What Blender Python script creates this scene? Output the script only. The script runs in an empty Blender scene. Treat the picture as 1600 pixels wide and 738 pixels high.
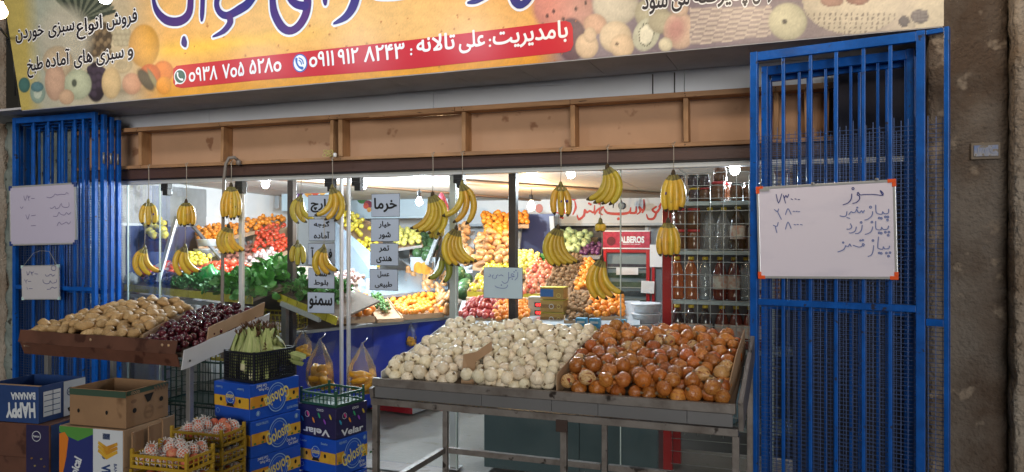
import bpy, math, random, re, unicodedata
import numpy as np
from mathutils import Vector, Matrix, Euler
SC = bpy.context.scene
COL = SC.collection
R = math.radians
random.seed(7)
RNG = np.random.default_rng(7)

# ------------------------------------------------------------------ camera
EYE = 1.5
YAW = R(20.6)
SA, CA = math.sin(YAW), math.cos(YAW)
FPX = 1200.0
cam = bpy.data.cameras.new('camera')
camo = bpy.data.objects.new('camera', cam)
COL.objects.link(camo)
camo.location = (0, 0, EYE)
camo.rotation_euler = (R(90), 0, YAW)
cam.sensor_width = 36
cam.lens = 27
cam.clip_start = 0.05
cam.clip_end = 400
SC.camera = camo

# ------------------------------------------------------------------ night sky, exposure
world = bpy.data.worlds.new('World')
SC.world = world
world.use_nodes = True
nt = world.node_tree
sky = nt.nodes.new('ShaderNodeTexSky')
sky.sky_type = 'NISHITA'
sky.sun_disc = False
sky.sun_elevation = R(3)
sky.dust_density = 0.0
sky.sun_rotation = R(162)
nt.links.new(sky.outputs[0], nt.nodes['Background'].inputs[0])
nt.nodes['Background'].inputs[1].default_value = 0.05
# added sun lamp standing in for street light, from over the viewer's right shoulder
sl = bpy.data.lights.new('street_fill', 'SUN'); sl.energy = 1.55; sl.angle = R(26); sl.color = (1.0, .955, .90)
slo = bpy.data.objects.new('street_fill', sl); COL.objects.link(slo)
slo.rotation_euler = (R(87), 0, R(18))
SC.view_settings.view_transform = 'Standard'
SC.view_settings.look = 'None'
SC.view_settings.exposure = 0.32
SC.view_settings.gamma = 1.0
SC.render.engine = 'CYCLES'
cy = SC.cycles
cy.use_denoising = True
try:
    cy.denoiser = 'OPENIMAGEDENOISE'
except Exception:
    pass
cy.max_bounces = 7
cy.diffuse_bounces = 3
cy.glossy_bounces = 3
cy.transmission_bounces = 5
cy.transparent_max_bounces = 14
cy.caustics_reflective = False
cy.caustics_refractive = False
cy.sample_clamp_indirect = 6
cy.use_light_tree = True

# ------------------------------------------------------------------ small maths
def ray(px, py):
    u = (px - 800) / FPX
    v = (369 - py) / FPX
    return Vector((-SA + CA * u, CA + SA * u, v))

def at(px, py, Y):
    """the point of the wall-parallel plane at depth Y that the photograph shows at a pixel"""
    d = ray(px, py)
    return Vector((0, 0, EYE)) + d * (Y / d.y)

def atz(px, py, Z):
    d = ray(px, py)
    return Vector((0, 0, EYE)) + d * ((Z - EYE) / d.z)

class Plane:
    """a flat carrier for print: origin, right, up, normal (towards the viewer)"""
    def __init__(s, o, ux, uy):
        s.o = Vector(o); s.ux = Vector(ux).normalized(); uy = Vector(uy)
        s.n = s.ux.cross(uy).normalized(); s.uy = s.n.cross(s.ux)
    def hit(s, px, py):
        d = ray(px, py); e = Vector((0, 0, EYE))
        t = (s.o - e).dot(s.n) / d.dot(s.n)
        q = e + d * t - s.o
        return (q.dot(s.ux), q.dot(s.uy))
    def p(s, x, y, off=0.0):
        return s.o + s.ux * x + s.uy * y + s.n * off

def hexc(h, k=1.0):
    h = h.lstrip('#')
    o = []
    for i in (0, 2, 4):
        c = int(h[i:i + 2], 16) / 255
        c = c / 12.92 if c <= .04045 else ((c + .055) / 1.055) ** 2.4
        o.append(c * k)
    return (o[0], o[1], o[2], 1)

# ------------------------------------------------------------------ materials
MATS = {}
def mat(name, col, rough=.6, metal=0, spec=.5, noise=0, nscale=8, nstretch=(1, 1, 1), col2=None, bump=0, bscale=40,
        bdist=.02, hue=0, val=0, coat=0, trans=0, alpha=None, emit=None, estr=0, sss=0, ior=1.45, rand2=None, ncon=None, spots=None):
    if name in MATS:
        return MATS[name]
    m = bpy.data.materials.new(name)
    MATS[name] = m
    m.use_nodes = True
    t = m.node_tree
    b = t.nodes['Principled BSDF']
    if isinstance(col, str): col = hexc(col)
    if isinstance(col2, str): col2 = hexc(col2)
    if isinstance(rand2, str): rand2 = hexc(rand2)
    L = t.links.new
    b.inputs['Roughness'].default_value = rough
    b.inputs['Metallic'].default_value = metal
    b.inputs['Specular IOR Level'].default_value = spec
    b.inputs['IOR'].default_value = ior
    b.inputs['Coat Weight'].default_value = coat
    b.inputs['Coat Roughness'].default_value = .15
    b.inputs['Transmission Weight'].default_value = trans
    if sss:
        b.inputs['Subsurface Weight'].default_value = sss
        b.inputs['Subsurface Radius'].default_value = (.02, .01, .006)
        b.inputs['Subsurface Scale'].default_value = 1
    if emit:
        b.inputs['Emission Color'].default_value = hexc(emit) if isinstance(emit, str) else emit
        b.inputs['Emission Strength'].default_value = estr
    if alpha is not None: b.inputs['Alpha'].default_value = alpha
    rgb = t.nodes.new('ShaderNodeRGB'); rgb.outputs[0].default_value = col
    cur = rgb.outputs[0]
    tc = t.nodes.new('ShaderNodeTexCoord')
    info = t.nodes.new('ShaderNodeObjectInfo')
    def mixc(fac, a, bcol):
        x = t.nodes.new('ShaderNodeMix'); x.data_type = 'RGBA'
        if hasattr(fac, 'is_output'): L(fac, x.inputs[0])
        else: x.inputs[0].default_value = fac
        L(a, x.inputs[6])
        if hasattr(bcol, 'is_output'): L(bcol, x.inputs[7])
        else: x.inputs[7].default_value = bcol
        return x.outputs[2]
    if rand2 is not None:
        cur = mixc(info.outputs['Random'], cur, rand2)
    vec = tc.outputs['Object']
    # every copy gets its own patch of the noise
    add = t.nodes.new('ShaderNodeVectorMath'); add.operation = 'ADD'
    mul = t.nodes.new('ShaderNodeMath'); mul.operation = 'MULTIPLY'; mul.inputs[1].default_value = 37.0
    L(info.outputs['Random'], mul.inputs[0]); L(vec, add.inputs[0]); L(mul.outputs[0], add.inputs[1])
    mp = t.nodes.new('ShaderNodeMapping'); mp.inputs['Scale'].default_value = nstretch
    L(add.outputs[0], mp.inputs[0])
    if noise or col2 is not None:
        n = t.nodes.new('ShaderNodeTexNoise'); n.inputs['Scale'].default_value = nscale; n.inputs['Detail'].default_value = 5
        n.inputs['Roughness'].default_value = .6
        L(mp.outputs[0], n.inputs[0])
        cr = t.nodes.new('ShaderNodeValToRGB')
        lo, hi = ncon or (.35, .65)
        cr.color_ramp.elements[0].position = lo; cr.color_ramp.elements[1].position = hi
        L(n.outputs[0], cr.inputs[0])
        c2 = col2 if col2 is not None else (col[0] * (1 - noise), col[1] * (1 - noise), col[2] * (1 - noise), 1)
        cur = mixc(cr.outputs[0], cur, c2)
    if spots:
        n = t.nodes.new('ShaderNodeTexNoise'); n.inputs['Scale'].default_value = spots[1]; n.inputs['Detail'].default_value = 3
        L(mp.outputs[0], n.inputs[0])
        cr = t.nodes.new('ShaderNodeValToRGB')
        cr.color_ramp.elements[0].position = spots[2]; cr.color_ramp.elements[1].position = spots[2] + .06
        L(n.outputs[0], cr.inputs[0])
        cur = mixc(cr.outputs[0], cur, hexc(spots[0]))
    if hue or val:
        h = t.nodes.new('ShaderNodeHueSaturation')
        wn = t.nodes.new('ShaderNodeTexWhiteNoise'); wn.noise_dimensions = '1D'; L(info.outputs['Random'], wn.inputs['W'])
        sp = t.nodes.new('ShaderNodeSeparateColor'); L(wn.outputs['Color'], sp.inputs[0])
        for k, (o, a, c0) in enumerate(((0, hue, .5), (2, val, 1.0))):
            ma = t.nodes.new('ShaderNodeMapRange'); ma.inputs['To Min'].default_value = c0 - a; ma.inputs['To Max'].default_value = c0 + a
            L(sp.outputs[k], ma.inputs['Value']); L(ma.outputs[0], h.inputs[o])
        L(cur, h.inputs['Color']); cur = h.outputs[0]
    L(cur, b.inputs['Base Color'])
    if bump:
        n = t.nodes.new('ShaderNodeTexNoise'); n.inputs['Scale'].default_value = bscale; n.inputs['Detail'].default_value = 6
        L(mp.outputs[0], n.inputs[0])
        bp = t.nodes.new('ShaderNodeBump'); bp.inputs['Strength'].default_value = bump; bp.inputs['Distance'].default_value = bdist
        L(n.outputs[0], bp.inputs['Height']); L(bp.outputs[0], b.inputs['Normal'])
    return m

def glass_mat(name, tint=(.96, .98, .97, 1), refl=1.0, dirt_haze=.05, rough=.0):
    m = bpy.data.materials.new(name); MATS[name] = m; m.use_nodes = True; t = m.node_tree; t.nodes.clear(); L = t.links.new
    out = t.nodes.new('ShaderNodeOutputMaterial'); tr = t.nodes.new('ShaderNodeBsdfTransparent'); tr.inputs[0].default_value = tint
    gl = t.nodes.new('ShaderNodeBsdfGlossy'); gl.inputs['Roughness'].default_value = rough
    df = t.nodes.new('ShaderNodeBsdfDiffuse'); df.inputs[0].default_value = (.7, .72, .75, 1)
    fr = t.nodes.new('ShaderNodeFresnel'); fr.inputs[0].default_value = 1.45
    mu = t.nodes.new('ShaderNodeMath'); mu.operation = 'MULTIPLY'; mu.inputs[1].default_value = refl; L(fr.outputs[0], mu.inputs[0])
    m1 = t.nodes.new('ShaderNodeMixShader'); L(mu.outputs[0], m1.inputs[0]); L(tr.outputs[0], m1.inputs[1]); L(gl.outputs[0], m1.inputs[2])
    tc = t.nodes.new('ShaderNodeTexCoord'); n = t.nodes.new('ShaderNodeTexNoise'); n.inputs['Scale'].default_value = 6; n.inputs['Detail'].default_value = 8
    L(tc.outputs['Object'], n.inputs[0])
    mr = t.nodes.new('ShaderNodeMapRange'); mr.inputs['From Min'].default_value = .45; mr.inputs['From Max'].default_value = .8; mr.inputs['To Max'].default_value = dirt_haze * 3
    mr.inputs['To Min'].default_value = dirt_haze * .4
    L(n.outputs[0], mr.inputs['Value'])
    m2 = t.nodes.new('ShaderNodeMixShader'); L(mr.outputs[0], m2.inputs[0]); L(m1.outputs[0], m2.inputs[1]); L(df.outputs[0], m2.inputs[2])
    L(m2.outputs[0], out.inputs[0])
    return m

def vcol_mat(name, rough=.45):
    m = bpy.data.materials.new(name); MATS[name] = m; m.use_nodes = True; t = m.node_tree
    b = t.nodes['Principled BSDF']; b.inputs['Roughness'].default_value = rough
    a = t.nodes.new('ShaderNodeVertexColor'); a.layer_name = 'print'
    t.links.new(a.outputs[0], b.inputs['Base Color'])
    return m

# ------------------------------------------------------------------ mesh builder
class MB:
    def __init__(s): s.v = []; s.f = []; s.m = []; s.sm = []
    def add(s, vs, fs, mi=0, smooth=False):
        o = len(s.v); s.v.extend([tuple(x) for x in vs])
        for f in fs: s.f.append(tuple(i + o for i in f)); s.m.append(mi); s.sm.append(smooth)
        return s
    def box(s, c, d, rot=None, mi=0):
        c = Vector(c); hx, hy, hz = d[0] / 2, d[1] / 2, d[2] / 2
        M = Matrix.Identity(3) if rot is None else (Matrix.Rotation(rot, 3, 'Z') if not isinstance(rot, Matrix) else rot)
        vs = [c + M @ Vector((x * hx, y * hy, z * hz)) for x in (-1, 1) for y in (-1, 1) for z in (-1, 1)]
        return s.add(vs, [(0, 1, 3, 2), (4, 6, 7, 5), (0, 4, 5, 1), (2, 3, 7, 6), (0, 2, 6, 4), (1, 5, 7, 3)], mi)
    def span(s, a, b, mi=0):
        a = Vector(a); b = Vector(b)
        return s.box((a + b) / 2, [abs(b[i] - a[i]) for i in range(3)], mi=mi)
    def bar(s, a, b, w, h, up=(0, 0, 1), mi=0):
        a = Vector(a); b = Vector(b); d = (b - a).normalized(); up = Vector(up)
        if abs(d.dot(up)) > .97: up = Vector((0, 1, 0))
        x = d.cross(up).normalized(); y = x.cross(d)
        vs = []
        for p in (a, b):
            for i, j in ((-1, -1), (1, -1), (1, 1), (-1, 1)): vs.append(p + x * i * w / 2 + y * j * h / 2)
        return s.add(vs, [(3, 2, 1, 0), (4, 5, 6, 7), (0, 1, 5, 4), (1, 2, 6, 5), (2, 3, 7, 6), (3, 0, 4, 7)], mi)
    def quad(s, a, b, c, d, mi=0): return s.add([a, b, c, d], [(0, 1, 2, 3)], mi)
    def tube(s, pts, r, n=8, mi=0, caps=True, smooth=True, ell=1.0, mis=None):
        pts = [Vector(p) for p in pts]; rs = r if isinstance(r, (list, tuple)) else [r] * len(pts)
        rings = []; prev = None
        for i, p in enumerate(pts):
            d = (pts[min(i + 1, len(pts) - 1)] - pts[max(i - 1, 0)])
            d = d.normalized() if d.length > 1e-9 else Vector((0, 0, 1))
            if prev is None:
                u = d.cross(Vector((0, 1, 0)) if abs(d.y) < .9 else Vector((1, 0, 0))).normalized()
            else:
                u = (prev - d * prev.dot(d)).normalized()
            prev = u; w = d.cross(u)
            rings.append([p + (u * math.cos(2 * math.pi * k / n) + w * ell * math.sin(2 * math.pi * k / n)) * rs[i] for k in range(n)])
        o = len(s.v)
        for rg in rings: s.v.extend([tuple(x) for x in rg])
        for i in range(len(pts) - 1):
            for k in range(n):
                k2 = (k + 1) % n
                s.f.append((o + i * n + k, o + i * n + k2, o + (i + 1) * n + k2, o + (i + 1) * n + k))
                s.m.append(mis[i] if mis else mi); s.sm.append(smooth)
        if caps:
            s.f.append(tuple(o + k for k in reversed(range(n)))); s.m.append(mis[0] if mis else mi); s.sm.append(False)
            s.f.append(tuple(o + (len(pts) - 1) * n + k for k in range(n))); s.m.append(mis[-1] if mis else mi); s.sm.append(False)
        return s
    def lathe(s, prof, n=14, mi=0, c=(0, 0, 0), axis=None, smooth=True, mis=None):
        """prof: (radius, z) from bottom to top"""
        c = Vector(c); o = len(s.v); M = axis or Matrix.Identity(3)
        for (r, z) in prof:
            for k in range(n):
                a = 2 * math.pi * k / n
                s.v.append(tuple(c + M @ Vector((max(r, 1e-4) * math.cos(a), max(r, 1e-4) * math.sin(a), z))))
        for i in range(len(prof) - 1):
            for k in range(n):
                k2 = (k + 1) % n
                s.f.append((o + i * n + k, o + i * n + k2, o + (i + 1) * n + k2, o + (i + 1) * n + k)); s.m.append(mis[i] if mis else mi); s.sm.append(smooth)
        s.f.append(tuple(o + k for k in reversed(range(n)))); s.m.append(mis[0] if mis else mi); s.sm.append(False)
        s.f.append(tuple(o + (len(prof) - 1) * n + k for k in range(n))); s.m.append(mis[-1] if mis else mi); s.sm.append(False)
        return s
    def mesh(s, name, mats=()):
        me = bpy.data.meshes.new(name); me.from_pydata(s.v, [], s.f)
        for m in (mats if isinstance(mats, (list, tuple)) else [mats]): me.materials.append(m)
        me.polygons.foreach_set('material_index', s.m); me.polygons.foreach_set('use_smooth', s.sm)
        me.update()
        return me

def jitter(me, amp, scale=3.0, seed=0):
    from mathutils import noise
    off = Vector((seed * 7.3, seed * 1.7, seed * 3.1))
    for v in me.vertices:
        nn = noise.noise(v.co * scale + off)
        v.co += v.co.normalized() * amp * nn
    me.update()
    return me

def link(name, data, parent=None, loc=None, rot=None):
    o = bpy.data.objects.new(name, data)
    COL.objects.link(o)
    if parent is not None:
        o.parent = parent
    if loc is not None: o.location = loc
    if rot is not None: o.rotation_euler = rot
    return o

def obj(name, mb, m, parent=None, bevel=0, local=False, kind=None, label=None):
    """one mesh object; coordinates are world ones unless local"""
    me = mb if isinstance(mb, bpy.types.Mesh) else mb.mesh(name, m)
    o = link(name, me, parent)
    if parent is not None and not local:
        off = Vector(parent.location)
        if parent.parent is not None: off = off + Vector(parent.parent.location)
        if off.length > 1e-9: me.transform(Matrix.Translation(-off))
    if bevel:
        bv = o.modifiers.new('edge', 'BEVEL'); bv.width = bevel; bv.segments = 2; bv.limit_method = 'ANGLE'
    if kind: o['kind'] = kind
    if label: o['label'] = label
    return o

def tag(o, label, cat, group=None, kind=None):
    o['label'] = label; o['category'] = cat
    if group: o['group'] = group
    if kind: o['kind'] = kind
    return o

def thing(name, label, cat, loc=(0, 0, 0), group=None, rotz=0):
    o = link(name, None); o.empty_display_size = .05
    o.location = loc; o.rotation_euler = (0, 0, rotz)
    return tag(o, label, cat, group)

def struct(name, mb, m, bevel=0):
    o = obj(name, mb, m, bevel=bevel); o['kind'] = 'structure'; return o

def dup(root, loc, rot, label=None, group=None, scale=None):
    r = root.copy(); COL.objects.link(r); r.location = loc; r.rotation_euler = rot
    if scale is not None: r.scale = scale
    if label: r['label'] = label
    if group: r['group'] = group
    for ch in list(root.children):
        c = ch.copy(); COL.objects.link(c); c.parent = r
        for g in list(ch.children):
            d = g.copy(); COL.objects.link(d); d.parent = c
    return r

# ------------------------------------------------------------------ lettering
FORMS = {}
for _c in list(range(0xFB50, 0xFC00)) + list(range(0xFE70, 0xFEFD)):
    _d = unicodedata.decomposition(chr(_c))
    if _d.startswith('<'):
        _k, *_b = _d.split(); _k = _k[1:-1]
        if len(_b) == 1: FORMS.setdefault(chr(int(_b[0], 16)), {})[_k] = chr(_c)
        elif len(_b) == 2 and int(_b[0], 16) == 0x644: FORMS.setdefault(chr(int(_b[0], 16)) + chr(int(_b[1], 16)), {})[_k] = chr(_c)

def shape(t):
    if not re.search('[\u0600-\u06ff]', t): return t
    toks = []; i = 0
    while i < len(t):
        if t[i:i + 2] in FORMS: toks.append(t[i:i + 2]); i += 2
        else: toks.append(t[i]); i += 1
    out = []
    for k, c in enumerate(toks):
        f = FORMS.get(c)
        if not f: out.append(c); continue
        p = FORMS.get(toks[k - 1]) if k > 0 else None
        n = FORMS.get(toks[k + 1]) if k + 1 < len(toks) else None
        jp = bool(p and ('initial' in p or 'medial' in p)) and ('final' in f)
        jn = bool(n and 'final' in n) and ('initial' in f)
        key = 'medial' if jp and jn else 'final' if jp else 'initial' if jn else 'isolated'
        out.append(f.get(key, c))
    s = ''.join(reversed(out))
    if re.search('[\u06f0-\u06f9]', t) and not re.search('[\u0620-\u06ef]', t):
        return s[::-1]
    return s

def outlines(body):
    cu = bpy.data.curves.new('lettering', 'FONT'); cu.body = shape(body); cu.fill_mode = 'NONE'; cu.resolution_u = 3
    o = bpy.data.objects.new('lettering', cu); COL.objects.link(o)
    me = bpy.data.meshes.new_from_object(o)
    vs = np.array([v.co[:2] for v in me.vertices]).reshape(-1, 2); es = [tuple(e.vertices) for e in me.edges]
    bpy.data.objects.remove(o); bpy.data.curves.remove(cu); bpy.data.meshes.remove(me)
    return vs, es

def field_mesh(x0, y0, c, Fd):
    """polygons of the area where the sampled field is negative (cell size c)"""
    ny, nx = Fd.shape; V = []; F = []; ins = Fd < 0
    full = ins[:-1, :-1] & ins[1:, :-1] & ins[:-1, 1:] & ins[1:, 1:]; some = (ins[:-1, :-1] | ins[1:, :-1] | ins[:-1, 1:] | ins[1:, 1:]) & ~full
    for j in range(ny - 1):
        row = full[j]; i = 0
        if row.any():
            while i < nx - 1:
                if row[i]:
                    k = i
                    while k < nx - 1 and row[k]: k += 1
                    b = len(V); V += [(x0 + i * c, y0 + j * c), (x0 + k * c, y0 + j * c), (x0 + k * c, y0 + (j + 1) * c), (x0 + i * c, y0 + (j + 1) * c)]; F.append((b, b + 1, b + 2, b + 3)); i = k
                else: i += 1
    for j, i in zip(*np.nonzero(some)):
        q = ((i, j), (i + 1, j), (i + 1, j + 1), (i, j + 1)); f = [Fd[y, x] for x, y in q]; P = []
        for k in range(4):
            a, b = f[k], f[(k + 1) % 4]; (xa, ya), (xb, yb) = q[k], q[(k + 1) % 4]
            if a < 0: P.append((x0 + xa * c, y0 + ya * c))
            if (a < 0) != (b < 0):
                t = a / (a - b); P.append((x0 + (xa + (xb - xa) * t) * c, y0 + (ya + (yb - ya) * t) * c))
        if len(P) > 2:
            b = len(V); V += P; F.append(tuple(range(b, b + len(P))))
    return np.array(V, float).reshape(-1, 2), F

def seg_field(segs, c, pad):
    """signed distance to a set of round-ended strokes (p, q, r0, r1), sampled only near them"""
    pts = np.array([s[0] for s in segs] + [s[1] for s in segs], float); lo = pts.min(0) - pad; hi = pts.max(0) + pad
    nx, ny = int((hi[0] - lo[0]) / c) + 2, int((hi[1] - lo[1]) / c) + 2; D = np.full((ny, nx), 9.0); gx = lo[0] + np.arange(nx) * c; gy = lo[1] + np.arange(ny) * c
    for p, q, r0, r1 in segs:
        p = np.array(p, float); q = np.array(q, float)
        a = np.maximum(((np.minimum(p, q) - pad - lo) / c).astype(int), 0); b = ((np.maximum(p, q) + pad - lo) / c).astype(int) + 2
        X, Y = np.meshgrid(gx[a[0]:b[0]], gy[a[1]:b[1]]); d = q - p; L2 = max(d @ d, 1e-18)
        t = np.clip(((X - p[0]) * d[0] + (Y - p[1]) * d[1]) / L2, 0, 1)
        dist = np.hypot(X - p[0] - t * d[0], Y - p[1] - t * d[1]) - (r0 + (r1 - r0) * t)
        S = D[a[1]:b[1], a[0]:b[0]]; np.minimum(S, dist, out=S)
    return lo, gx, gy, D

GC = {}
def glyphs(body, bold=0.0):
    key = (body, bold)
    if key in GC: return GC[key]
    vs, es = outlines(body); c = .022
    lo, gx, gy, D = seg_field([(vs[a], vs[b], 0, 0) for a, b in es], c, max(bold, .01) + 3 * c)
    nb = {}
    for a, b in es: nb.setdefault(a, []).append(b); nb.setdefault(b, []).append(a)
    seen = set(); W = np.zeros(D.shape, int); YY = gy[:, None]
    for a in sorted(nb):
        if a in seen: continue
        st = [a]; comp = set()
        while st:
            q = st.pop()
            if q in comp: continue
            comp.add(q); st += nb[q]
        seen |= comp; lp = sorted(comp)      # index order keeps each contour's direction
        if len(lp) < 3: continue
        A = vs[lp]; B = np.roll(A, -1, axis=0)
        for p, q in zip(A, B):
            up = (p[1] <= gy) & (q[1] > gy); dn = (p[1] > gy) & (q[1] <= gy)
            rows = np.nonzero(up | dn)[0]
            if len(rows) == 0: continue
            xc = p[0] + (gy[rows] - p[1]) / (q[1] - p[1]) * (q[0] - p[0])
            W[rows] += np.where(up[rows], 1, -1)[:, None] * (gx[None, :] < xc[:, None])
    sd = np.where(W != 0, -D, D) - bold
    sd = np.where((W != 0) & (D > 5), -1.0, sd)
    fv, ff = field_mesh(lo[0], lo[1], c, sd)
    GC[key] = (fv, ff, vs[:, 0].min(), vs[:, 0].max(), vs[:, 1].min(), vs[:, 1].max())
    return GC[key]

def print2d(name, verts2, faces, plane, m, parent, off=.0015, flip=False):
    mb = MB(); mb.add([plane.p(x, y, off) for x, y in verts2], faces)
    me = mb.mesh(name, m)
    if len(me.polygons):
        me.calc_loop_triangles() if hasattr(me, 'calc_loop_triangles') else None
    return obj(name, me, m, parent)

def text_between(name, body, plane, a, b, m, parent, bold=0, off=.0015, h=None, px=True, em=None):
    """lettering whose ink runs from a to b (pixels of the photograph, or plane metres) along its foot line"""
    A = np.array(plane.hit(*a) if px else a); B = np.array(plane.hit(*b) if px else b)
    fv, ff, x0, x1, y0, y1 = glyphs(body, bold)
    d = B - A; L = np.hypot(*d); s = L / (x1 - x0); ux = d / L; uy = np.array((-ux[1], ux[0])); sy = em if em else s if h is None else h / (y1 - y0)
    if len(fv) == 0: return None
    pts = A + np.outer((fv[:, 0] - x0) * s, ux) + np.outer((fv[:, 1] - (y0 if not em else 0)) * sy, uy)
    return print2d(name, pts, ff, plane, m, parent, off)

def strokes(name, lines, plane, m, parent, w, off=.0015, T=None, px=True):
    """pen strokes; lines are lists of points (x, y[, width factor]); T maps them to pixels"""
    segs = []
    for ln in lines:
        P = [(T(p[0], p[1]) if T else (p[0], p[1])) for p in ln]; W = [(p[2] if len(p) > 2 else 1.0) for p in ln]
        P = [np.array(plane.hit(*p)) if px else np.array(p) for p in P]
        # soften the polyline
        if len(P) > 2:
            Q = []; QW = []
            for i in range(len(P) - 1):
                p0 = P[max(i - 1, 0)]; p1 = P[i]; p2 = P[i + 1]; p3 = P[min(i + 2, len(P) - 1)]
                for k in range(3):
                    t = k / 3
                    Q.append(.5 * ((2 * p1) + (p2 - p0) * t + (2 * p0 - 5 * p1 + 4 * p2 - p3) * t * t + (-p0 + 3 * p1 - 3 * p2 + p3) * t ** 3)); QW.append(W[i] * (1 - t) + W[i + 1] * t)
            Q.append(P[-1]); QW.append(W[-1]); P, W = Q, QW
        if len(P) == 1: P = [P[0], P[0] + np.array((1e-4, 0))]; W = W * 2
        for i in range(len(P) - 1): segs.append((P[i], P[i + 1], w * W[i] / 2, w * W[i + 1] / 2))
    r = max(max(g[2], g[3]) for g in segs); c = r * .42
    lo, gx, gy, D = seg_field(segs, c, r + 3 * c)
    V, F = field_mesh(lo[0], lo[1], c, D)
    return print2d(name, V, F, plane, m, parent, off)

def poly(name, pts, plane, m, parent, off=.001, px=True):
    P = [plane.hit(*p) if px else p for p in pts]
    return print2d(name, P, [tuple(range(len(P)))], plane, m, parent, off)

def ellipse(cx, cy, rx, ry, n=20, a=0):
    return [(cx + rx * math.cos(2 * math.pi * k / n) * math.cos(a) - ry * math.sin(2 * math.pi * k / n) * math.sin(a),
             cy + rx * math.cos(2 * math.pi * k / n) * math.sin(a) + ry * math.sin(2 * math.pi * k / n) * math.cos(a)) for k in range(n)]

# ================================================================== street and shop lamps, one added inside on the left
def bulb(p, power, colour, label, kelvin_mat, r=.032, cord=None, group=None, light=True):
    t = thing('light_bulb', label, 'light bulb', p, group)
    mb = MB(); mb.lathe([(.001, -r), (r * .6, -r * .8), (r * .95, -r * .25), (r, .15 * r), (r * .75, r * .75), (r * .45, r * 1.25), (r * .42, r * 1.5)], 16)
    obj('glass', mb, kelvin_mat, t, local=True)
    mb = MB(); mb.lathe([(.016, r * 1.5), (.019, r * 1.55), (.019, r * 1.5 + .05), (.008, r * 1.5 + .06)], 12)
    obj('socket', mb, mat('socket black', '#26262a', .5), t, local=True)
    if cord:
        obj('cord', MB().tube([(0, 0, r * 1.5 + .05), (.004, .002, (r * 1.5 + .05 + cord) / 2), (0, 0, cord)], .003, 6), mat('socket black', '#26262a', .5), t, local=True)
    if light:
        l = bpy.data.lights.new('lamp_light', 'POINT'); l.energy = power; l.color = colour; l.shadow_soft_size = .03
        lo = link('lamp_light', l, t); lo.location = (0, -.0, -r - .036)
    return t
COOL = (.80, .90, 1.0); WARM = (1.0, .66, .36)
bm_cool = mat('bulb cool', '#ffffff', .3, emit=(.86, .94, 1, 1), estr=26)
bm_warm = mat('bulb warm', '#ffffff', .3, emit=(1, .72, .42, 1), estr=22)
STREET_W, SHOP_W = 7, 66
for i, (x, cool) in enumerate(((-4.45, 0), (-3.62, 1), (-2.8, 1), (-1.97, 1), (-1.14, 0), (-.3, 0), (.52, 0))):
    lab = ['warm glowing bulb at the outer end of the shop banner', 'bright white bulb hanging before the pineapple on the banner'][i] if i < 2 else 'bright bulb in the row strung before the upper half of the banner'
    bulb((x, 3.2, 2.83), STREET_W * (1 if cool else 1.0), COOL if cool else (1, .80, .58), lab, bm_cool if cool else bm_warm, cord=.4, group='bulbs strung before the banner', r=.04)
bulb(at(568, 290, 6.0), SHOP_W, COOL, 'cool white bulb under the ceiling between the two columns of black lettered signs', bm_cool, cord=.06, group='shop bulbs')
bulb(at(655, 316, 6.2), SHOP_W, COOL, 'cool white bulb on a short black cord beside the green-tinged banana hand', bm_cool, cord=.12, group='shop bulbs')
bulb(at(685, 288, 7.6), SHOP_W * .7, WARM, 'warm bulb near the ceiling deep in the shop above the hanging red net', bm_warm, cord=.05, group='shop bulbs')
bulb(at(830, 323, 7.0), SHOP_W * .6, WARM, 'warm bulb hanging alone right of the dark post before the painted wall lettering', bm_warm, cord=.17, group='shop bulbs', r=.04)
bulb(at(1148, 266, 4.95), SHOP_W * .38, COOL, 'cool white bulb above the shelves of bottles and jars', bm_cool, cord=.05, group='shop bulbs')
bulb((-4.2, 5.3, 1.93), SHOP_W * 1.3, COOL, 'added cool white bulb brightening the vegetable shelves', bm_cool, cord=.08, group='shop bulbs')  # added lamp to brighten the left shelves, no bulb known there
bulb((-1.6, 5.5, 1.96), SHOP_W * .6, COOL, 'cool white bulb over the aisle of fruit trays', bm_cool, cord=.06, group='shop bulbs')

# ================================================================== the setting
m_pave = mat('pavement concrete', (.33, .325, .31, 1), .85, noise=.45, nscale=3, bump=.5, bscale=60)
m_floor = mat('shop floor concrete', (.23, .22, .20, 1), .5, noise=.25, nscale=1.6, bump=.15, bscale=40, spots=('#6d6459', 7, .62))
m_wallw = mat('white interior wall', (.66, .67, .68, 1), .6, noise=.06, nscale=2)
m_ceil = mat('ceiling board', (.54, .51, .47, 1), .6, noise=.12, nscale=2, nstretch=(1, 6, 1))
g = MB(); g.quad((-60, -60, -.02), (60, -60, -.02), (60, 60, -.02), (-60, 60, -.02)); struct('ground', g, m_pave)
g = MB(); g.quad((-6.6, 4.36, -.012), (1.6, 4.36, -.012), (1.6, 9.3, -.012), (-6.6, 9.3, -.012)); struct('shop_floor', g, m_floor)
g = MB(); g.span((-5.85, 4.5, 0), (-5.75, 9.1, 2.6)); struct('side_wall', g, m_wallw)
g = MB(); g.span((-5.85, 9.0, 0), (1.6, 9.1, 2.6)); struct('back_wall', g, m_wallw)
g = MB(); g.span((1.5, 4.5, 0), (1.6, 9.1, 2.6)); struct('end_wall', g, m_wallw)
ROOF = lambda y: 2.06 - (y - 4.5) * .032
t = thing('shop_ceiling', 'pale boarded sloping ceiling inside the shop with brown battens', 'ceiling', (-2, 6, 2)); t['kind'] = 'structure'
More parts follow.
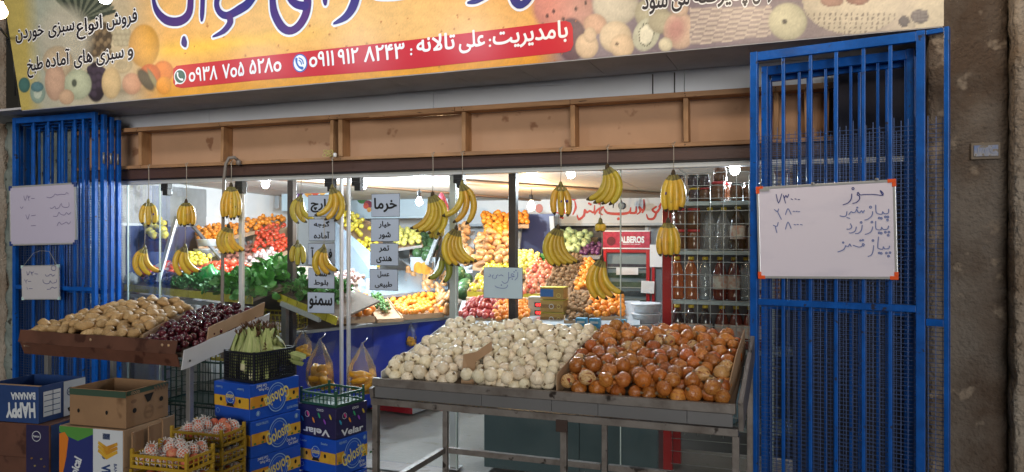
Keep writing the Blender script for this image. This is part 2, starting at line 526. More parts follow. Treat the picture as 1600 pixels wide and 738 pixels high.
for i in range(12):
    x0 = -5.75 + i * .61
    g = MB(); x1 = min(x0 + .602, 1.5); z = lambda y: ROOF(y)
    g.add([(x0, 4.46, z(4.46)), (x1, 4.46, z(4.46)), (x1, 9, z(9)), (x0, 9, z(9)), (x0, 4.46, z(4.46) + .02), (x1, 4.46, z(4.46) + .02), (x1, 9, z(9) + .02), (x0, 9, z(9) + .02)],
          [(0, 1, 2, 3), (7, 6, 5, 4), (0, 4, 5, 1), (1, 5, 6, 2), (2, 6, 7, 3), (3, 7, 4, 0)])
    o = obj('panel', g, m_ceil, t)
m_batten = mat('brown batten', (.28, .17, .10, 1), .6, noise=.3, nscale=6)
for (a, b) in (((-2.9, 6.2), (-.6, 8.9)), ((-4.6, 5.4), (-2.8, 8.9)), ((-.9, 5.0), (.9, 8.4))):
    obj('batten', MB().bar((a[0], a[1], ROOF(a[1]) - .008), (b[0], b[1], ROOF(b[1]) - .008), .16, .012), m_batten, t)

# facade above the glass ---------------------------------------------------
m_white = mat('white sheet cladding', (.76, .82, .92, 1), .38, noise=.08, nscale=1.5, bump=.06, bscale=3)
m_soff = mat('grey soffit board', (.52, .52, .56, 1), .7, noise=.2, nscale=4, bump=.2)
m_wood = mat('raw pine', (.42, .23, .11, 1), .62, noise=.3, nscale=4, nstretch=(6, 6, 1), bump=.15, bscale=30)
m_woodh = mat('raw pine rail', (.44, .24, .12, 1), .62, noise=.38, nscale=3, nstretch=(1, 8, 8), bump=.15, bscale=30, spots=('#3a2216', 9, .68))
m_mdf = mat('tan board', (.47, .28, .17, 1), .7, noise=.12, nscale=2.5, spots=('#8a6248', 7, .64), bump=.05)
m_beam = mat('dark brown beam', (.085, .045, .038, 1), .42, noise=.2, nscale=4, nstretch=(1, 5, 5), bump=.1)
m_blk2 = mat('rusty nail', (.05, .03, .02, 1), .6)
XL, XR = -5.2, .62
t = thing('fascia_cladding', 'white sheet cladding strip between grey soffit and wooden frame', 'cladding', (-2, 4.42, 2.4))
for a, b in ((-6.0, -4.0), (-3.996, -2.2), (-2.196, -.62), (-.616, XR)):
    obj('panel', MB().span((a, 4.42, 2.27), (b, 4.45, 2.47)), m_white, t, bevel=.002)
for px in (1020, 1054):
    p = at(px, 130, 4.418)
    obj('joint_strip', MB().span((p.x - .003, 4.413, 2.285), (p.x + .003, 4.42, 2.43)), mat('dark seam', '#3c3c42', .6), t)
t = thing('soffit', 'grey boarded soffit under the banner', 'soffit', (-2, 4.1, 2.44))
def bz(x): return 2.395 + (x + 4.9) / 5.75 * .043     # lower edge of the banner, a little out of level
for i in range(16):
    x0 = -6 + i * .4115
    g = MB(); x1 = x0 + .4085
    za, zb = bz(x0) + .012, bz(x1) + .012
    g.add([(x0, 3.9, za), (x1, 3.9, zb), (x1, 4.43, zb + .003), (x0, 4.43, za + .003), (x0, 3.9, za + .015), (x1, 3.9, zb + .015), (x1, 4.43, zb + .018), (x0, 4.43, za + .018)],
          [(0, 1, 2, 3), (7, 6, 5, 4), (0, 4, 5, 1), (1, 5, 6, 2), (2, 6, 7, 3), (3, 7, 4, 0)])
    obj('panel', g, m_soff, t)
for a, b in ((620, 700), (700, 890)):
    p = at(a, 150, 4.40); q = at(b, 150, 4.40)
    obj('peeling_edge', MB().bar((p.x, 4.405, 2.425), (q.x, 4.405, 2.405), .012, .003), m_white, t)

t = thing('shutter_box', 'open pine frame with tan board back running over the shop glass', 'wooden frame', (-2, 4.4, 2.1))
obj('back_board', MB().span((XL, 4.43, 2.0), (XR, 4.445, 2.268)), m_mdf, t)
obj('top_rail', MB().span((XL, 4.31, 2.268), (XR, 4.42, 2.298)), m_woodh, t, bevel=.003)
obj('bottom_rail', MB().span((XL, 4.34, 1.998), (XR, 4.43, 2.022)), m_woodh, t, bevel=.003)
for px in (222, 350, 520, 534, 727, 896, 1072, 1212, 1262, 1292):
    x = at(px, 200, 4.35).x
    o = obj('stud', MB().bar((x + random.uniform(-.006, .006), 4.38, 2.0225), (x + random.uniform(-.006, .006), 4.38, 2.2675), random.uniform(.024, .032), .095, up=(0, 1, 0)), m_wood, t, bevel=.002)
    for zz in (2.275, 2.288, 2.008): obj('nail', MB().lathe([(.001, 0), (.0035, .0005), (.0035, .0015), (.001, .002)], 8, c=(x + random.uniform(-.01, .01), 4.3095 if zz > 2.1 else 4.3395, zz), axis=Matrix.Rotation(R(90), 3, 'X')), m_blk2, t)
p = at(588, 165, 4.3)
obj('nailing_block', MB().span((p.x - .05, 4.296, 2.262), (p.x + .55, 4.309, 2.292)), m_woodh, t)
t = thing('lintel_beam', 'dark brown steel beam between the pine frame and the shop glass', 'beam', (-2, 4.4, 1.95)); 
obj('beam_face', MB().span((XL, 4.37, 1.925), (XR, 4.45, 1.996)), m_beam, t, bevel=.003)
obj('beam_lip', MB().span((XL, 4.36, 1.914), (XR, 4.45, 1.924)), mat('blackish lip', '#1c1518', .5), t)

# glass front ---------------------------------------------------------------
m_alu = mat('white aluminium', (.60, .62, .64, 1), .35, metal=.3, noise=.1, nscale=6)
m_alud = mat('grey aluminium', (.30, .30, .31, 1), .35, metal=.6, noise=.15, nscale=6)
m_glass = glass_mat('window glass', refl=.32, dirt_haze=.008)
m_edge = mat('glass edge', (.45, .55, .53, 1), .2)
m_blk = mat('black plastic', (.02, .02, .022, 1), .4)
t = thing('glass_shopfront', 'frameless glass front on a white aluminium track below the brown beam', 'shop window', (-2, 4.42, 1))
obj('top_track', MB().span((XL, 4.38, 1.885), (0.0, 4.44, 1.9135)), m_alu, t, bevel=.002)
segs = [at(186, 400, 4.41).x, at(200, 400, 4.41).x, at(250, 400, 4.41).x, at(377, 400, 4.41).x, at(532, 400, 4.41).x, at(545, 400, 4.41).x, at(714, 400, 4.41).x, at(970, 400, 4.41).x, -.14]
for a, b in zip(segs[:-1], segs[1:]):
    if abs(a - segs[4]) < 1e-6: continue          # the open joint of the folding door
    pn = obj('pane', MB().span((a + .004, 4.406, .03), (b - .004, 4.414, 1.884)), m_glass, t)
    obj('edge', MB().span((b - .0038, 4.404, .03), (b + .0018, 4.416, 1.884)), m_edge, pn)
for px, w in ((377, .03), (533, .014), (544, .016)):
    x = at(px, 400, 4.39).x
    obj('door_profile', MB().span((x - w / 2 + .004, 4.375, .02), (x + w / 2 + .004, 4.403, 1.884)), m_alu, t, bevel=.002)
for px in (262, 378, 518, 560, 719):
    x = at(px, 290, 4.37).x
    g = MB(); g.box((x, 4.36, 1.855), (.065, .05, .055)); g.box((x + .02, 4.345, 1.82), (.045, .045, .05)); g.tube([(x - .03, 4.34, 1.85), (x + .03, 4.34, 1.85)], .01, 8)
    obj('track_hanger', g, m_blk, t, bevel=.003)
for px in (512, 552):
    x = at(px, 730, 4.36).x
    g = MB(); g.box((x, 4.36, .05), (.08, .05, .06)); g.tube([(x - .02, 4.33, .05), (x - .02, 4.39, .05)], .018, 10)
    obj('floor_pivot', g, m_blk, t, bevel=.003)
# posts inside the glass
m_post = mat('dark brown post', (.045, .032, .035, 1), .4, noise=.2, nscale=8)
for px, w, y, lab, m in ((453, .05, 4.8, 'dark brown square post among the left vegetable shelves', m_post), (800, .05, 4.62, 'dark brown square post behind the ginger note', m_post),
                         (707, .045, 4.5, 'white aluminium post beside the tall folding pane', m_alu)):
    x = at(px, 380, y).x
    t2 = thing('shop_post', lab, 'post', (x, y, 0), 'posts inside the shop')
    obj('shaft', MB().span((x - w / 2, y, .008), (x + w / 2, y + w, 2.02)), m, t2, bevel=.003)
    obj('foot_plate', MB().span((x - w, y - w / 2, 0), (x + w, y + w * 1.5, .007)), m, t2)
# pole hooked over the frame
h0 = at(352, 262, 4.28); h1 = at(346, 480, 4.3)
t = thing('hook_pole', 'long grey-brown pole hooked over the pine frame behind the cherries', 'pole', (h0.x, 4.3, 1.9))
obj('shaft', MB().tube([at(372, 251, 4.32), at(366, 246, 4.29), at(358, 247, 4.28), at(353, 256, 4.27), at(350, 280, 4.27), at(348, 380, 4.28), at(347, 500, 4.3), at(347, 560, 4.3)], .0115, 8),
    mat('pole grey', (.20, .17, .15, 1), .5), t)
obj('hook_tip', MB().lathe([(.004, -.02), (.016, -.015), (.018, .01), (.006, .02)], 8, c=at(373, 254, 4.32)), mat('pole grey', (.20, .17, .15, 1), .5), t)
# tangle of yellow wire with a tiny white lamp end, tied on the frame
p = at(515, 240, 4.29)
t = thing('wire_tangle', 'loose knot of yellow wire with a white plug tied on the pine frame', 'wire', p)
pts = [p + Vector((.03 * math.cos(a * 1.7) * (1 + .4 * math.sin(a)), -.01 + .01 * math.sin(a * 2.3), .022 * math.sin(a * 2.1))) for a in np.linspace(0, 14, 60)]
obj('loop', MB().tube(pts, .0018, 5), mat('yellow wire', (.5, .45, .15, 1), .4), t)
obj('plug', MB().lathe([(.004, -.014), (.012, -.01), (.012, .01), (.004, .014)], 10, c=p + Vector((.055, -.02, -.014))), mat('white plastic', (.75, .75, .75, 1), .4), t)

# ------------------------------------------------------------------ rough pillars
def rough_wall(name, label, x0, x1, y0, y1, z1, m, cat, amp=.02, edge=0, seed=0, res=.03, parent=None):
    from mathutils import noise
    nx = max(2, int((x1 - x0) / res)); nz = int(z1 / res); ny = max(2, int((y1 - y0) / res))
    mb = MB(); idx = {}
    def P(i, j):
        # i runs over left side, front, right side
        if i <= ny: x, y = x0, y1 + (y0 - y1) * i / ny
        elif i <= ny + nx: x, y = x0 + (x1 - x0) * (i - ny) / nx, y0
        else: x, y = x1, y0 + (y1 - y0) * (i - ny - nx) / ny
        z = z1 * j / nz; q = Vector((x * 3 + seed, y * 3, z * 3))
        n1 = noise.noise(q) + .5 * noise.noise(q * 2.7) + .35 * noise.noise(q * 7) + .22 * noise.noise(q * 15) - .5 * max(0, .12 - abs(noise.noise(q * 1.6 + Vector((5, 2, 1))))) * 8
        dx = edge * (noise.noise(Vector((seed, z * 4, 1))) + .6 * noise.noise(Vector((seed, z * 13, 4))))
        fx = (1 if x - x0 < .03 else 0) - (1 if x1 - x < .03 else 0)
        return (x + fx * abs(dx), y - amp * n1, z)
    W = 2 * ny + nx + 1
    for j in range(nz + 1):
        for i in range(W): mb.v.append(P(i, j))
    for j in range(nz):
        for i in range(W - 1):
            mb.f.append((j * W + i, j * W + i + 1, (j + 1) * W + i + 1, (j + 1) * W + i)); mb.m.append(0); mb.sm.append(True)
    mb.f.append(tuple(nz * W + i for i in range(W))); mb.m.append(0); mb.sm.append(False)
    if parent is not None: return obj(name, mb, m, parent)
    return tag(obj(name, mb, m), label, cat)
m_conR = mat('rough brown concrete', (.17, .145, .125, 1), .9, noise=.3, nscale=3, col2=(.085, .058, .042, 1), bump=.7, bscale=55, bdist=.03, spots=('#86796c', 9, .60))
m_conL = mat('rough grey-green concrete', (.24, .27, .25, 1), .9, noise=.4, nscale=6, col2=(.13, .16, .15, 1), bump=1.0, bscale=24, spots=('#3a3b36', 16, .62))
m_plR = mat('buff plaster', (.24, .175, .125, 1), .8, noise=.2, nscale=3, bump=1.0, bscale=34, bdist=.04, col2=(.38, .33, .28, 1))
rough_wall('concrete_pillar', 'rough brown concrete pillar beside the right blue gate', .55, .858, 3.965, 4.6, 3.3, m_conR, 'pillar', .018, .0, 3)
rough_wall('plaster_column', 'buff plastered column with a ragged edge beyond the brown concrete pillar', .862, 1.9, 3.86, 4.6, 3.4, m_plR, 'column', .014, .022, 9)
rough_wall('concrete_pillar', 'pitted grey-green concrete pillar behind the left gate', -5.92, -5.2, 4.30, 4.7, 2.40, m_conL, 'pillar', .03, .05, 5)
rough_wall('plaster_column', 'narrow pale buff column at the outer edge beyond the grey-green pillar', -6.8, -6.02, 4.36, 4.8, 3.4, m_plR, 'column', .01, .01, 19)
tag(obj('steel_upright', MB().span((-5.97, 4.34, 2.40), (-5.82, 4.42, 3.4)), mat('black steel', (.02, .018, .016, 1), .5), bevel=.004), 'black steel upright between the buff column and the left gate', 'upright')
# number plate sunk in the right pillar
p = Plane(at(1540, 236, 3.945), (1, 0, 0), (0, 0, 1))
t = thing('house_plate', 'small worn blue plate plastered into the brown concrete pillar', 'plate', p.o)
x, z = p.o.x, p.o.z
obj('rim', MB().box((x, 3.955, z), (.115, .03, .075)), mat('plate rim', (.18, .15, .12, 1), .8), t, bevel=.004)
obj('face', MB().box((x, 3.938, z), (.095, .006, .05)), mat('plate blue', (.09, .15, .34, 1), .5, col2=(.28, .28, .30, 1), nscale=30, spots=('#6b6258', 60, .55)), t, bevel=.002)
strokes('digits', [[(-.03, .012), (-.03, -.012)], [(-.015, -.012), (-.008, .012), (0, -.012)], [(.012, .01), (.02, .012), (.016, 0), (.026, -.012)]], Plane((x, 3.934, z), (1, 0, 0), (0, 0, 1)), mat('worn white paint', (.25, .27, .34, 1), .6), t, .004, px=False)
# dark sheet in place of the shade behind the right gate, cloth above
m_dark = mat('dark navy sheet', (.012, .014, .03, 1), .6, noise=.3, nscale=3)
tag(obj('shade_sheet', MB().span((-.04, 4.36, .008), (.70, 4.39, 1.88)), m_dark), 'near-black sheet standing in for the shade behind the right gate', 'shade_sheet')
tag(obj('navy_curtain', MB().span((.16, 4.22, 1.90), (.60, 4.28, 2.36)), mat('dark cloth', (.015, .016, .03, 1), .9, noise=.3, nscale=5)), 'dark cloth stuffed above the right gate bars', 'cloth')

# ------------------------------------------------------------------ blue gates
m_blue = mat('blue gate enamel', (.003, .095, .44, 1), .36, spec=.3, noise=.35, nscale=9, bump=.12, bscale=50, spots=('#2a2f45', 26, .655), coat=.15)
m_wire = mat('blue grey wire', (.045, .085, .22, 1), .45, metal=.3)
def wires(P0, P1, z0, z1, pitch, r=.0012, vp=None):
    P0 = Vector(P0); P1 = Vector(P1); L = (P1 - P0).length; d = (P1 - P0) / L; n = Vector((d.y, -d.x, 0)); mb = MB()
    k = int(L / (vp or pitch))
    for i in range(k + 1):
        q = P0 + d * (i * (vp or pitch) + .004)
        dx = random.uniform(-.002, .002)
        mb.bar((q.x, q.y, z0), (q.x + d.x * dx, q.y + d.y * dx, z1 + random.uniform(0, .035)), r * 2, r * 2)
    k = int((z1 - z0) / pitch)
    for i in range(k + 1):
        z = z0 + i * pitch; a = P0 + n * .002; b = P1 + n * .002
        mb.bar((a.x, a.y, z), (b.x, b.y, z + random.uniform(-.003, .003)), r * 2, r * 2)
    return mb
def gate_panel(t, P0, P1, ztop, xs, zmid, wtop, postw=.035, depth=.03, topH=.045, wire_off=.03, dz=.0, pitch=.019, left=True, right=True, barw=.016, midw=.03):
    P0 = Vector(P0); P1 = Vector(P1); L = (P1 - P0).length; d = (P1 - P0) / L; a = math.atan2(d.y, d.x)
    def bx(name, s0, s1, z0, z1, dep, off=0):
        c = P0 + d * ((s0 + s1) / 2) + Vector((-d.y, d.x, 0)) * off
        return obj(name, MB().box((c.x, c.y, (z0 + z1) / 2), (s1 - s0, dep, z1 - z0), a), m_blue, t, bevel=.0025)
    if left: bx('post', 0, postw, .04, ztop, depth)
    if right: bx('post', L - postw, L, .04, ztop, depth)
    bx('top_rail', postw + .0005 if left else .001, L - postw - .0005, ztop - topH, ztop - .002, depth - .003)
    if zmid: bx('middle_rail', postw + .0005 if left else .001, L - postw - .0005, zmid - midw / 2, zmid + midw / 2, depth - .003)
    bx('bottom_rail', postw + .0005 if left else .001, L - postw - .0005, .06, .10, depth - .003)
    for s in xs:
        s += random.uniform(-.004, .004); o = bx('bar', s - barw / 2, s + barw / 2, .08, ztop - topH / 2, .014, .002)
    if wtop:
        nrm = Vector((-d.y, d.x, 0)) * wire_off
        obj('wire_mesh', wires(P0 + nrm, P1 + nrm, .08, wtop, pitch, vp=.028), m_wire, t, kind='stuff')
# right gate
G0 = at(1173, 90, 3.88); G1 = at(1446, 60, 3.72); G2 = at(1484, 50, 3.69)
G0.z = G1.z = G2.z = 0
t = thing('folding_gate', 'tall blue barred gate with wire mesh carrying the large whiteboard', 'gate', (G0.x, G0.y, 0))
L = (G1 - G0).length
def sof(px): # where a pixel column meets the gate plane
    d = ray(px, 369); dd = (G1 - G0).normalized(); n = Vector((-dd.y, dd.x, 0)); k = G0.dot(n) / d.dot(n); return (d * k - G0).dot(dd)
gate_panel(t, G0, G1, 2.385, [sof(px) for px in (1223, 1267, 1306, 1349, 1391)], 1.185, 1.99)
t = thing('folding_gate', 'narrow blue gate leaf hinged beside the pillar on the right', 'gate', (G1.x, G1.y, 0))
gate_panel(t, G1 + (G1 - G0).normalized() * .003, G2, 2.385, [], 1.13, 1.99, postw=.02, topH=.022, left=False, wire_off=.02)
for k, (off, sh, tp) in enumerate(((.085, .022, 2.33), (.15, .05, 2.31))):
    nrm = Vector((-(G1 - G0).normalized().y, (G1 - G0).normalized().x, 0)) * off
    A = G0 + nrm + Vector((.03, 0, 0)); B = G1 + nrm - Vector((.05, -.01, 0))
    t = thing('folding_gate', ['blue gate leaf folded directly behind the whiteboard gate', 'hindmost blue gate leaf folded against the dark cloth'][k], 'gate', (A.x, A.y, 0), 'folded leaves behind the right gate')
    gate_panel(t, A, B, tp, [sof(px) + sh for px in (1223, 1267, 1306, 1349, 1391)], 1.16, 1.97 if k == 0 else None, postw=.03, barw=.013)
g = MB()
for z in (2.22, 1.7, 1.19, .6): g.tube([(G1.x + .02, G1.y - .018, z), (G1.x + .02, G1.y - .018, z + .06)], .008, 8)
# left gate
def xl(px, Y): return at(px, 300, Y).x
t = thing('folding_gate', 'front leaf of the blue gate stack carrying two small whiteboards', 'gate', (-5, 4.1, 0))
Y0 = 4.08
A = Vector((xl(22, Y0), Y0, 0)); B = Vector((xl(151, Y0), Y0, 0))
gate_panel(t, A, B, 2.385, [xl(px, Y0) - A.x for px in (53, 75, 97, 117, 130)], 1.12, 1.86, postw=.032, barw=.018)
for k, (x0, x1, y) in enumerate(((30, 165, 4.14), (40, 176, 4.20), (48, 187, 4.26))):
    A = Vector((xl(x0, y), y, 0)); B = Vector((xl(x1, y), y, 0))
    t = thing('folding_gate', ['second leaf of the left blue gate stack', 'third leaf of the left blue gate stack', 'hindmost leaf of the left gate stack beside the glass'][k], 'gate', (A.x, y, 0), 'folded leaves of the left gate')
    gate_panel(t, A, B, 2.375 - k * .012, [A.x * 0 + (B.x - A.x) * f for f in (.16, .32, .48, .64, .8)], 1.1, 1.86 if k != 1 else 1.80, postw=.03, barw=.016)
    obj('hinge', MB().tube([(B.x + .004, y - .02, 2.02), (B.x + .004, y - .02, 2.10)], .007, 8), m_alud, t)

# ------------------------------------------------------------------ whiteboards and paper notes
m_wb = mat('whiteboard face', (.72, .68, .80, 1), .22, spec=.5, col2=(.64, .61, .74, 1), nscale=4, nstretch=(1, 1, 2.5), ncon=(.5, .75))
m_wbf = mat('whiteboard frame', (.50, .52, .56, 1), .3, metal=.5)
m_orange = mat('orange corner', (.75, .10, .02, 1), .4)
m_ink = mat('blue marker', (.05, .06, .22, 1), .5)
m_ink2 = mat('thin blue marker', (.16, .20, .42, 1), .5)
def board(name, lab, corners, mcorner, fw=.012, th=.014, face=None, cc=.03):
    """corners tl, tr, br, bl as points"""
    tl, tr, br, bl = [Vector(c) for c in corners]
    ux = ((tr - tl) + (br - bl)) / 2; uy = ((tl - bl) + (tr - br)) / 2; c = (tl + tr + br + bl) / 4
    W, H = ux.length, uy.length; pl = Plane(c, ux, uy); M = Matrix((pl.ux, pl.uy, pl.n)).transposed()
    t = thing(name, lab, 'whiteboard', c)
    obj('writing_surface', MB().box(c + pl.n * .001, (W - fw, H - fw, th * .6), M), face or m_wb, t)
    for s in (-1, 1):
        obj('frame', MB().box(c + pl.uy * s * (H - fw) / 2, (W, fw, th), M), m_wbf, t, bevel=.002)
        obj('frame', MB().box(c + pl.ux * s * (W - fw) / 2, (fw, H - 2 * fw - .001, th), M), m_wbf, t, bevel=.002)
    for sx in (-1, 1):
        for sy in (-1, 1):
            q = c + pl.ux * sx * (W - cc) / 2 + pl.uy * sy * (H - cc) / 2
            g = MB(); g.box(q + pl.uy * sy * (cc - fw) / 2, (cc + .003, fw + .004, th + .005), M); g.box(q + pl.ux * sx * (cc - fw) / 2 - pl.uy * sy * (fw / 2 + .002), (fw + .004, cc - fw, th + .005), M)
            obj('corner_cap', g, mcorner, t, bevel=.002)
    return t, Plane(c + pl.n * (th * .3 + .0015), pl.ux, pl.uy)
dd = (G1 - G0).normalized(); gn = Vector((-dd.y, dd.x, 0))
def on_gate(px, py, off=-.045):
    d = ray(px, py); o = G0 + gn * off; k = (o - Vector((0, 0, EYE))).dot(gn) / d.dot(gn); return Vector((0, 0, EYE)) + d * k
wb, pl = board('whiteboard', 'large whiteboard with orange corners and a handwritten price list on the right gate', (on_gate(1183, 293), on_gate(1401, 280), on_gate(1402, 437), on_gate(1185, 435)), m_orange)
Z = lambda x, y: (1150 + x / 3.69, 260 + y / 3.69)
dot = lambda x, y, r=5: [(x + r * math.cos(a), y + r * math.sin(a)) for a in np.linspace(0, 6.3, 8)]
strokes('handwriting', [
    [(848, 168), (836, 150), (832, 140), (842, 148), (850, 160), (838, 168), (800, 163), (740, 163), (716, 165), (704, 150), (700, 165), (712, 172), (712, 190), (695, 208), (674, 214)],
    [(668, 160), (664, 190), (645, 212), (618, 222)], dot(675, 129, 6),
    [(232, 163), (246, 212), (264, 160)], [(274, 168), (280, 182), (288, 168), (296, 180), (304, 162)], [(274, 168), (286, 212)],
    [(318, 188), (326, 192)], [(340, 188), (348, 190)], [(358, 192), (367, 192)]], pl, m_ink, wb, .0040, T=Z)
strokes('handwriting', [
    [(880, 248), (878, 270), (856, 274), (846, 262), (842, 276), (820, 274), (808, 262), (806, 224)], dot(838, 300, 5), dot(826, 298, 5), dot(862, 292, 5), dot(876, 292, 5), dot(874, 310, 5),
    [(788, 262), (784, 285), (762, 304), (744, 310)], dot(776, 236, 6),
    [(740, 255), (732, 268), (724, 256), (714, 268), (704, 264), (696, 248), (690, 262), (676, 268), (664, 262), (652, 278)], [(640, 262), (636, 284), (620, 290), (600, 286)], dot(700, 238, 3), [(640, 296), (656, 300)],
    [(222, 250), (240, 262), (246, 246)], [(238, 258), (262, 306)], [(286, 278), (300, 244), (318, 276)], [(330, 260), (338, 260)], [(346, 260), (354, 260)], [(360, 262), (368, 262)],
    [(880, 345), (874, 362), (850, 364), (840, 352), (836, 366), (812, 364), (806, 352), (806, 318)], dot(838, 386, 5), dot(826, 384, 5), dot(862, 380, 5), dot(882, 380, 5), dot(878, 398, 5),
    [(788, 350), (782, 374), (762, 388), (746, 392)], dot(784, 322, 5), [(728, 340), (724, 368), (706, 386), (690, 388)], dot(722, 324, 5), [(694, 350), (688, 372), (668, 384), (654, 384)], [(660, 332), (668, 350), (656, 362), (640, 362)],
    [(216, 340), (236, 346), (244, 324)], [(226, 344), (236, 382)], [(286, 362), (300, 322), (318, 358)], [(336, 336), (344, 338)], [(352, 336), (360, 336)], [(372, 336), (382, 338)],
    [(886, 460), (880, 474), (858, 476), (850, 464), (846, 478), (822, 474), (818, 460), (822, 408)], dot(838, 502, 5), dot(826, 500, 5), dot(868, 500, 5), dot(888, 498, 5), dot(880, 518, 5),
    [(794, 458), (790, 492), (780, 512), (762, 520)], dot(790, 428, 5),
    [(735, 462), (740, 450), (730, 446), (728, 460), (712, 466), (694, 462), (678, 456)], dot(718, 428, 4), dot(732, 426, 4), [(664, 462), (656, 448), (648, 462), (630, 458)], [(632, 458), (622, 480), (588, 494)], dot(618, 440, 4)], pl, m_ink2, wb, .0042, T=Z)
g = MB(); q = pl.p(*pl.hit(1195, 297), .004); M = Matrix((pl.ux, pl.uy, pl.n)).transposed(); g.box(q, (.045, .012, .004), M); obj('sticker', g, m_wbf, wb)
for px in (1270, 1370):
    q = on_gate(px, 287 - (px - 1270) * .065, -.052); obj('clip', MB().box(q, (.014, .012, .012), M), m_alud, wb, bevel=.002)

Yb = 4.035
lb, pl = board('whiteboard', 'glossy whiteboard with faint handwriting wired high on the left gate', (at(15, 291, Yb), at(119, 286, Yb), at(120, 381, Yb), at(17, 385, Yb)), mat('dark blue corner', (.02, .05, .2, 1), .4), face=mat('violet whiteboard', (.50, .47, .62, 1), .2))
Z = lambda x, y: (x / 3.69, 300 + y / 3.69)
strokes('handwriting', [[(395, 12), (385, 4), (376, 14), (350, 14), (330, 18), (318, 12), (310, 24), (290, 34), (270, 30)], [(398, 62), (398, 84), (380, 90), (360, 84), (356, 66)], [(350, 70), (342, 90), (322, 98), (318, 84), (300, 96), (290, 92)],
    [(410, 118), (396, 130), (384, 120), (372, 134), (350, 128), (340, 118), (330, 140), (308, 140)], [(408, 172), (396, 186), (384, 174), (366, 184), (352, 186), (342, 174), (330, 196)],
    [(138, 24), (146, 50), (158, 20)], [(162, 24), (168, 32), (174, 24)], [(162, 24), (168, 52)], [(182, 38), (200, 38)], [(118, 88), (126, 96), (134, 86)], [(150, 132), (160, 158), (170, 130)], [(182, 138), (206, 134)], [(180, 196), (206, 194)]], pl, mat('faded marker', (.16, .14, .28, 1), .5), lb, .004, T=Z)
sb, pl = board('whiteboard', 'small square whiteboard with pale corners hung by string low on the left gate', (at(34, 415, Yb), at(92, 414, Yb), at(94, 468, Yb), at(35, 469, Yb)), mat('mint corner', (.45, .62, .62, 1), .4), fw=.008, th=.01, face=mat('grey-white board', (.5, .48, .52, 1), .35), cc=.02)
Z = lambda x, y: (x / 3.69, 300 + (y + 300) / 3.69)
strokes('handwriting', [[(316, 178), (304, 186), (294, 174), (280, 184), (268, 186), (262, 176)], [(326, 205), (326, 220), (300, 226), (290, 212), (284, 226), (268, 230), (252, 222), (248, 206)], [(328, 250), (314, 256), (302, 248), (290, 260), (272, 262)],
    [(154, 160), (162, 180), (172, 158)], [(178, 160), (186, 168), (194, 160)], [(178, 160), (186, 180)], [(200, 172), (220, 174)], [(142, 206), (150, 216), (158, 206)], [(150, 216), (152, 228)], [(164, 216), (180, 216)], [(156, 250), (160, 262)], [(168, 258), (188, 258)], dot(310, 140, 14)], pl, m_ink, sb, .0035, T=Z)
a0 = at(63, 392, Yb + .03)
obj('string', MB().tube([at(38, 414, Yb), at(52, 396, Yb + .02), a0, at(77, 393, Yb + .02), at(88, 413, Yb)], .0015, 5), mat('pale string', (.4, .4, .38, 1), .7), sb)

m_paper = mat('laminated paper', (.44, .51, .64, 1), .25)
m_print = mat('black print', (.012, .012, .014, 1), .4)
def note(lab, x0, y0, x1, y1, lines, Y=4.397, tilt=0, m=m_paper, fs=None):
    tl = at(x0, y0, Y); br = at(x1, y1, Y); 
    c = (tl + br) / 2; W, H = br.x - tl.x, tl.z - br.z
    t = thing('paper_sign', lab, 'sign', c, 'signs taped on the glass')
    pl = Plane(c + Vector((0, -.0012, 0)), (1, 0, 0), (0, 0, 1))
    obj('sheet', MB().box(c, (W, .0016, H)), m, t)
    obj('border', MB().box(c + Vector((0, .0012, 0)), (W + .006, .0008, H + .006)), mat('sheet edge', (.10, .11, .14, 1), .4), t)
    n = len(lines)
    for i, (s, f) in enumerate(lines):
        zc = H / 2 - H * (i + .5) / n; w = W * f
        text_between('lettering', s, pl, (-w / 2, zc - H / n * .30), (w / 2, zc - H / n * .30), m_print, t, bold=.03, off=.001, px=False, h=H / n * .62)
    return t
note('laminated mushroom sign partly hidden by the banana hand, topmost left of the door joint', 482, 306, 523, 338, [('قارچ', .8)])
note('laminated sign lettered with two short words, second from top left of the door joint', 483, 343, 523, 376, [('گوجه', .6), ('آماده', .6)])
note('laminated sign half behind curled bananas, third from top left of the door joint', 482, 381, 523, 414, [('فوری آ', .8)])
note('laminated two-line sign above the lowest one left of the door joint', 482, 419, 522, 451, [('شاه', .45), ('بلوط', .55)])
note('lowest laminated sign with one bold word left of the door joint', 481, 457, 522, 490, [('سمنو', .86)])
note('laminated sign with one bold word, topmost right of the door joint', 581, 304, 624, 338, [('خرما', .8)])
note('laminated two-line sign, second from top right of the door joint', 580, 343, 623, 377, [('خیار', .42), ('شور', .42)])
note('laminated two-line sign, third from top right of the door joint', 579, 381, 622, 415, [('تمر', .36), ('هندی', .55)])
note('laminated two-line sign, lowest right of the door joint', 578, 421, 621, 454, [('عسل', .42), ('طبیعی', .62)])
gi = note('pale blue handwritten ginger note taped before the dark post', 756, 418, 816, 467, [], Y=4.39, m=mat('pale blue paper', (.46, .58, .66, 1), .4))
pl = Plane((gi.location.x, 4.388, gi.location.z), (1, 0, 0), (0, 0, 1))
Z = lambda x, y: (700 + x / 5.27, 380 + y / 5.27)
strokes('handwriting', [[(575, 240), (572, 280), (552, 305)], dot(560, 225, 3), [(545, 262), (528, 252), (520, 268), (548, 275), (512, 282), (500, 290), (500, 240)], [(500, 290), (492, 320), (465, 332), (445, 315)], dot(530, 296, 3), dot(545, 238, 3),
    [(455, 272), (440, 262), (420, 270)], [(412, 260), (398, 272), (402, 282), (384, 295)], [(376, 262), (366, 272), (372, 292)], [(345, 255), (352, 270), (335, 276)],
    [(492, 345), (480, 368), (440, 372), (400, 362), (388, 352)], dot(440, 346, 3)], pl, m_ink2, gi, .004, T=Z)

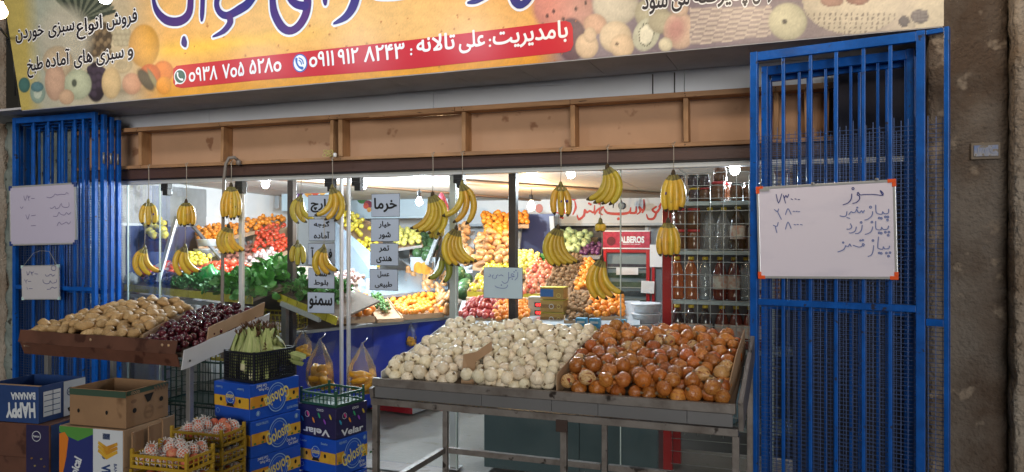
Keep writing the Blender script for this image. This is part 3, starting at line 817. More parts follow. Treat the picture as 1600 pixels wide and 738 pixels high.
# ------------------------------------------------------------------ banner
def art(px, py):
    """the printed picture of the banner, as a function of pixel position; returns linear rgb"""
    n = len(px); rs = np.random.default_rng(3)
    def C(h): return np.array(hexc(h)[:3])
    def lerp(a, b, t): return a[None, :] * (1 - t[:, None]) + b[None, :] * t[:, None]
    low = px * -.0917 + 174 - py                       # height above the lower edge, in pixels
    warm = lerp(C('#d99a35'), C('#e3b068'), np.clip(low / 110, 0, 1))
    sw = np.clip(np.sin(px * .009 + low * .03) * .5 + .5, 0, 1) * np.clip((low - 20) / 40, 0, 1)
    warm = warm * (1 - .35 * sw[:, None]) + C('#f0cf95')[None] * (.35 * sw[:, None])
    st = np.exp(-((low - 70 - (px - 250) * .03) / 12) ** 2) * np.clip((560 - px) / 200, 0, 1)
    warm = warm * (1 - st[:, None] * .6) + C('#f2c63c')[None] * st[:, None] * .6
    warm = np.where((low < 26)[:, None], C('#d99a28')[None], warm)
    left = lerp(C('#a9b9b2'), C('#c9b48c'), np.clip((px - 60) / 160, 0, 1))
    left = left * (1 - .5 * np.clip(1 - low / 30, 0, 1)[:, None]) + C('#b9b8ae')[None] * .5 * np.clip(1 - low / 30, 0, 1)[:, None]
    yl = np.clip((40 - (px - (30 - (170 - py) * .06))) / 25, 0, 1)
    left = left * (1 - yl[:, None]) + C('#cdbb45')[None] * yl[:, None]
    right = lerp(C('#7c6f88'), C('#a79a96'), np.clip((px - 1150) / 300, 0, 1))
    right = right * (1 - np.clip((low - 90) / 120, 0, .5)[:, None]) + C('#b7aeb4')[None] * np.clip((low - 90) / 120, 0, .5)[:, None]
    a = np.clip((px - 200) / 60, 0, 1)[:, None]; b = np.clip((px - 835) / 50, 0, 1)[:, None]
    out = left * (1 - a) + warm * a; out = out * (1 - b) + right * b
    cr = np.clip((px - 1360) / 80, 0, 1)[:, None]; out = out * (1 - cr) + C('#cfc7b0')[None] * cr
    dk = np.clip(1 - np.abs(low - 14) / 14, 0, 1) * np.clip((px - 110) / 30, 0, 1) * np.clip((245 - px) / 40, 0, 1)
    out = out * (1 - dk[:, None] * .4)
    # darker printed band under the fruit
    def el(cx, cy, rx, ry, c, ang=0, soft=.12, sh=.35, c2=None):
        nonlocal out
        dx = px - cx; dy = py - cy; ca, sa = math.cos(ang), math.sin(ang)
        u = (dx * ca + dy * sa) / rx; v = (-dx * sa + dy * ca) / ry; d = np.sqrt(u * u + v * v)
        m = np.clip((1 - d) / soft + .5, 0, 1)[:, None]
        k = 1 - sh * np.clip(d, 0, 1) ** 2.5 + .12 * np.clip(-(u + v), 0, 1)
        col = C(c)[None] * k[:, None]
        if c2 is not None: col = col * (d[:, None] > .55) + C(c2)[None] * (d[:, None] <= .55)
        out = out * (1 - m) + col * m
    for i in range(16):      # pineapple leaves
        a = -2.3 + i * .13
        for k in range(7): el(126 + math.cos(a) * (10 + k * 7), 34 + math.sin(a) * (8 + k * 6), 7, 3, '#3c4a44' if i % 2 else '#6d7a6c', a, .3)
    el(152, 62, 22, 30, '#6a5a48', .5)
    for i in range(6):
        for j in range(5): el(138 + i * 6 + j, 42 + j * 9 + (i % 2) * 4, 3.2, 4.2, '#8a7658' if (i + j) % 2 else '#574a3c', 0, .3)
    for i in range(12): el(178 + (i % 4) * 7 + (i // 4) * 2, 50 + (i // 4) * 9, 5, 5, '#b9b295', 0, .2)
    el(225, 72, 24, 34, '#dba548'); el(100, 60, 40, 46, '#b6b9b0', 0, .5, .1)
    el(90, 98, 24, 26, '#c7b79c'); el(190, 102, 17, 13, '#cbb88f', 0, .1, .3, '#b4a684'); el(255, 112, 16, 17, '#dd7f34'); el(234, 118, 17, 18, '#cf6a35')
    el(38, 133, 9, 12, '#357d80'); el(59, 145, 12, 17, '#8fb5b2', 0, .1, .3, '#b9cfc8'); el(58, 136, 10, 8, '#4c8aa0')
    el(86, 128, 16, 30, '#cfa893'); 
    el(150, 128, 16, 32, '#33293f')
    for i in range(14): el(140 + (i % 4) * 7, 108 + (i // 4) * 12 + (i % 2) * 3, 4.5, 5.5, '#463a58', 0, .3)
    el(122, 132, 21, 24, '#b4c7b0'); el(116, 130, 4, 6, '#55635c', 0, .5); el(104, 152, 12, 12, '#d3b093')
    el(174, 130, 15, 25, '#d9bd85'); el(206, 131, 15, 17, '#d8a283'); el(228, 125, 9, 20, '#5c5548', -.6, .3); el(240, 125, 4, 20, '#8f8a6a', -.5, .4); el(256, 134, 12, 14, '#e79a32')
    # right print
    el(880, 12, 48, 42, '#cf8f86', 0, .2)
    for (x, y) in ((855, 25), (865, 18), (900, 14), (848, 40), (915, 5), (880, 30)): el(x, y, 2.2, 3.6, '#5a3a3c', 0, .4)
    el(962, 6, 36, 34, '#c9c6b8'); el(893, 62, 23, 34, '#6d4a60'); el(930, 38, 18, 16, '#cfa083'); el(1018, 22, 26, 26, '#b5b49c')
    el(917, 72, 18, 20, '#dcbf9b'); el(922, 55, 10, 12, '#d8ba98'); el(962, 58, 25, 25, '#dcc7a6'); el(972, 72, 19, 19, '#e0c49f'); el(964, 69, 2.5, 2.5, '#6a5040', 0, .5)
    el(1010, 54, 20, 27, '#c3cbb9', .45, .08, .2); el(1010, 54, 11, 16, '#dfe2d2', .45, .3, 0)
    for i in range(22):
        a = i * .2856; el(1010 + 12 * math.cos(a) * .9 - 4 * math.sin(a), 54 + 17 * math.sin(a) + 4 * math.cos(a), 1.1, 1.6, '#4d5648', 0, .5)
    el(1036, 35, 24, 18, '#b5b29a', 0, .2); el(1062, 48, 25, 29, '#dcbca9'); el(1056, 46, 14, 20, '#c08886', .3, .9, .1); el(1062, 14, 14, 12, '#cfb3a0', 0, .2); el(1040, 70, 11, 11, '#dcd8bd')
    # wicker basket
    inb = (px > 1078) & (px < 1205) & (py > 12 - (px - 1078) * .02) & (py < 72 - (px - 1078) * .12)
    rows = (py + px * .08) / 7.5; wv = .5 + .5 * np.sin(rows * 2 * math.pi) * np.sign(np.sin((px * .9 + py * .3) / 30 * 2 * math.pi + .01))
    bc = C('#8d7f8c')[None] * (1 - wv[:, None]) + C('#c9bdb6')[None] * wv[:, None]
    out = np.where(inb[:, None], bc, out)
    el(1231, 34, 30, 29, '#cfd0b2'); el(1226, 34, 4, 4, '#5a5650', 0, .6)
    # pale basket
    q = ((px - 1332) / 78) ** 2 + ((py - 2) / 52) ** 2
    inb = (q < 1) & (py > -3)
    holes = (np.sin(px * .75 + py * .1) > .55) & (np.sin(py * .9) > -.2) & (py > 20)
    out = np.where(inb[:, None], np.where(holes[:, None], C('#8a8078')[None], C('#d9d0bb')[None] * (1 - .25 * np.clip(q, 0, 1))[:, None]), out)
    el(1300, 2, 18, 9, '#b98f80'); el(1340, 0, 18, 8, '#a87868')
    el(1437, 26, 14, 11, '#5b525c'); el(1413, 34, 9, 9, '#4d4653'); el(1424, 40, 6, 5, '#b8b0a0')
    for i in range(18): el(1428 + (i % 6) * 4, 19 + (i // 6) * 6, 2, 2.4, '#76707a', 0, .4)
    for i in range(50):      # flecks
        el(rs.uniform(270, 900), rs.uniform(20, 110), rs.uniform(.8, 2), rs.uniform(.8, 2), '#b8682c', 0, .5)
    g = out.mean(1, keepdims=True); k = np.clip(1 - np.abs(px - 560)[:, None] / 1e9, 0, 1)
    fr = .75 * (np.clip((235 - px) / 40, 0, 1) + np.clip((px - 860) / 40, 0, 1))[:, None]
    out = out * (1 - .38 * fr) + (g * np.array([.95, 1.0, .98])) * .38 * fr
    gr = rs.normal(1, .05, (n, 1)); mott = 1 + .07 * np.sin(px * .11 + np.sin(py * .13) * 2) * np.sin(py * .17 + np.sin(px * .05) * 3)
    return np.clip(out * gr * mott[:, None] * (.92 - .06 * fr) * np.array([1.05, .98, .90]), 0, 1)

BY = 3.88
bt = thing('shop_banner', 'wide printed fruit shop banner with blue lettering and red telephone strip', 'banner', (-2, BY, 2.4))
nx, nz = 940, 132
XA, XB = -5.18, .597
xs = np.linspace(XA, XB, nx); zs = np.linspace(0, .98, nz)
GX, GZ = np.meshgrid(xs, zs); GX = GX - .22 * GZ * (XB - GX) / (XB - XA); zb0 = 2.395 + (GX + 4.9) / 5.75 * .043; GZ = GZ + zb0
wr = .004 * np.sin(GX * 3.1 + GZ * 4) + .003 * np.sin(GX * 7.3 - GZ * 9)
fw = GX * -SA + BY * CA; rt = GX * CA + BY * SA
PX = 800 + FPX * rt / fw; PY = 369 - FPX * (GZ - EYE) / fw
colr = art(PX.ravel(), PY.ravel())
bme = bpy.data.meshes.new('print_sheet')
vv = np.stack([GX, BY + 0 * wr, GZ], -1).reshape(-1, 3)
i0 = (np.arange(nz - 1)[:, None] * nx + np.arange(nx - 1)[None]).ravel()
ff = np.stack([i0, i0 + 1, i0 + nx + 1, i0 + nx], -1)
bme.from_pydata(vv.tolist(), [], ff.tolist())
ca_ = bme.color_attributes.new('print', 'FLOAT_COLOR', 'POINT')
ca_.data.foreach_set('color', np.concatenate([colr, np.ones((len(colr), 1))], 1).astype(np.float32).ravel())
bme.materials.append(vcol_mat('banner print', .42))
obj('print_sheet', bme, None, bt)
obj('backing_frame', MB().add([(XA + .004, BY + .003, bz(XA) - .004), (XB - .004, BY + .003, bz(XB) - .004), (XB - .004, BY + .003, 3.38), (XA - .21, BY + .003, 3.38), (XA + .004, BY + .035, bz(XA) - .004), (XB - .004, BY + .035, bz(XB) - .004), (XB - .004, BY + .035, 3.38), (XA - .21, BY + .035, 3.38)],
    [(0, 1, 2, 3), (7, 6, 5, 4), (0, 4, 5, 1), (1, 5, 6, 2), (2, 6, 7, 3), (3, 7, 4, 0)]), m_soff, bt)
bp = Plane((-2, BY, 2.6), (1, 0, 0), (0, 0, 1))
m_red = mat('banner red', (.50, .008, .022, 1), .42); m_lw = mat('banner white', (.78, .80, .84, 1), .42); m_navy = mat('banner navy', (.028, .030, .19, 1), .42, col2=(.09, .03, .15, 1), nscale=1.5); m_bk = mat('banner black', (.015, .012, .02, 1), .42)
def rr(pts, r=6): return pts
poly('red_strip', [(271, 108), (276, 103), (400, 89), (640, 63), (884, 33), (892, 36), (895, 44), (896, 70), (892, 79), (884, 82), (640, 108), (400, 126), (284, 138), (275, 136), (271, 130)], bp, m_red, bt, .002)
TX = lambda b, x0, y0, x1, y1, bold=.02, m=m_lw, em=.125: text_between('lettering', b, bp, (x0, y0), (x1, y1), m, bt, bold=bold, off=.004, em=em)
TX('o۹۳۸', 296, 128, 340, 124); TX('۷o۵', 349, 123, 382, 118); TX('۵۲۸o', 391, 116, 440, 111)
TX('o۹۱۱', 484, 105, 522, 102); TX('۹۱۲', 529, 101, 560, 98); TX('۸۲۴۳', 570, 97, 632, 91)
strokes('colon', [[(643, 78)], [(643, 85)]], bp, m_lw, bt, .014, off=.004)
TX('تالانه', 652, 82, 711, 76); TX('علی', 718, 76, 758, 71)
strokes('colon', [[(766, 63)], [(766, 72)]], bp, m_lw, bt, .014, off=.004)
TX('بامدیریت', 771, 70, 887, 58)
# telephone emblems
poly('emblem_ring', ellipse(282, 120, 9.6, 12), bp, m_lw, bt, .0035); poly('emblem_ring', [(275, 125), (274, 133), (283, 130)], bp, m_lw, bt, .0037)
poly('emblem_disc', ellipse(282, 120, 8, 10), bp, mat('emblem green', (.01, .10, .09, 1), .4), bt, .0045)
strokes('handset', [[(278.5, 115, 1.2), (279, 120, .8), (282, 124, .8), (286, 125, 1.3)]], bp, m_lw, bt, .012, off=.006)
poly('emblem_ring', ellipse(469.5, 99, 11.5, 14.5), bp, mat('emblem blue', (.03, .12, .42, 1), .4), bt, .0035); poly('emblem_disc', ellipse(469.5, 99, 9.8, 12.6), bp, m_lw, bt, .0045)
strokes('handset', [[(464, 93, 1.3), (464.5, 99, .8), (468, 105, .8), (473, 107, 1.4)], [(468, 91, .5), (473, 94, .5), (475, 100, .5)], [(468, 95, .5), (471, 97, .5), (472, 101, .5)]], bp, mat('emblem blue', (.03, .12, .42, 1), .4), bt, .014, off=.006)
def outlined(b, x0, y0, x1, y1, bold=.02, out=.075, em=.125):
    text_between('lettering_outline', b, bp, (x0, y0), (x1, y1), m_lw, bt, bold=out, off=.003, em=em)
    text_between('lettering', b, bp, (x0, y0), (x1, y1), m_bk, bt, bold=bold, off=.006, em=em)
for b, x0, y0, x1, y1 in (('فروش', 168, 42, 215, 34), ('انواع', 121, 52, 160, 44), ('سبزی', 77, 54, 117, 47), ('خوردن', 26, 62, 69, 55),
                          ('و', 201, 88, 209, 86), ('سبزی', 152, 97, 194, 90), ('های', 117, 101, 145, 97), ('آماده', 73, 106, 110, 100), ('طبخ', 44, 112, 68, 107)):
    outlined(b, x0, y0, x1, y1)
for b, x0, y0, x1, y1 in (('شود', 1004, 15, 1043, 11), ('می', 1050, 10, 1077, 7), ('پذیرفته', 1084, 6, 1168, -3), ('سفارش', 1176, -2, 1240, -9)): outlined(b, x0, y0, x1, y1)
def big(lines, w, S, ox, oy=0):
    T = lambda x, y: (ox + x / S, oy + y / S)
    strokes('shop_name_outline', [[(p[0], p[1], (p[2] if len(p) > 2 else 1) + .75) for p in l] for l in lines], bp, m_lw, bt, w, .003, T)
    for i_, l in enumerate(lines): strokes('letter', [l], bp, m_navy, bt, w, .006 + .0002 * i_, T)
S = 3.99
big([[(955, -60, .5), (962, 10, .8), (985, 75, 1.2), (1040, 128, 1.5), (1110, 138, 1.6), (1165, 110, 1.6), (1190, 50, 1.4), (1192, -90, 1.2)], [(1150, 240, .8), (1152, 268, 1.3), (1160, 290, .5)],
     [(1268, -120, 1.0), (1268, -20, 1.0), (1264, 90, .95), (1262, 130, .5)],
     [(1470, -150, 1.2), (1400, -80, 1.3), (1355, 10, 1.1), (1370, 75, 1.1), (1420, 100, 1.3), (1500, 60, 1.6), (1555, 20, 1.6), (1600, -60, 1.2), (1560, -140, 1.2), (1480, -150, 1.2)], [(1430, 100, 1.2), (1440, 140, 1.3), (1400, 195, 1.0), (1330, 232, .3)]], .036, S, 0)
big([[(105, -60, 1.1), (108, 20, 1.3), (120, 90, 1.5), (160, 165, 1.5), (210, 195, 1.3), (265, 170, 1.4), (310, 100, 1.5), (325, 20, 1.5), (318, -60, 1.3)], [(205, -60, 1.2), (215, -10, 1.2), (255, 30, 1.3), (310, 40, 1.5)],
     [(432, -60, .9), (434, 5, .9), (436, 30, .5)], [(640, -120, 1.2), (630, -30, 1.6), (605, 50, 1.6), (560, 110, 1.2), (488, 150, .4)],
     [(720, -60, 1.2), (760, -30, 1.2), (860, -28, 1.2), (940, -40, 1.2)],
     [(1480, -60, 1.2), (1420, -20, 1.2), (1370, 10, .9), (1325, 20, .4)],
     [(1590, -60, 1.2), (1620, 10, 1.4), (1650, 35, 1.1), (1690, 10, 1.1), (1720, -40, 1.2)]], .036, S, 400)
# bent hooks and pale rubble at the banner's left end
g = MB(); g.tube([at(10, 60, 3.9), at(22, 95, 3.9), at(24, 150, 3.92)], .006, 6); g.tube([at(0, 44, 3.7), at(14, 62, 3.9)], .008, 6)
tag(obj('cable', g, m_blk), 'black cable running down beside the left end of the banner', 'cable')

# ================================================================== produce
m_onw = mat('white onion skin', (.88, .78, .60, 1), .27, col2=(.70, .58, .38, 1), nscale=5, nstretch=(1, 1, .14), ncon=(.45, .75), val=.12, hue=.012, bump=.25, bscale=7, coat=.25, spots=('#9a8454', 2.6, .70))
m_onb = mat('brown onion skin', (.46, .125, .020, 1), .19, rand2=(.58, .26, .06, 1), col2=(.31, .075, .014, 1), nscale=6, nstretch=(1, 1, .12), ncon=(.40, .7), hue=.006, val=.25, bump=.3, bscale=7, coat=.3, spots=('#c08a50', 2.4, .70))
m_ony = mat('peeling onion skin', (.62, .36, .13, 1), .3, rand2=(.70, .50, .25, 1), col2=(.40, .17, .05, 1), nscale=6, nstretch=(1, 1, .12), ncon=(.4, .7), val=.15, coat=.3, bump=.3, bscale=7, spots=('#7a2c10', 2.0, .58))
m_root = mat('dry onion root', (.20, .14, .08, 1), .9)
def onion(i, m):
    rs = random.Random(i); k = rs.uniform(.95, 1.12)
    prof = [(.06, -.93 * k), (.30, -.90 * k), (.62, -.74 * k), (.87, -.46 * k), (.99, -.10 * k), (.98, .20 * k), (.84, .52 * k), (.60, .76 * k), (.36, .93 * k), (.20, 1.10 * k), (.13, 1.30 * k), (.12, 1.48 * k)]
    mb = MB(); mb.lathe(prof, 16, mis=[0] * 9 + [1, 1])
    for q in range(9):
        a = rs.uniform(0, 6.28); mb.tube([(0, 0, -.9 * k), (.16 * math.cos(a), .16 * math.sin(a), -1.03 * k)], .02, 3, mi=1)
    for q in range(4):      # loose papery flakes
        a = rs.uniform(0, 6.28); z0 = rs.uniform(-.1, .6); w = rs.uniform(.15, .4); P = lambda u, z, e: (math.cos(u) * (math.sqrt(max(.05, 1 - z * z * .8)) + e), math.sin(u) * (math.sqrt(max(.05, 1 - z * z * .8)) + e), z * k)
        mb.add([P(a - w, z0, .01), P(a, z0 - .1, .03), P(a + w, z0, .02), P(a + w * .6, z0 + .35, .10), P(a - w * .4, z0 + .4, .06)], [(0, 1, 2, 3, 4)], 0, True)
    me = mb.mesh('onion', [m, m_root]); jitter(me, .10, 1.4, i); return me
ON_W = [onion(i, m_onw) for i in range(6)]
ON_B = [onion(i + 10, m_onb) for i in range(6)] ; ON_Y = [onion(i + 20, m_ony) for i in range(3)]
def lump(name, m, sc=(1, 1, 1), amp=.12, freq=1.5, seed=0, n=12, rings=9, dent=0, tip=None, mtip=None, bend=0):
    prof = []
    for i in range(rings + 1):
        a = -math.pi / 2 + math.pi * i / rings; r, z = math.cos(a), math.sin(a)
        if dent and i >= rings - 1: z -= dent * (1 if i == rings else .2)
        prof.append((r, z))
    mb = MB(); mb.lathe(prof, n)
    if tip:
        if tip == 'stem': mb.tube([(0, 0, .75), (.03, .02, 1.0), (.12, .05, 1.22)], .06, 5, mi=1)
        if tip == 'nub': mb.lathe([(.11, 0), (.09, .05), (.02, .06)], 6, mi=1, c=(0, 0, .96 - dent))
        if tip == 'calyx':
            for k in range(5):
                a = k * 1.256; mb.add([(0, 0, .98 - dent * .6), (.22 * math.cos(a - .35), .22 * math.sin(a - .35), 1.0 - dent * .3), (.5 * math.cos(a), .5 * math.sin(a), .93), (.22 * math.cos(a + .35), .22 * math.sin(a + .35), 1.0 - dent * .3)], [(0, 1, 2, 3)], 1)
    me = mb.mesh(name, [m, mtip or m_root])
    jitter(me, amp, freq, seed)
    for v in me.vertices:
        v.co = Vector((v.co.x * sc[0] + bend * v.co.z ** 2, v.co.y * sc[1], v.co.z * sc[2]))
    return me
m_green = mat('stem green', (.10, .16, .04, 1), .6)
m_pot = mat('potato skin', (.54, .33, .14, 1), .6, rand2=(.58, .40, .20, 1), noise=.25, nscale=3, val=.16, bump=.3, bscale=9, spots=('#5b3a1e', 6, .68))
POT = [lump('potato', m_pot, (.86, .8, 1.25 + .12 * (i % 3)), .28, 1.3, i) for i in range(6)]
m_che = mat('dark cherry skin', (.055, .005, .013, 1), .12, rand2=(.13, .010, .02, 1), noise=.5, nscale=2.5, val=.35, coat=.6)
CHE = [lump('cherry', m_che, (1, 1, .92), .06, 1.2, i, 12, 8, .30, 'stem' if i == 2 else None, m_green) for i in range(4)]
m_ora = mat('orange peel', (.80, .24, .018, 1), .42, rand2=(.82, .32, .03, 1), noise=.12, nscale=2, bump=.2, bscale=14, coat=.15)
ORA = [lump('orange', m_ora, (1, 1, .95), .04, 1, i, 12, 8, .05, 'nub', m_green) for i in range(3)]
m_tom = mat('tomato skin', (.62, .045, .022, 1), .18, rand2=(.66, .12, .04, 1), noise=.12, coat=.5, val=.15)
TOM = [lump('tomato', m_tom, (1, 1, .85), .07, 1.3, i, 12, 8, .16, 'calyx', m_green) for i in range(3)]
m_app = mat('red apple skin', (.50, .035, .035, 1), .2, rand2=(.62, .24, .12, 1), col2=(.66, .40, .18, 1), nscale=6, ncon=(.5, .75), coat=.4, val=.15)
APP = [lump('apple', m_app, (1, 1, .92), .06, 1.3, i, 12, 8, .28, 'stem', m_root) for i in range(3)]
m_lem = mat('lemon skin', (.78, .62, .055, 1), .34, rand2=(.72, .66, .12, 1), noise=.15, nscale=2, bump=.1, bscale=12, coat=.2, val=.1)
LEM = [lump('lemon', m_lem, (.92, .92, 1.08), .06, 1.2, i, 12, 8, -.05, 'nub', m_root) for i in range(3)]
m_qui = mat('pale yellow pear skin', (.66, .60, .14, 1), .4, rand2=(.55, .56, .18, 1), noise=.15, val=.1)
QUI = [lump('quince', m_qui, (1, 1, .95), .08, 1.3, i, 12, 8, .12, 'nub', m_root) for i in range(3)]
m_kiw = mat('kiwi skin', (.24, .125, .05, 1), .75, noise=.3, nscale=3, val=.25, bump=.3, bscale=16)
KIW = [lump('kiwi', m_kiw, (.8, .78, 1.1), .05, 1.2, i) for i in range(3)]
m_sqs = mat('butternut skin', (.42, .20, .075, 1), .42, rand2=(.50, .28, .13, 1), noise=.12, nscale=5, val=.1, coat=.1)
def squash(i):
    rs = random.Random(i); mb = MB(); b = rs.uniform(-.2, .2)
    pts = [(0, 0, -1), (0, 0, -.93), (0, 0, -.7), (0, 0, -.35), (b * .1, 0, 0), (b * .4, 0, .3), (b * .8, 0, .65), (b * 1.2, 0, 1.0), (b * 1.35, 0, 1.18), (b * 1.4, 0, 1.24)]
    mb.tube(pts, [.05, .38, .66, .78, .66, .48, .40, .38, .25, .04], 14); mb.tube([(b * 1.38, 0, 1.2), (b * 1.4, .03, 1.4)], [.09, .06], 6, mi=1)
    return jitter(mb.mesh('butternut_squash', [m_sqs, m_root]), .05, 1.5, i)
SQS = [squash(i) for i in range(4)]
m_cuc = mat('cucumber skin', (.035, .12, .025, 1), .35, col2=(.09, .2, .05, 1), nscale=14, nstretch=(1, 1, .2), val=.25, bump=.2, bscale=60, coat=.2)
def cucumber(i):
    b = .14 + .05 * i
    return MB().tube([(b * (z * z), .03 * z, z * 3.4) for z in np.linspace(-1, 1, 9)], [.18, .62, .85, .95, 1.0, .95, .85, .6, .2], 9).mesh('cucumber', [m_cuc])
CUC = [cucumber(i) for i in range(3)]
m_gar = mat('garlic skin', (.55, .42, .38, 1), .5, rand2=(.62, .52, .46, 1), col2=(.42, .26, .26, 1), nscale=4, nstretch=(1, 1, .2), val=.1)
GAR = [lump('garlic', m_gar, (1, 1, .85), .16, 2.2, i, 10, 7, -.2, 'nub', m_root) for i in range(3)]
m_egg = mat('aubergine skin', (.018, .008, .035, 1), .2, coat=.5, val=.2)
EGG = [lump('aubergine', m_egg, (.75, .75, 1.35), .1, 1.2, i, 12, 9, 0, 'calyx', m_green) for i in range(3)]
m_cab = mat('pale green cabbage', (.38, .52, .22, 1), .5, col2=(.55, .66, .38, 1), nscale=5, nstretch=(1, 1, .4), bump=.3, bscale=12)
CAB = [lump('cabbage', m_cab, (1, 1, .9), .14, 2.2, i) for i in range(3)]
m_plu = mat('purple plum skin', (.10, .03, .10, 1), .35, val=.3)
PLU = [lump('plum', m_plu, (1, 1, 1), .06, 1.2, i, 10, 7) for i in range(2)]
m_wat = mat('melon rind', (.025, .07, .03, 1), .35, col2=(.08, .17, .06, 1), nscale=5, nstretch=(4, 4, .3), ncon=(.45, .6))
WAT = [lump('watermelon', m_wat, (1, 1, 1.15), .03, 1, i, 16, 10) for i in range(2)]
m_pea = mat('peach skin', (.62, .16, .07, 1), .5, rand2=(.66, .30, .16, 1), col2=(.55, .06, .05, 1), nscale=3, ncon=(.4, .7), val=.1)
m_net = mat('white foam net', (.72, .70, .68, 1), .7)

def heap(name, protos, fl, fr, br, bl, r, cap, label, cat, group, sq=.90, K=22, nmax=300, bulge=.3, flat=False, rv=.14, orient='any', seed=1, edge=.35, nkeep=300, axis=None, up=None, skew=1.0):
    """drops individual pieces of produce one after the other into a tray whose floor is the given quad; each lies where it comes to rest"""
    rs = np.random.default_rng(seed)
    fl, fr, br, bl = [np.array(p, float) for p in (fl, fr, br, bl)]
    e1 = (fr - fl) + (br - bl); e1 /= np.linalg.norm(e1); e2 = (bl - fl) + (br - fr); n = np.cross(e1, e2); n /= np.linalg.norm(n)
    if n[2] < 0: n = -n
    e2 = np.cross(n, e1)
    if e2 @ ((bl - fl) + (br - fr)) < 0: e2 = -e2
    W = np.linalg.norm((fr - fl) + (br - bl)) / 2; D = np.linalg.norm((bl - fl) + (br - fr)) / 2
    X = np.zeros((0, 3)); RR = np.zeros(0); fails = 0; out = []
    mS, mT = r * (.75 - edge) / W, r * (.75 - edge) / D
    while len(out) < nmax and fails < 14:
        rad = r * (1 + rs.uniform(-rv, rv)); s = rs.uniform(mS, 1 - mS, K); t = rs.uniform(mT, 1 - mT, K)
        P = (fl * ((1 - s) * (1 - t))[:, None] + fr * (s * (1 - t))[:, None] + br * (s * t)[:, None] + bl * ((1 - s) * t)[:, None])
        a = (P - fl) @ e1; b = (P - fl) @ e2; h0 = (P - fl) @ n; h = h0 + rad
        if len(X):
            d2 = (a[:, None] - X[None, :, 0]) ** 2 + (b[:, None] - X[None, :, 1]) ** 2; rr = ((rad + RR[None]) * sq) ** 2
            hh = np.where(d2 < rr, X[None, :, 2] + np.sqrt(np.clip(rr - d2, 0, None)), -9); h = np.maximum(h, hh.max(1))
        bl_ = (1 - bulge) + bulge * np.clip(4.4 * s * (1 - s), 0, 1) * np.clip(.35 + 2.2 * t * (1.25 - t) * skew, 0, 1)
        score = (h - h0) / (cap * bl_)
        k = int(np.argmin(score))
        if score[k] > 1: fails += 1; continue
        fails = 0; X = np.vstack([X, [a[k], b[k], h[k]]]); RR = np.append(RR, rad)
        pos = fl + e1 * a[k] + e2 * b[k] + n * h[k]; out.append((pos, rad))
    # pieces wholly buried under others are left out
    keep = []
    for i in range(len(out)):
        dd = np.hypot(X[:, 0] - X[i, 0], X[:, 1] - X[i, 1]); above = (X[:, 2] > X[i, 2] + .55 * RR[i]) & (dd < 1.35 * RR[i])
        nrm = (X[:, 2] > X[i, 2] + 1.3 * RR[i]) & (dd < 1.5 * RR[i])
        if not (above.sum() >= 3 or (above.sum() >= 2 and nrm.sum() >= 2)): keep.append(i)
    if len(keep) > nkeep: keep = sorted(sorted(keep, key=lambda i: -X[i, 2] / (cap) )[:nkeep])
    sO = [((p - fl) @ e1) / W for p, _ in out]; tO = [((p - fl) @ e2) / D for p, _ in out]
    big_ = len(keep) > 90; objs = []
    for i in keep:
        pos, rad = out[i]
        o = bpy.data.objects.new(name, protos[int(rs.integers(len(protos)))]); COL.objects.link(o); o.location = pos; o.scale = (rad, rad, rad)
        if orient == 'any': o.rotation_euler = rs.uniform(-3.14, 3.14, 3)
        elif orient == 'flat': o.rotation_euler = (R(90) + rs.uniform(-.4, .4), rs.uniform(-.5, .5), rs.uniform(-3.14, 3.14))
        elif orient == 'dir': o.rotation_euler = (axis[0] + rs.uniform(-.12, .12), axis[1] + rs.uniform(-.12, .12), axis[2] + rs.uniform(-.12, .12))
        elif orient == 'up': o.rotation_euler = (rs.uniform(-.5, .5), rs.uniform(-.5, .5), rs.uniform(-3, 3))
        lb_ = label
        if big_:
            where = ('left' if sO[i] < .34 else 'right' if sO[i] > .66 else 'middle'), ('front' if tO[i] < .3 else 'top' if tO[i] > .72 else 'centre')
            lb_ = label + {('left', 'front'): ', front left', ('middle', 'front'): ', along the front', ('right', 'front'): ', front right', ('left', 'top'): ', back left', ('middle', 'top'): ', on the crest',
                           ('right', 'top'): ', back right', ('left', 'centre'): ', left flank', ('middle', 'centre'): ', mid slope', ('right', 'centre'): ', right flank'}[where]
        tag(o, lb_, cat, group); objs.append(o)
    return objs

m_card = mat('brown cardboard', (.31, .18, .095, 1), .8, noise=.18, nscale=4, bump=.06, bscale=60, spots=('#5a3a22', 5, .68))
m_cardl = mat('light cardboard', (.43, .28, .17, 1), .8, noise=.15, nscale=5, spots=('#6b4a30', 6, .68))
m_cardd = mat('stained dark cardboard', (.13, .05, .03, 1), .7, noise=.3, nscale=5, spots=('#3f1f14', 8, .6))
m_cardw = mat('white coated card', (.62, .63, .66, 1), .45, noise=.07, nscale=3, spots=('#8a7565', 9, .72))
m_tabl = mat('worn grey table paint', (.20, .18, .17, 1), .45, col2=(.09, .07, .06, 1), nscale=9, ncon=(.45, .75), spots=('#2a211d', 16, .63), bump=.1, metal=.2)
m_tabg = mat('smooth grey sheet', (.17, .17, .18, 1), .4, noise=.12, nscale=3, metal=.2)
m_shelf = mat('dull tray board', (.16, .12, .09, 1), .8)

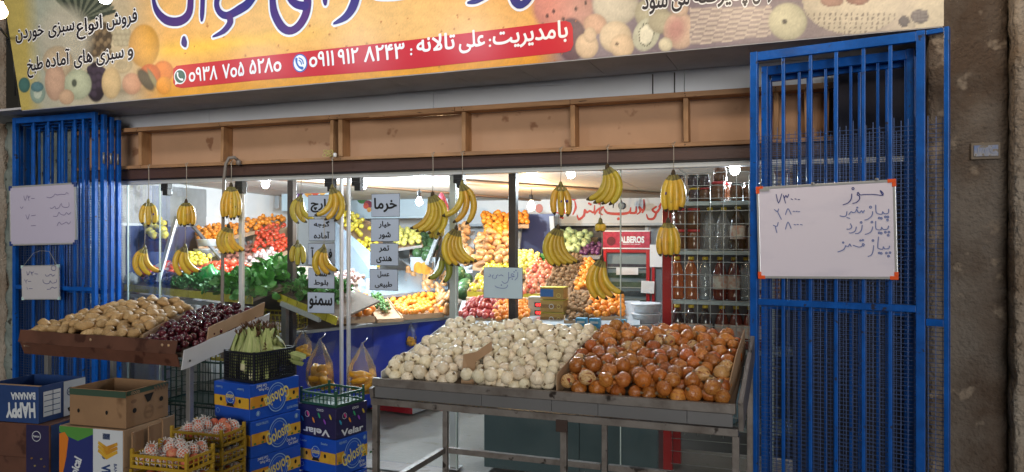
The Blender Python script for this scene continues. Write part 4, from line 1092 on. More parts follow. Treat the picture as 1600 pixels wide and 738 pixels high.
# ------------------------------------------------------------------ onion table at the street side
TL, TR, TF, TB, ZF, ZB = -1.83, -.245, 3.10, 3.83, .845, .985
t = thing('market_table', 'long grey metal table with a tilted tray top full of white and brown onions', 'table', ((TL + TR) / 2, (TF + TB) / 2, 0))
obj('tray_board', MB().add([(TL, TF, ZF - .045), (TR, TF, ZF - .045), (TR, TB, ZB - .045), (TL, TB, ZB - .045), (TL, TF, ZF - .03), (TR, TF, ZF - .03), (TR, TB, ZB - .03), (TL, TB, ZB - .03)], [(3, 2, 1, 0), (4, 5, 6, 7), (0, 1, 5, 4), (1, 2, 6, 5), (2, 3, 7, 6), (3, 0, 4, 7)]), m_shelf, t)
obj('front_rail', MB().span((TL - .01, TF - .03, ZF - .033), (TR + .01, TF - .003, ZF + .004)), m_tabl, t, bevel=.003)
xs_ = [TL, -1.30, -.98, -.78, -.42, TR]
for a, b in zip(xs_[:-1], xs_[1:]):
    obj('front_panel', MB().span((a + .001, TF - .022 - .001 * (a % .3), ZF - .085), (b - .001, TF - .008, ZF - .035)), m_tabg, t, bevel=.001)
obj('lower_rail', MB().span((TL - .015, TF - .034, ZF - .118), (TR + .02, TF + .01, ZF - .088)), m_tabl, t, bevel=.003)
g = MB(); g.bar((TR + .03, TF - .03, ZF - .04), (TR + .03, TB + .02, ZB - .02), .02, .12); obj('side_rail', g, m_tabl, t, bevel=.003)
g = MB(); g.bar((TL - .02, TF - .02, ZF - .07), (TL - .02, TB, ZB - .05), .02, .05); obj('side_rail', g, m_tabl, t, bevel=.003)
for x, y, z in ((TL, TF - .01, ZF - .12), (-.93, TF - .005, ZF - .12), (TR + .01, TF - .01, ZF - .12), (TL + .01, TB - .02, ZB - .06), (TR + .02, TB - .02, ZB - .06), (-.93, TB - .02, ZB - .06)):
    obj('leg', MB().span((x - .0135, y - .0135, 0), (x + .0135, y + .0135, z)), m_tabl, t, bevel=.002)
obj('brace', MB().span((TL + .03, TB - .035, .315), (-.95, TB - .005, .345)), m_tabl, t, bevel=.002)
obj('brace', MB().span((-.91, TB - .035, .315), (TR, TB - .005, .345)), m_tabl, t, bevel=.002)
obj('brace', MB().span((TL - .012, TF + .01, .315), (TL + .018, TB - .04, .345)), m_tabl, t, bevel=.002)
obj('bracket', MB().box((-.93, TF - .038, ZF - .135), (.05, .012, .05)), mat('rust', (.05, .03, .025, 1), .8), t, bevel=.003)
def zt(y): return ZF - .03 + (y - TF) / (TB - TF) * (ZB - ZF)
DIV = -.965
def cardwall(name, lab, pts, th=.004, m=None, cat='cardboard', grp=None):
    """a strip of card: pts are (x, y, zbottom, ztop)"""
    mb = MB()
    for (x0, y0, b0, t0), (x1, y1, b1, t1) in zip(pts[:-1], pts[1:]):
        d = Vector((x1 - x0, y1 - y0, 0)).normalized(); n = Vector((-d.y, d.x, 0)) * th / 2
        A, B = Vector((x0, y0, 0)), Vector((x1, y1, 0))
        vs = [A - n + Vector((0, 0, b0)), A + n + Vector((0, 0, b0)), A + n + Vector((0, 0, t0)), A - n + Vector((0, 0, t0)), B - n + Vector((0, 0, b1)), B + n + Vector((0, 0, b1)), B + n + Vector((0, 0, t1)), B - n + Vector((0, 0, t1))]
        mb.add(vs, [(0, 1, 2, 3), (7, 6, 5, 4), (0, 4, 5, 1), (1, 5, 6, 2), (2, 6, 7, 3), (3, 7, 4, 0)])
    return tag(obj(name, mb, m or m_card), lab, cat, grp)
cardwall('cardboard_divider', 'brown card wall standing between the white and the brown onions', [(DIV, TF + .005, zt(TF), zt(TF) + .10), (DIV - .004, (TF + TB) / 2, zt(3.46), zt(3.46) + .09), (DIV, TB, zt(TB), zt(TB) + .07)], m=m_cardl)
cardwall('cardboard_divider', 'light card wall along the inner right side of the brown onions', [(TR - .03, TF + .06, zt(TF), zt(TF) + .06), (TR - .012, TF + .3, zt(TF + .3), zt(TF + .3) + .125), (TR - .006, TB, zt(TB), zt(TB) + .10)], m=m_cardl)
cardwall('cardboard_divider', 'white card wall along the outer left side of the white onions', [(TL + .004, TF + .03, zt(TF), zt(TF) + .055), (TL + .004, TB, zt(TB), zt(TB) + .065)], m=m_cardw)
# torn flap among the white onions
q = atz(724, 598, .86); f = MB()
P = [atz(722, 602, .80), atz(740, 602, .80), at(766, 536, 3.34), at(764, 542, 3.35), at(741, 556, 3.25), at(727, 558, 3.22)]
f = MB(); front = [at(720, 603, 3.13), at(739, 603, 3.16), at(742, 566, 3.2), at(768, 548, 3.30), at(767, 534, 3.31), at(744, 550, 3.22), at(724, 554, 3.15)]
front = [Vector(p) for p in front]; back = [p + Vector((.002, .006, 0)) for p in front]; nF = len(front)
f.add(front + back, [tuple(range(nF)), tuple(range(2 * nF - 1, nF - 1, -1))] + [(i, (i + 1) % nF, (i + 1) % nF + nF, i + nF) for i in range(nF)])
tag(obj('cardboard_flap', f, m_cardl), 'torn brown card flap sticking up among the white onions', 'cardboard')

q3 = lambda x, y: (x, y, zt(y))
heap('white_onion', ON_W, q3(TL + .02, TF + .01), q3(DIV - .01, TF + .01), q3(DIV - .005, TB + .02), q3(TL + .02, TB + .02), .0295, .098, 'white onion heaped on the long grey table', 'white onion', 'white onions heaped on the grey table', sq=.87, bulge=.22, seed=4, nmax=520, K=50, nkeep=300)
FLP = [at(730, 600, 3.14), at(741, 590, 3.22), at(766, 570, 3.31)]
for o in [o for o in COL.objects if o.name.startswith('white_onion')]:
    q = o.location; hit = False
    for a_, b_ in zip(FLP[:-1], FLP[1:]):
        A = Vector((a_.x, a_.y)); B = Vector((b_.x, b_.y)); Q = Vector((q.x, q.y)); d = B - A; s = max(0, min(1, (Q - A).dot(d) / d.length_squared)); e = (Q - (A + d * s)).length
        if e < .026 and (Q.y < 3.25): hit = True
    if hit: bpy.data.objects.remove(o)
ob = heap('brown_onion', ON_B, q3(DIV + .01, TF + .01), q3(TR - .03, TF + .01), q3(TR - .02, TB + .02), q3(DIV + .01, TB + .02), .0335, .108, 'brown onion heaped on the long grey table', 'brown onion', 'brown onions heaped on the grey table', sq=.87, bulge=.22, seed=8, nmax=420, K=50, nkeep=300)
for i, o in enumerate(ob):
    if i % 8 == 3: o.data = ON_Y[i % 3]

# ------------------------------------------------------------------ potato and cherry stand
PL, PR, PF, PBk, PZF, PZB = -4.22, -3.03, 3.18, 3.80, .90, .995
t = thing('produce_stand', 'low stand with two tilted cardboard trays of potatoes and dark cherries', 'stand', ((PL + PR) / 2, 3.5, 0))
def pz(y): return PZF - .02 + (y - PF) / (PBk - PF) * (PZB - PZF)
obj('tray_board', MB().add([(PL, PF, pz(PF) - .02), (PR, PF, pz(PF) - .02), (PR, PBk, pz(PBk) - .02), (PL, PBk, pz(PBk) - .02), (PL, PF, pz(PF)), (PR, PF, pz(PF)), (PR, PBk, pz(PBk)), (PL, PBk, pz(PBk))], [(3, 2, 1, 0), (4, 5, 6, 7), (0, 1, 5, 4), (1, 2, 6, 5), (2, 3, 7, 6), (3, 0, 4, 7)]), m_shelf, t)
for (x, y) in ((PL + .06, PF + .1), (PR - .02, PF + .05), (PL + .06, PBk - .06), (PR - .04, PBk - .06)):
    obj('leg', MB().span((x - .014, y - .014, 0), (x + .014, y + .014, pz(y) - .022)), m_alud, t, bevel=.002)
# front of the cardboard trays: two folded bands, the upper leaning out
def leanpanel(name, a, b, z0, z1, lean0, lean1, m, th=.006, lab=None, cat='cardboard tray', holes=(), raw=False, ob=None):
    (ax, ay), (bx_, by) = a, b; mb = MB(); d = Vector((bx_ - ax, by - ay, 0)).normalized(); n = Vector((d.y, -d.x, 0)); N = 14; vs = []
    for i in range(N + 1):
        s = i / N; p = Vector((ax, ay, 0)).lerp(Vector((bx_, by, 0)), s); w = random.uniform(-.0025, .0025)
        for zz, ln in ((z0, lean0), (z1, lean1)):
            base = p + n * ln + Vector((0, 0, (zz if not callable(zz) else zz(s)) + w)); vs += [base, base - n * th]
    fs = []
    for i in range(N):
        o = i * 4; q = o + 4; fs += [(o, q, q + 2, o + 2), (o + 1, o + 3, q + 3, q + 1), (o + 2, q + 2, q + 3, o + 3), (o, o + 1, q + 1, q)]
    fs += [(0, 2, 3, 1), (N * 4, N * 4 + 1, N * 4 + 3, N * 4 + 2)]
    mb.add(vs, fs)
    if raw: return mb
    return tag(obj(name, mb, m), lab, cat) if lab else obj(name, mb, m, ob)
tr = thing('cardboard_tray', 'stained wide cardboard tray front holding the potatoes and the cherries', 'cardboard tray', (PL, PF, PZF))
obj('lower_band', leanpanel('', (PL - .03, PF + .02), (PR - .01, PF - .03), .815, .885, .0, .025, m_cardd, raw=True), m_cardd, tr)
obj('upper_band', leanpanel('', (PL - .02, PF + .01), (PR - .0, PF - .04), .888, .955, .035, .02, m_cardd, raw=True), m_cardd, tr)
for px in (135, 252, 262):
    p = at(px, 545 if px < 200 else 548, 3.11); obj('rivet', MB().lathe([(.001, 0), (.008, .001), (.008, .004), (.001, .005)], 10, c=(p.x, PF - .062 + (1 if px < 200 else 0) * .02, .93), axis=Matrix.Rotation(R(90), 3, 'X')), m_cardl, tr)
obj('side_flap', leanpanel('', (PL - .005, PBk), (PL - .005, PF), lambda s: pz(PBk) * (1 - s) + pz(PF) * s - .02, lambda s: pz(PBk) * (1 - s) + pz(PF) * s + .06, .0, .03, m_cardl, raw=True), m_cardl, tr)
obj('white_side', leanpanel('', (PR + .005, PF - .045), (PR + .005, PBk + .02), lambda s: .80 + s * .125, lambda s: .905 + s * .13, .012, .03, m_cardw, raw=True), m_cardw, tr)
obj('inner_side', leanpanel('', (PR - .012, PF + .17), (PR - .012, PBk + .02), lambda s: .93 + s * .09, lambda s: 1.0 + s * .10, .0, .012, m_cardl, raw=True), m_cardl, tr)
for y in (PF + .0, PF + .4):
    obj('rivet', MB().lathe([(.001, 0), (.006, .001), (.006, .004), (.001, .005)], 10, c=(PR + .026, y, .845 + (y - PF) * .22), axis=Matrix.Rotation(R(90), 3, 'Y')), mat('dark rivet', (.05, .05, .05, 1), .4, metal=.8), tr)
PD = at(236, 530, 3.3).x + .02
cardwall('cardboard_divider', 'slanting card wall between the potatoes and the dark cherries', [(-3.345, PF + .02, pz(PF), pz(PF) + .085), (-3.47, 3.5, pz(3.5), pz(3.5) + .08), (-3.59, PBk, pz(PBk), pz(PBk) + .05)], m=m_cardl)
p3 = lambda x, y: (x, y, pz(y))
heap('potato', POT, p3(PL + .02, PF + .01), p3(-3.36, PF + .01), p3(-3.60, PBk + .04), p3(PL + .06, PBk + .04), .0315, .125, 'potato heaped on the low stand', 'potato', 'potatoes heaped on the low stand', sq=.86, bulge=.3, orient='flat', seed=5)
heap('cherry', CHE, p3(-3.33, PF + .0), p3(PR - .02, PF + .0), p3(PR - .015, PBk + .03), p3(-3.57, PBk + .03), .0215, .135, 'dark red cherry heaped beside the potatoes', 'cherry', 'dark cherries heaped on the low stand', sq=.93, bulge=.5, seed=6, nmax=300, K=60)

# ------------------------------------------------------------------ printed cartons
def carton(name, label, corner, W, D, H, rot, m, open_top=False, group=None, inner=None, flaps=False, th=.006):
    rot += random.uniform(-.02, .02)
    """corner: nearest bottom corner (front right); box extends left by W, back by D"""
    t = thing(name, label, 'carton', corner, group, rot); hw = Vector((-W / 2, D / 2, 0))
    if not open_top:
        obj('carton_body', MB().span((-W, 0, 0), (0, D, H * .62)), m, t, bevel=.003, local=True)
        obj('carton_lid', MB().span((-W - .003, -.003, H * .622), (.003, D + .003, H)), m, t, bevel=.003, local=True)
    else:
        for nm, a, b in (('side_panel', (-W, 0, 0), (0, th, H)), ('side_panel', (-W, D - th, 0), (0, D, H)), ('end_panel', (-W, th + .0005, 0), (-W + th, D - th - .0005, H)), ('end_panel', (-th, th + .0005, 0), (0, D - th - .0005, H)),
                         ('bottom_panel', (-W + th + .001, th + .001, 0), (-th - .001, D - th - .001, th))):
            obj(nm, MB().span(a, b), m if not inner else inner, t, bevel=.0015, local=True)
    return t
def face_planes(W, D, H):
    """local planes of the front (-y) and right (+x) faces, origin at the face's lower left"""
    return Plane((-W, -.001, 0), (1, 0, 0), (0, 0, 1)), Plane((.001, 0, 0), (0, 1, 0), (0, 0, 1))
def lprint(name, V, F, pl, m, t, off=.001):
    mb = MB(); mb.add([pl.p(x, y, off) for x, y in V], F); return obj(name, mb, m, t, local=True)
def lrect(name, x0, y0, x1, y1, pl, m, t, off=.001): return lprint(name, [(x0, y0), (x1, y0), (x1, y1), (x0, y1)], [(0, 1, 2, 3)], pl, m, t, off)
def lell(name, cx, cy, rx, ry, pl, m, t, off=.001, a=0): return lprint(name, ellipse(cx, cy, rx, ry, 20, a), [tuple(range(20))], pl, m, t, off)
def ltext(name, body, cx, cy, w, h, pl, m, t, ang=0, bold=.02, off=.002):
    fv, ff, x0, x1, y0, y1 = glyphs(body, bold)
    P = (fv - np.array(((x0 + x1) / 2, (y0 + y1) / 2))) * np.array((w / (x1 - x0), h / (y1 - y0))); c, s = math.cos(ang), math.sin(ang)
    P = np.stack([P[:, 0] * c - P[:, 1] * s + cx, P[:, 0] * s + P[:, 1] * c + cy], 1); return lprint(name, P, ff, pl, m, t, off)
def lring(name, cx, cy, r, w, pl, m, t, off=.001, ry=None):
    ry = ry or r; n = 26; V = []; 
    for k in range(n):
        a = 2 * math.pi * k / n; V += [(cx + r * math.cos(a), cy + ry * math.sin(a)), (cx + (r - w) * math.cos(a), cy + (ry - w) * math.sin(a))]
    return lprint(name, V, [(2 * k, 2 * ((k + 1) % n), 2 * ((k + 1) % n) + 1, 2 * k + 1) for k in range(n)], pl, m, t, off)
m_cblue = mat('carton blue', (.010, .075, .47, 1), .38, noise=.12, nscale=3, bump=.04, bscale=8)
m_cyel = mat('carton yellow', (.62, .36, .035, 1), .4, col2=(.50, .22, .02, 1), nscale=9, ncon=(.45, .6))
m_cwht = mat('carton print white', (.60, .63, .68, 1), .4); m_clb = mat('carton print pale blue', (.30, .45, .62, 1), .4); m_hole = mat('hand hole shade', (.01, .008, .008, 1), .9)
m_gy = mat('carton logo yellow', (.66, .55, .16, 1), .4); m_grn = mat('carton print green', (.06, .16, .05, 1), .5)
def fruit_carton(corner, rot, label, up, W=.26, D=.33, H=.182, z=None):
    t = carton('fruit_carton', label, corner, W, D, H, rot, m_cblue, group='blue and yellow fruit cartons'); F, Rr = face_planes(W, D, H)
    F = Plane((-W, -.0045, 0), (1, 0, 0), (0, 0, 1)); Rr = Plane((.0045, 0, 0), (0, 1, 0), (0, 0, 1))
    lrect('yellow_band', .004, H * .34, W + .002, H * .64, F, m_cyel, t); lrect('yellow_band', -.002, H * .34, D, H * .66, Rr, m_cyel, t)
    s = 1 if up else -1; a = 0 if up else math.pi
    # long face
    cx, cy = D * (.53), H * (.52)
    lell('round_emblem', cx, cy, H * .37, H * .43, Rr, m_cblue, t, .0016); lring('emblem_ring', cx, cy, H * .35, .004, Rr, m_clb, t, .0022, H * .41); lring('emblem_ring', cx, cy, H * .27, .0018, Rr, m_clb, t, .0022, H * .33)
    ltext('brand_lettering', 'Golosita', cx, cy, H * .92, H * .34, Rr, m_gy, t, R(16) + a, .018, .003)
    ltext('slogan', 'Con Frutt,', cx + s * D * .27, cy - s * H * .30, D * .2, H * .09, Rr, m_cwht, t, a, .02); ltext('slogan', 'Con Scent!', cx + s * D * .31, cy - s * H * .40, D * .2, H * .09, Rr, m_cwht, t, a, .02)
    ltext('small_print', 'FRESH FRUITS', cx - s * D * .33, cy + s * H * .38, D * .24, H * .07, Rr, m_clb, t, a, .01)
    lring('seal', cx + s * D * .38, cy + s * H * .34, .013, .002, Rr, m_clb, t, .0016); lell('seal_face', cx + s * D * .38, cy + s * H * .34, .007, .009, Rr, m_clb, t)
    for dx in (-.30, .36): lell('hand_hole', cx + dx * D, cy - s * H * .02, .008, .011, Rr, m_hole, t, .0018)
    for k in range(7): lell('print_leaf', .02 + k * .05, H * .36 + .004, .009, .006, Rr, m_grn, t, .0013)
    # short face
    cx = W * .48
    lell('shield', cx, H * .60, .036, .046, F, m_cblue, t, .0016); lring('emblem_ring', cx, H * .61, .03, .003, F, m_clb, t, .0022); ltext('brand_lettering', 'Golosita', cx, H * .62, .06, .025, F, m_gy, t, a, .02, .003)
    lprint('hand_hole', [(cx - .03, H * .36), (cx + .03, H * .36), (cx + .018, H * .45), (cx - .018, H * .45)], [(0, 1, 2, 3)], F, m_hole, t, .0028)
    for dx in (-.07, .07): lell('hand_hole', cx + dx, H * .53, .009, .011, F, m_hole, t, .0018)
    for sx in (.04, .2): ltext('small_print', 'Ecuador', sx, H * .86, .05, .012, F, m_clb, t, a, .01)
    lring('seal', .03, H * .2, .013, .002, F, m_clb, t); return t
RB = R(-10); ax = Vector((math.cos(RB), math.sin(RB), 0)); ay = Vector((-math.sin(RB), math.cos(RB), 0))
CZ = .7475 ; c0 = atz(390, 602, CZ)
hs = .185
labs = ['topmost blue and yellow carton under the black corn crate', 'blue and yellow carton second from top under the corn crate', 'blue and yellow carton third from top under the corn crate', 'lowest blue and yellow carton under the corn crate']
for i in range(4):
    fruit_carton((c0.x + .006 * (i % 2), c0.y + .004 * i, CZ - (i + 1) * (hs + .0015)), RB, labs[i], i % 2 == 1 if i else False, H=hs)
c1 = atz(525, 612, .664)
fruit_carton((c1.x, c1.y, .20), RB, 'blue and yellow carton under the dark carton with coloured drops', True, W=.28, D=.24, H=.20)
fruit_carton((c1.x + .004, c1.y, -.004 + .006), RB, 'bottom blue and yellow carton of the second stack', True, W=.28, D=.24, H=.192)
m_nv = mat('carton dark violet', (.025, .02, .075, 1), .4, noise=.2, nscale=4)
t = carton('printed_carton', 'dark violet carton with coloured drops printed on it under the green crate', (c1.x, c1.y, .402), .28, .24, .17, RB, m_nv)
F = Plane((-.28, -.0045, 0), (1, 0, 0), (0, 0, 1)); Rr = Plane((.0045, 0, 0), (0, 1, 0), (0, 0, 1))
for pl, w in ((F, .28), (Rr, .24)):
    for k, c in enumerate(('#2f8fb0', '#c0397a', '#d98a2a', '#3aa06a', '#8a4ab0', '#c8b03a')): lell('printed_drop', w * (.12 + .15 * k), .06 + .03 * (k % 2) + .03, .006, .016, pl, mat('drop ' + c, hexc(c), .4), t, a=.5)
    ltext('brand_lettering', 'Velar', w * .5, .03, w * .7, .034, pl, m_cwht, t, math.pi if pl is F else 0, .03); lring('seal', w * .25, .12, .017, .002, pl, m_cwht, t, .0016); ltext('small_print', 'COCO', w * .6, .15, .05, .012, pl, m_cwht, t, 0, .02)

# crates ------------------------------------------------------------
def crate(name, label, corner, W, D, H, rot, m, nv=8, nh=3, group=None, post=.012, bar=.004, cat='crate', local_origin=None, tall=.02, plates=False):
    t = thing(name, label, cat, corner, group, rot)
    obj('floor_grid', MB().span((-W + .004, .004, 0), (-.004, D - .004, .006)), m, t, local=True)
    for sx in (-W + post / 2, -post / 2):
        for sy in (post / 2, D - post / 2): obj('corner_post', MB().span((sx - post / 2, sy - post / 2, 0), (sx + post / 2, sy + post / 2, H + tall)), m, t, local=True, bevel=.002)
    for (a, b, nn) in (((-W + post, bar / 2), (-post, bar / 2), nv), ((-W + post, D - bar / 2), (-post, D - bar / 2), nv), ((-W + bar / 2, post), (-W + bar / 2, D - post), int(nv * D / W)), ((-bar / 2, post), (-bar / 2, D - post), int(nv * D / W))):
        g = MB(); a = Vector((*a, 0)); b = Vector((*b, 0))
        g.bar(a + Vector((0, 0, H - .006)), b + Vector((0, 0, H - .006)), bar * 1.8, .012); g.bar(a + Vector((0, 0, .008)), b + Vector((0, 0, .008)), bar * 1.6, .014)
        for k in range(1, nh): z = .008 + (H - .014) * k / nh; g.bar(a + Vector((0, 0, z)), b + Vector((0, 0, z)), bar, bar)
        for k in range(1, nn): q = a.lerp(b, k / nn); g.bar(q + Vector((0, 0, .012)), q + Vector((0, 0, H - .01)), bar, bar * .9, up=(0, 1, 0))
        obj('side_lattice', g, m, t, local=True)
    return t
m_ycr = mat('mustard plastic', (.42, .26, .02, 1), .4, noise=.25, nscale=9, val=.1)
m_bcr = mat('black crate plastic', (.012, .013, .02, 1), .35)
m_gcr = mat('dark green plastic', (.02, .075, .045, 1), .4)
cc = c0 + ax * -.004 + ay * .03
t = crate('corn_crate', 'black lattice plastic crate full of corn cobs on the blue cartons', (cc.x, cc.y, CZ + .001), .23, .285, .155, RB, m_bcr, 15, 9, bar=.0045, tall=.004)
crate('green_crate', 'flat dark green crate upside down on the dark violet carton', (c1.x, c1.y, .574), .27, .23, .07, RB, m_gcr, 9, 2)
# corn cobs
m_husk = mat('corn husk', (.25, .32, .10, 1), .6, col2=(.42, .44, .19, 1), nscale=30, nstretch=(3, 3, .15), val=.15, bump=.15, bscale=30)
m_silk = mat('corn silk', (.10, .045, .02, 1), .8); m_base = mat('corn butt', (.55, .52, .33, 1), .6)
def cob(i, top=True):
    rs = random.Random(i); mb = MB(); b = rs.uniform(-.12, .12)
    mb.tube([(b * z * z * .3, 0, z * .110) for z in np.linspace(-1, 1, 10)], [.012, .024, .029, .031, .031, .029, .025, .019, .012, .005], 10, mis=[2] + [0] * 9)
    for k in range(4):
        a = k * 1.57 + rs.random(); c, s = math.cos(a), math.sin(a); L = rs.uniform(.8, 1.08)
        pts = []
        for z in np.linspace(-1, L, 7):
            r = .0335 * (1 - .12 * z * z) * (1 if z < .3 else 1 - (z - .3) * 1.0); w = .018 * (1 - max(0, z) ** 2 * .75)
            pts += [(r * c - w * s, r * s + w * c, z * .115), (r * 1.1 * c, r * 1.1 * s, z * .115), (r * c + w * s, r * s - w * c, z * .115)]
        for q in range(6):
            o = len(mb.v)
            mb.add([pts[q * 3], pts[q * 3 + 1], pts[q * 3 + 2], pts[q * 3 + 3], pts[q * 3 + 4], pts[q * 3 + 5]], [(0, 1, 4, 3), (1, 2, 5, 4)], 0, True)
    for k in range(9):
        a = rs.uniform(0, 6.28); e = rs.uniform(.004, .02); mb.tube([(0, 0, .105), (e * .6 * math.cos(a), e * .6 * math.sin(a), .122), (e * math.cos(a), e * math.sin(a), .128 + rs.uniform(0, .014))], .0022, 4, mi=1)
    return mb.mesh('corn_cob', [m_husk, m_silk, m_base])
COB = [cob(i) for i in range(4)]
k = 0
for i in range(5):
    for j in range(6):
        x = -.045 - i * .035; y = .048 + j * .038; up = (i + j) % 5 != 0
        q = cc + ax * x + ay * y + Vector((0, 0, CZ - cc.z + .125 + random.uniform(-.02, .035) + (.015 if 0 < i < 4 else 0)))
        o = bpy.data.objects.new('corn_cob', COB[k % 4]); COL.objects.link(o); k += 1; o.location = q
        o.rotation_euler = (random.uniform(-.05, .16), random.uniform(-.16, .06), random.uniform(-3, 3)) if not (i < 2 and j > 3) else (R(58) + random.uniform(-.3, .3), 0, random.uniform(-1, 1))
        tag(o, ('husked corn cob lying tilted at the back right of the black crate' if (i < 2 and j > 3) else 'green husked corn cob near the front face of the black crate' if j < 2 else 'green husked corn cob standing deeper in the black crate'), 'corn cob', 'corn cobs in the black crate')

# peaches in foam nets
PEA = [lump('peach', m_pea, (1, 1, .95), .05, 1.2, i, 14, 9, .2) for i in range(3)]
def netmesh(i):
    rs = random.Random(i); mb = MB(); N = 9
    P = lambda u, v: Vector((math.cos(u) * math.cos(v), math.sin(u) * math.cos(v), math.sin(v))) * (1.07 if v < 1.1 else 1.12)
    for k in range(N):
        for s in (1, -1):
            pts = [P(2 * math.pi * k / N + s * j * math.pi / N, -1.15 + j * .31) for j in range(8)]
            e = pts[-1]; pts.append(e + Vector((e.x * .7 + rs.uniform(-.2, .2), e.y * .7, .28)))
            mb.tube(pts, .062, 4, caps=False)
    return mb.mesh('foam_net', [m_net])
NET = [netmesh(i) for i in range(2)]
def peach_crate(corner, rot, label, n, full=True, H=.062, W=.30, D=.185):
    t = crate('fruit_crate', label, corner, W, D, H, rot, m_ycr, 9, 2, 'small mustard fruit crates', post=.014, bar=.0045, tall=.022)
    a_ = Vector((math.cos(rot), math.sin(rot), 0)); b_ = Vector((-math.sin(rot), math.cos(rot), 0)); c = Vector(corner)
    rs = random.Random(int(corner[2] * 1000)); items = []
    for layer in range(2 if full else 1):
        for i in range(5):
            for j in range(3):
                if layer and rs.random() < .25: continue
                x = -.035 - i * .057 - (layer * .02); y = .035 + j * .055 + layer * .01
                if x < -W + .02 or y > D - .02: continue
                items.append((c + a_ * x + b_ * y + Vector((0, 0, .032 + layer * .036 + rs.uniform(-.004, .006)))))
    for p in items[:]:
        tp = thing('peach', 'peach in white foam net, ' + label.replace('mustard crate of peaches', 'mustard crate').replace('mustard ', ''), 'peach', p, 'peaches in the mustard crates')
        tp.rotation_euler = (rs.uniform(-.9, .9), rs.uniform(-.9, .9), rs.uniform(-3, 3)); r = rs.uniform(.024, .028); tp.scale = (r, r, r)
        link('flesh', PEA[rs.randrange(3)], tp)
        if rs.random() < .72: link('foam_net', NET[rs.randrange(2)], tp)
zA = .555; a1 = atz(346, 680, zA)
for i in range(4):
    peach_crate((a1.x + .003 * (i % 2), a1.y, zA - .062 - i * .087), R(3), ['top mustard crate of peaches against the blue cartons', 'second mustard crate from top against the blue cartons', 'third mustard crate from top against the blue cartons', 'fourth mustard crate from top against the blue cartons'][i], 8, i == 0)
zB = .545; b1 = atz(292, 718, zB)
for i in range(4):
    peach_crate((b1.x, b1.y - .004 * (i % 2), zB - .062 - i * .087), R(4), ['top crate of the front stack of mustard crates', 'second crate of the front stack of mustard crates', 'third crate of the front stack of mustard crates', 'fourth crate of the front stack of mustard crates'][i], 8, i == 0)

# cartons at the left corner ----------------------------------------------------
bc = atz(197, 612, .71)
t = carton('open_carton', 'open brown cardboard carton with round holes and a green printed rim', (bc.x, bc.y, .52), .36, .30, .19, R(5), m_card, True, th=.007)
F, Rr = face_planes(.36, .30, .19)
m_dg = mat('printed dark green', (.035, .07, .045, 1), .7); m_fb = mat('faint brown print', (.20, .11, .06, 1), .8)
lrect('printed_rim', 0, .155, .36, .188, F, m_dg, t); lrect('printed_rim', 0, .165, .30, .188, Rr, m_dg, t); ltext('lettering', 'GOOD', .06, .175, .06, .014, Rr, m_cardl, t, math.pi, .03)
for x in (.24, .06): lell('hand_hole', x, .075, .008, .011, F, m_hole, t, .0016)
for x, y in ((.055, .082), (.245, .105)): lell('hand_hole', x, y, .014, .013, Rr, m_hole, t, .0016)
lprint('hand_hole', [(.12, .15), (.19, .152), (.165, .112), (.145, .106)], [(0, 1, 2, 3)], Rr, m_hole, t, .0016)
lring('faint_seal', .155, .055, .035, .002, Rr, m_fb, t); lring('faint_seal', .155, .055, .028, .0015, Rr, m_fb, t); ltext('faint_print', 'FRESH', .155, .055, .045, .014, Rr, m_fb, t, 0, .01)
lell('faint_print', .24, .06, .02, .008, Rr, m_fb, t); lell('faint_print', .05, .13, .02, .01, Rr, m_fb, t)
for k in range(5): lprint('printed_leaf', [(.19 + k * .022, .186), (.2 + k * .022, .15), (.212 + k * .022, .17)], [(0, 1, 2)], Rr, m_fb, t, .0016)
m_cb2 = mat('carton deep blue', (.02, .055, .19, 1), .45, noise=.2, nscale=4)
hc = atz(60, 605, .69)
t = carton('open_carton', 'open blue banana carton with upside down white lettering, leftmost on the pile', (hc.x, hc.y, .492), .36, .32, .198, R(6), m_cb2, True, th=.007)
F, Rr = face_planes(.36, .32, .198)
ltext('brand_lettering', 'BANANA', .262, .145, .16, .036, F, m_cwht, t, math.pi + .05, .04); ltext('brand_lettering', 'HAPPY', .245, .068, .19, .075, F, m_cwht, t, math.pi + .05, .045)
g = ellipse(.05, .08, .05, .075); lprint('printed_banana', g, [tuple(range(20))], F, m_cyel, t, .0012)
lrect('white_end', .165, .002, .318, .196, Rr, m_cwht, t, .0008); lrect('label', .03, .03, .145, .165, Rr, m_cwht, t)
for k in range(4): lrect('label_line', .035, .052 + k * .03, .14, .056 + k * .03, Rr, m_cb2, t, .0016)
lrect('label_line', .09, .03, .094, .165, Rr, m_cb2, t, .0018)
lring('seal', .21, .135, .024, .005, Rr, m_cb2, t); ltext('seal_print', 'GLOBAL', .21, .135, .03, .01, Rr, m_cb2, t, 0, .03); lprint('hand_hole', [(.19, .045), (.27, .06), (.26, .035), (.2, .022)], [(0, 1, 2, 3)], Rr, m_hole, t, .0016)
obj('rim_lining', MB().span((-.353, .008, .195), (-.007, .03, .199)), m_cardl, t, local=True)
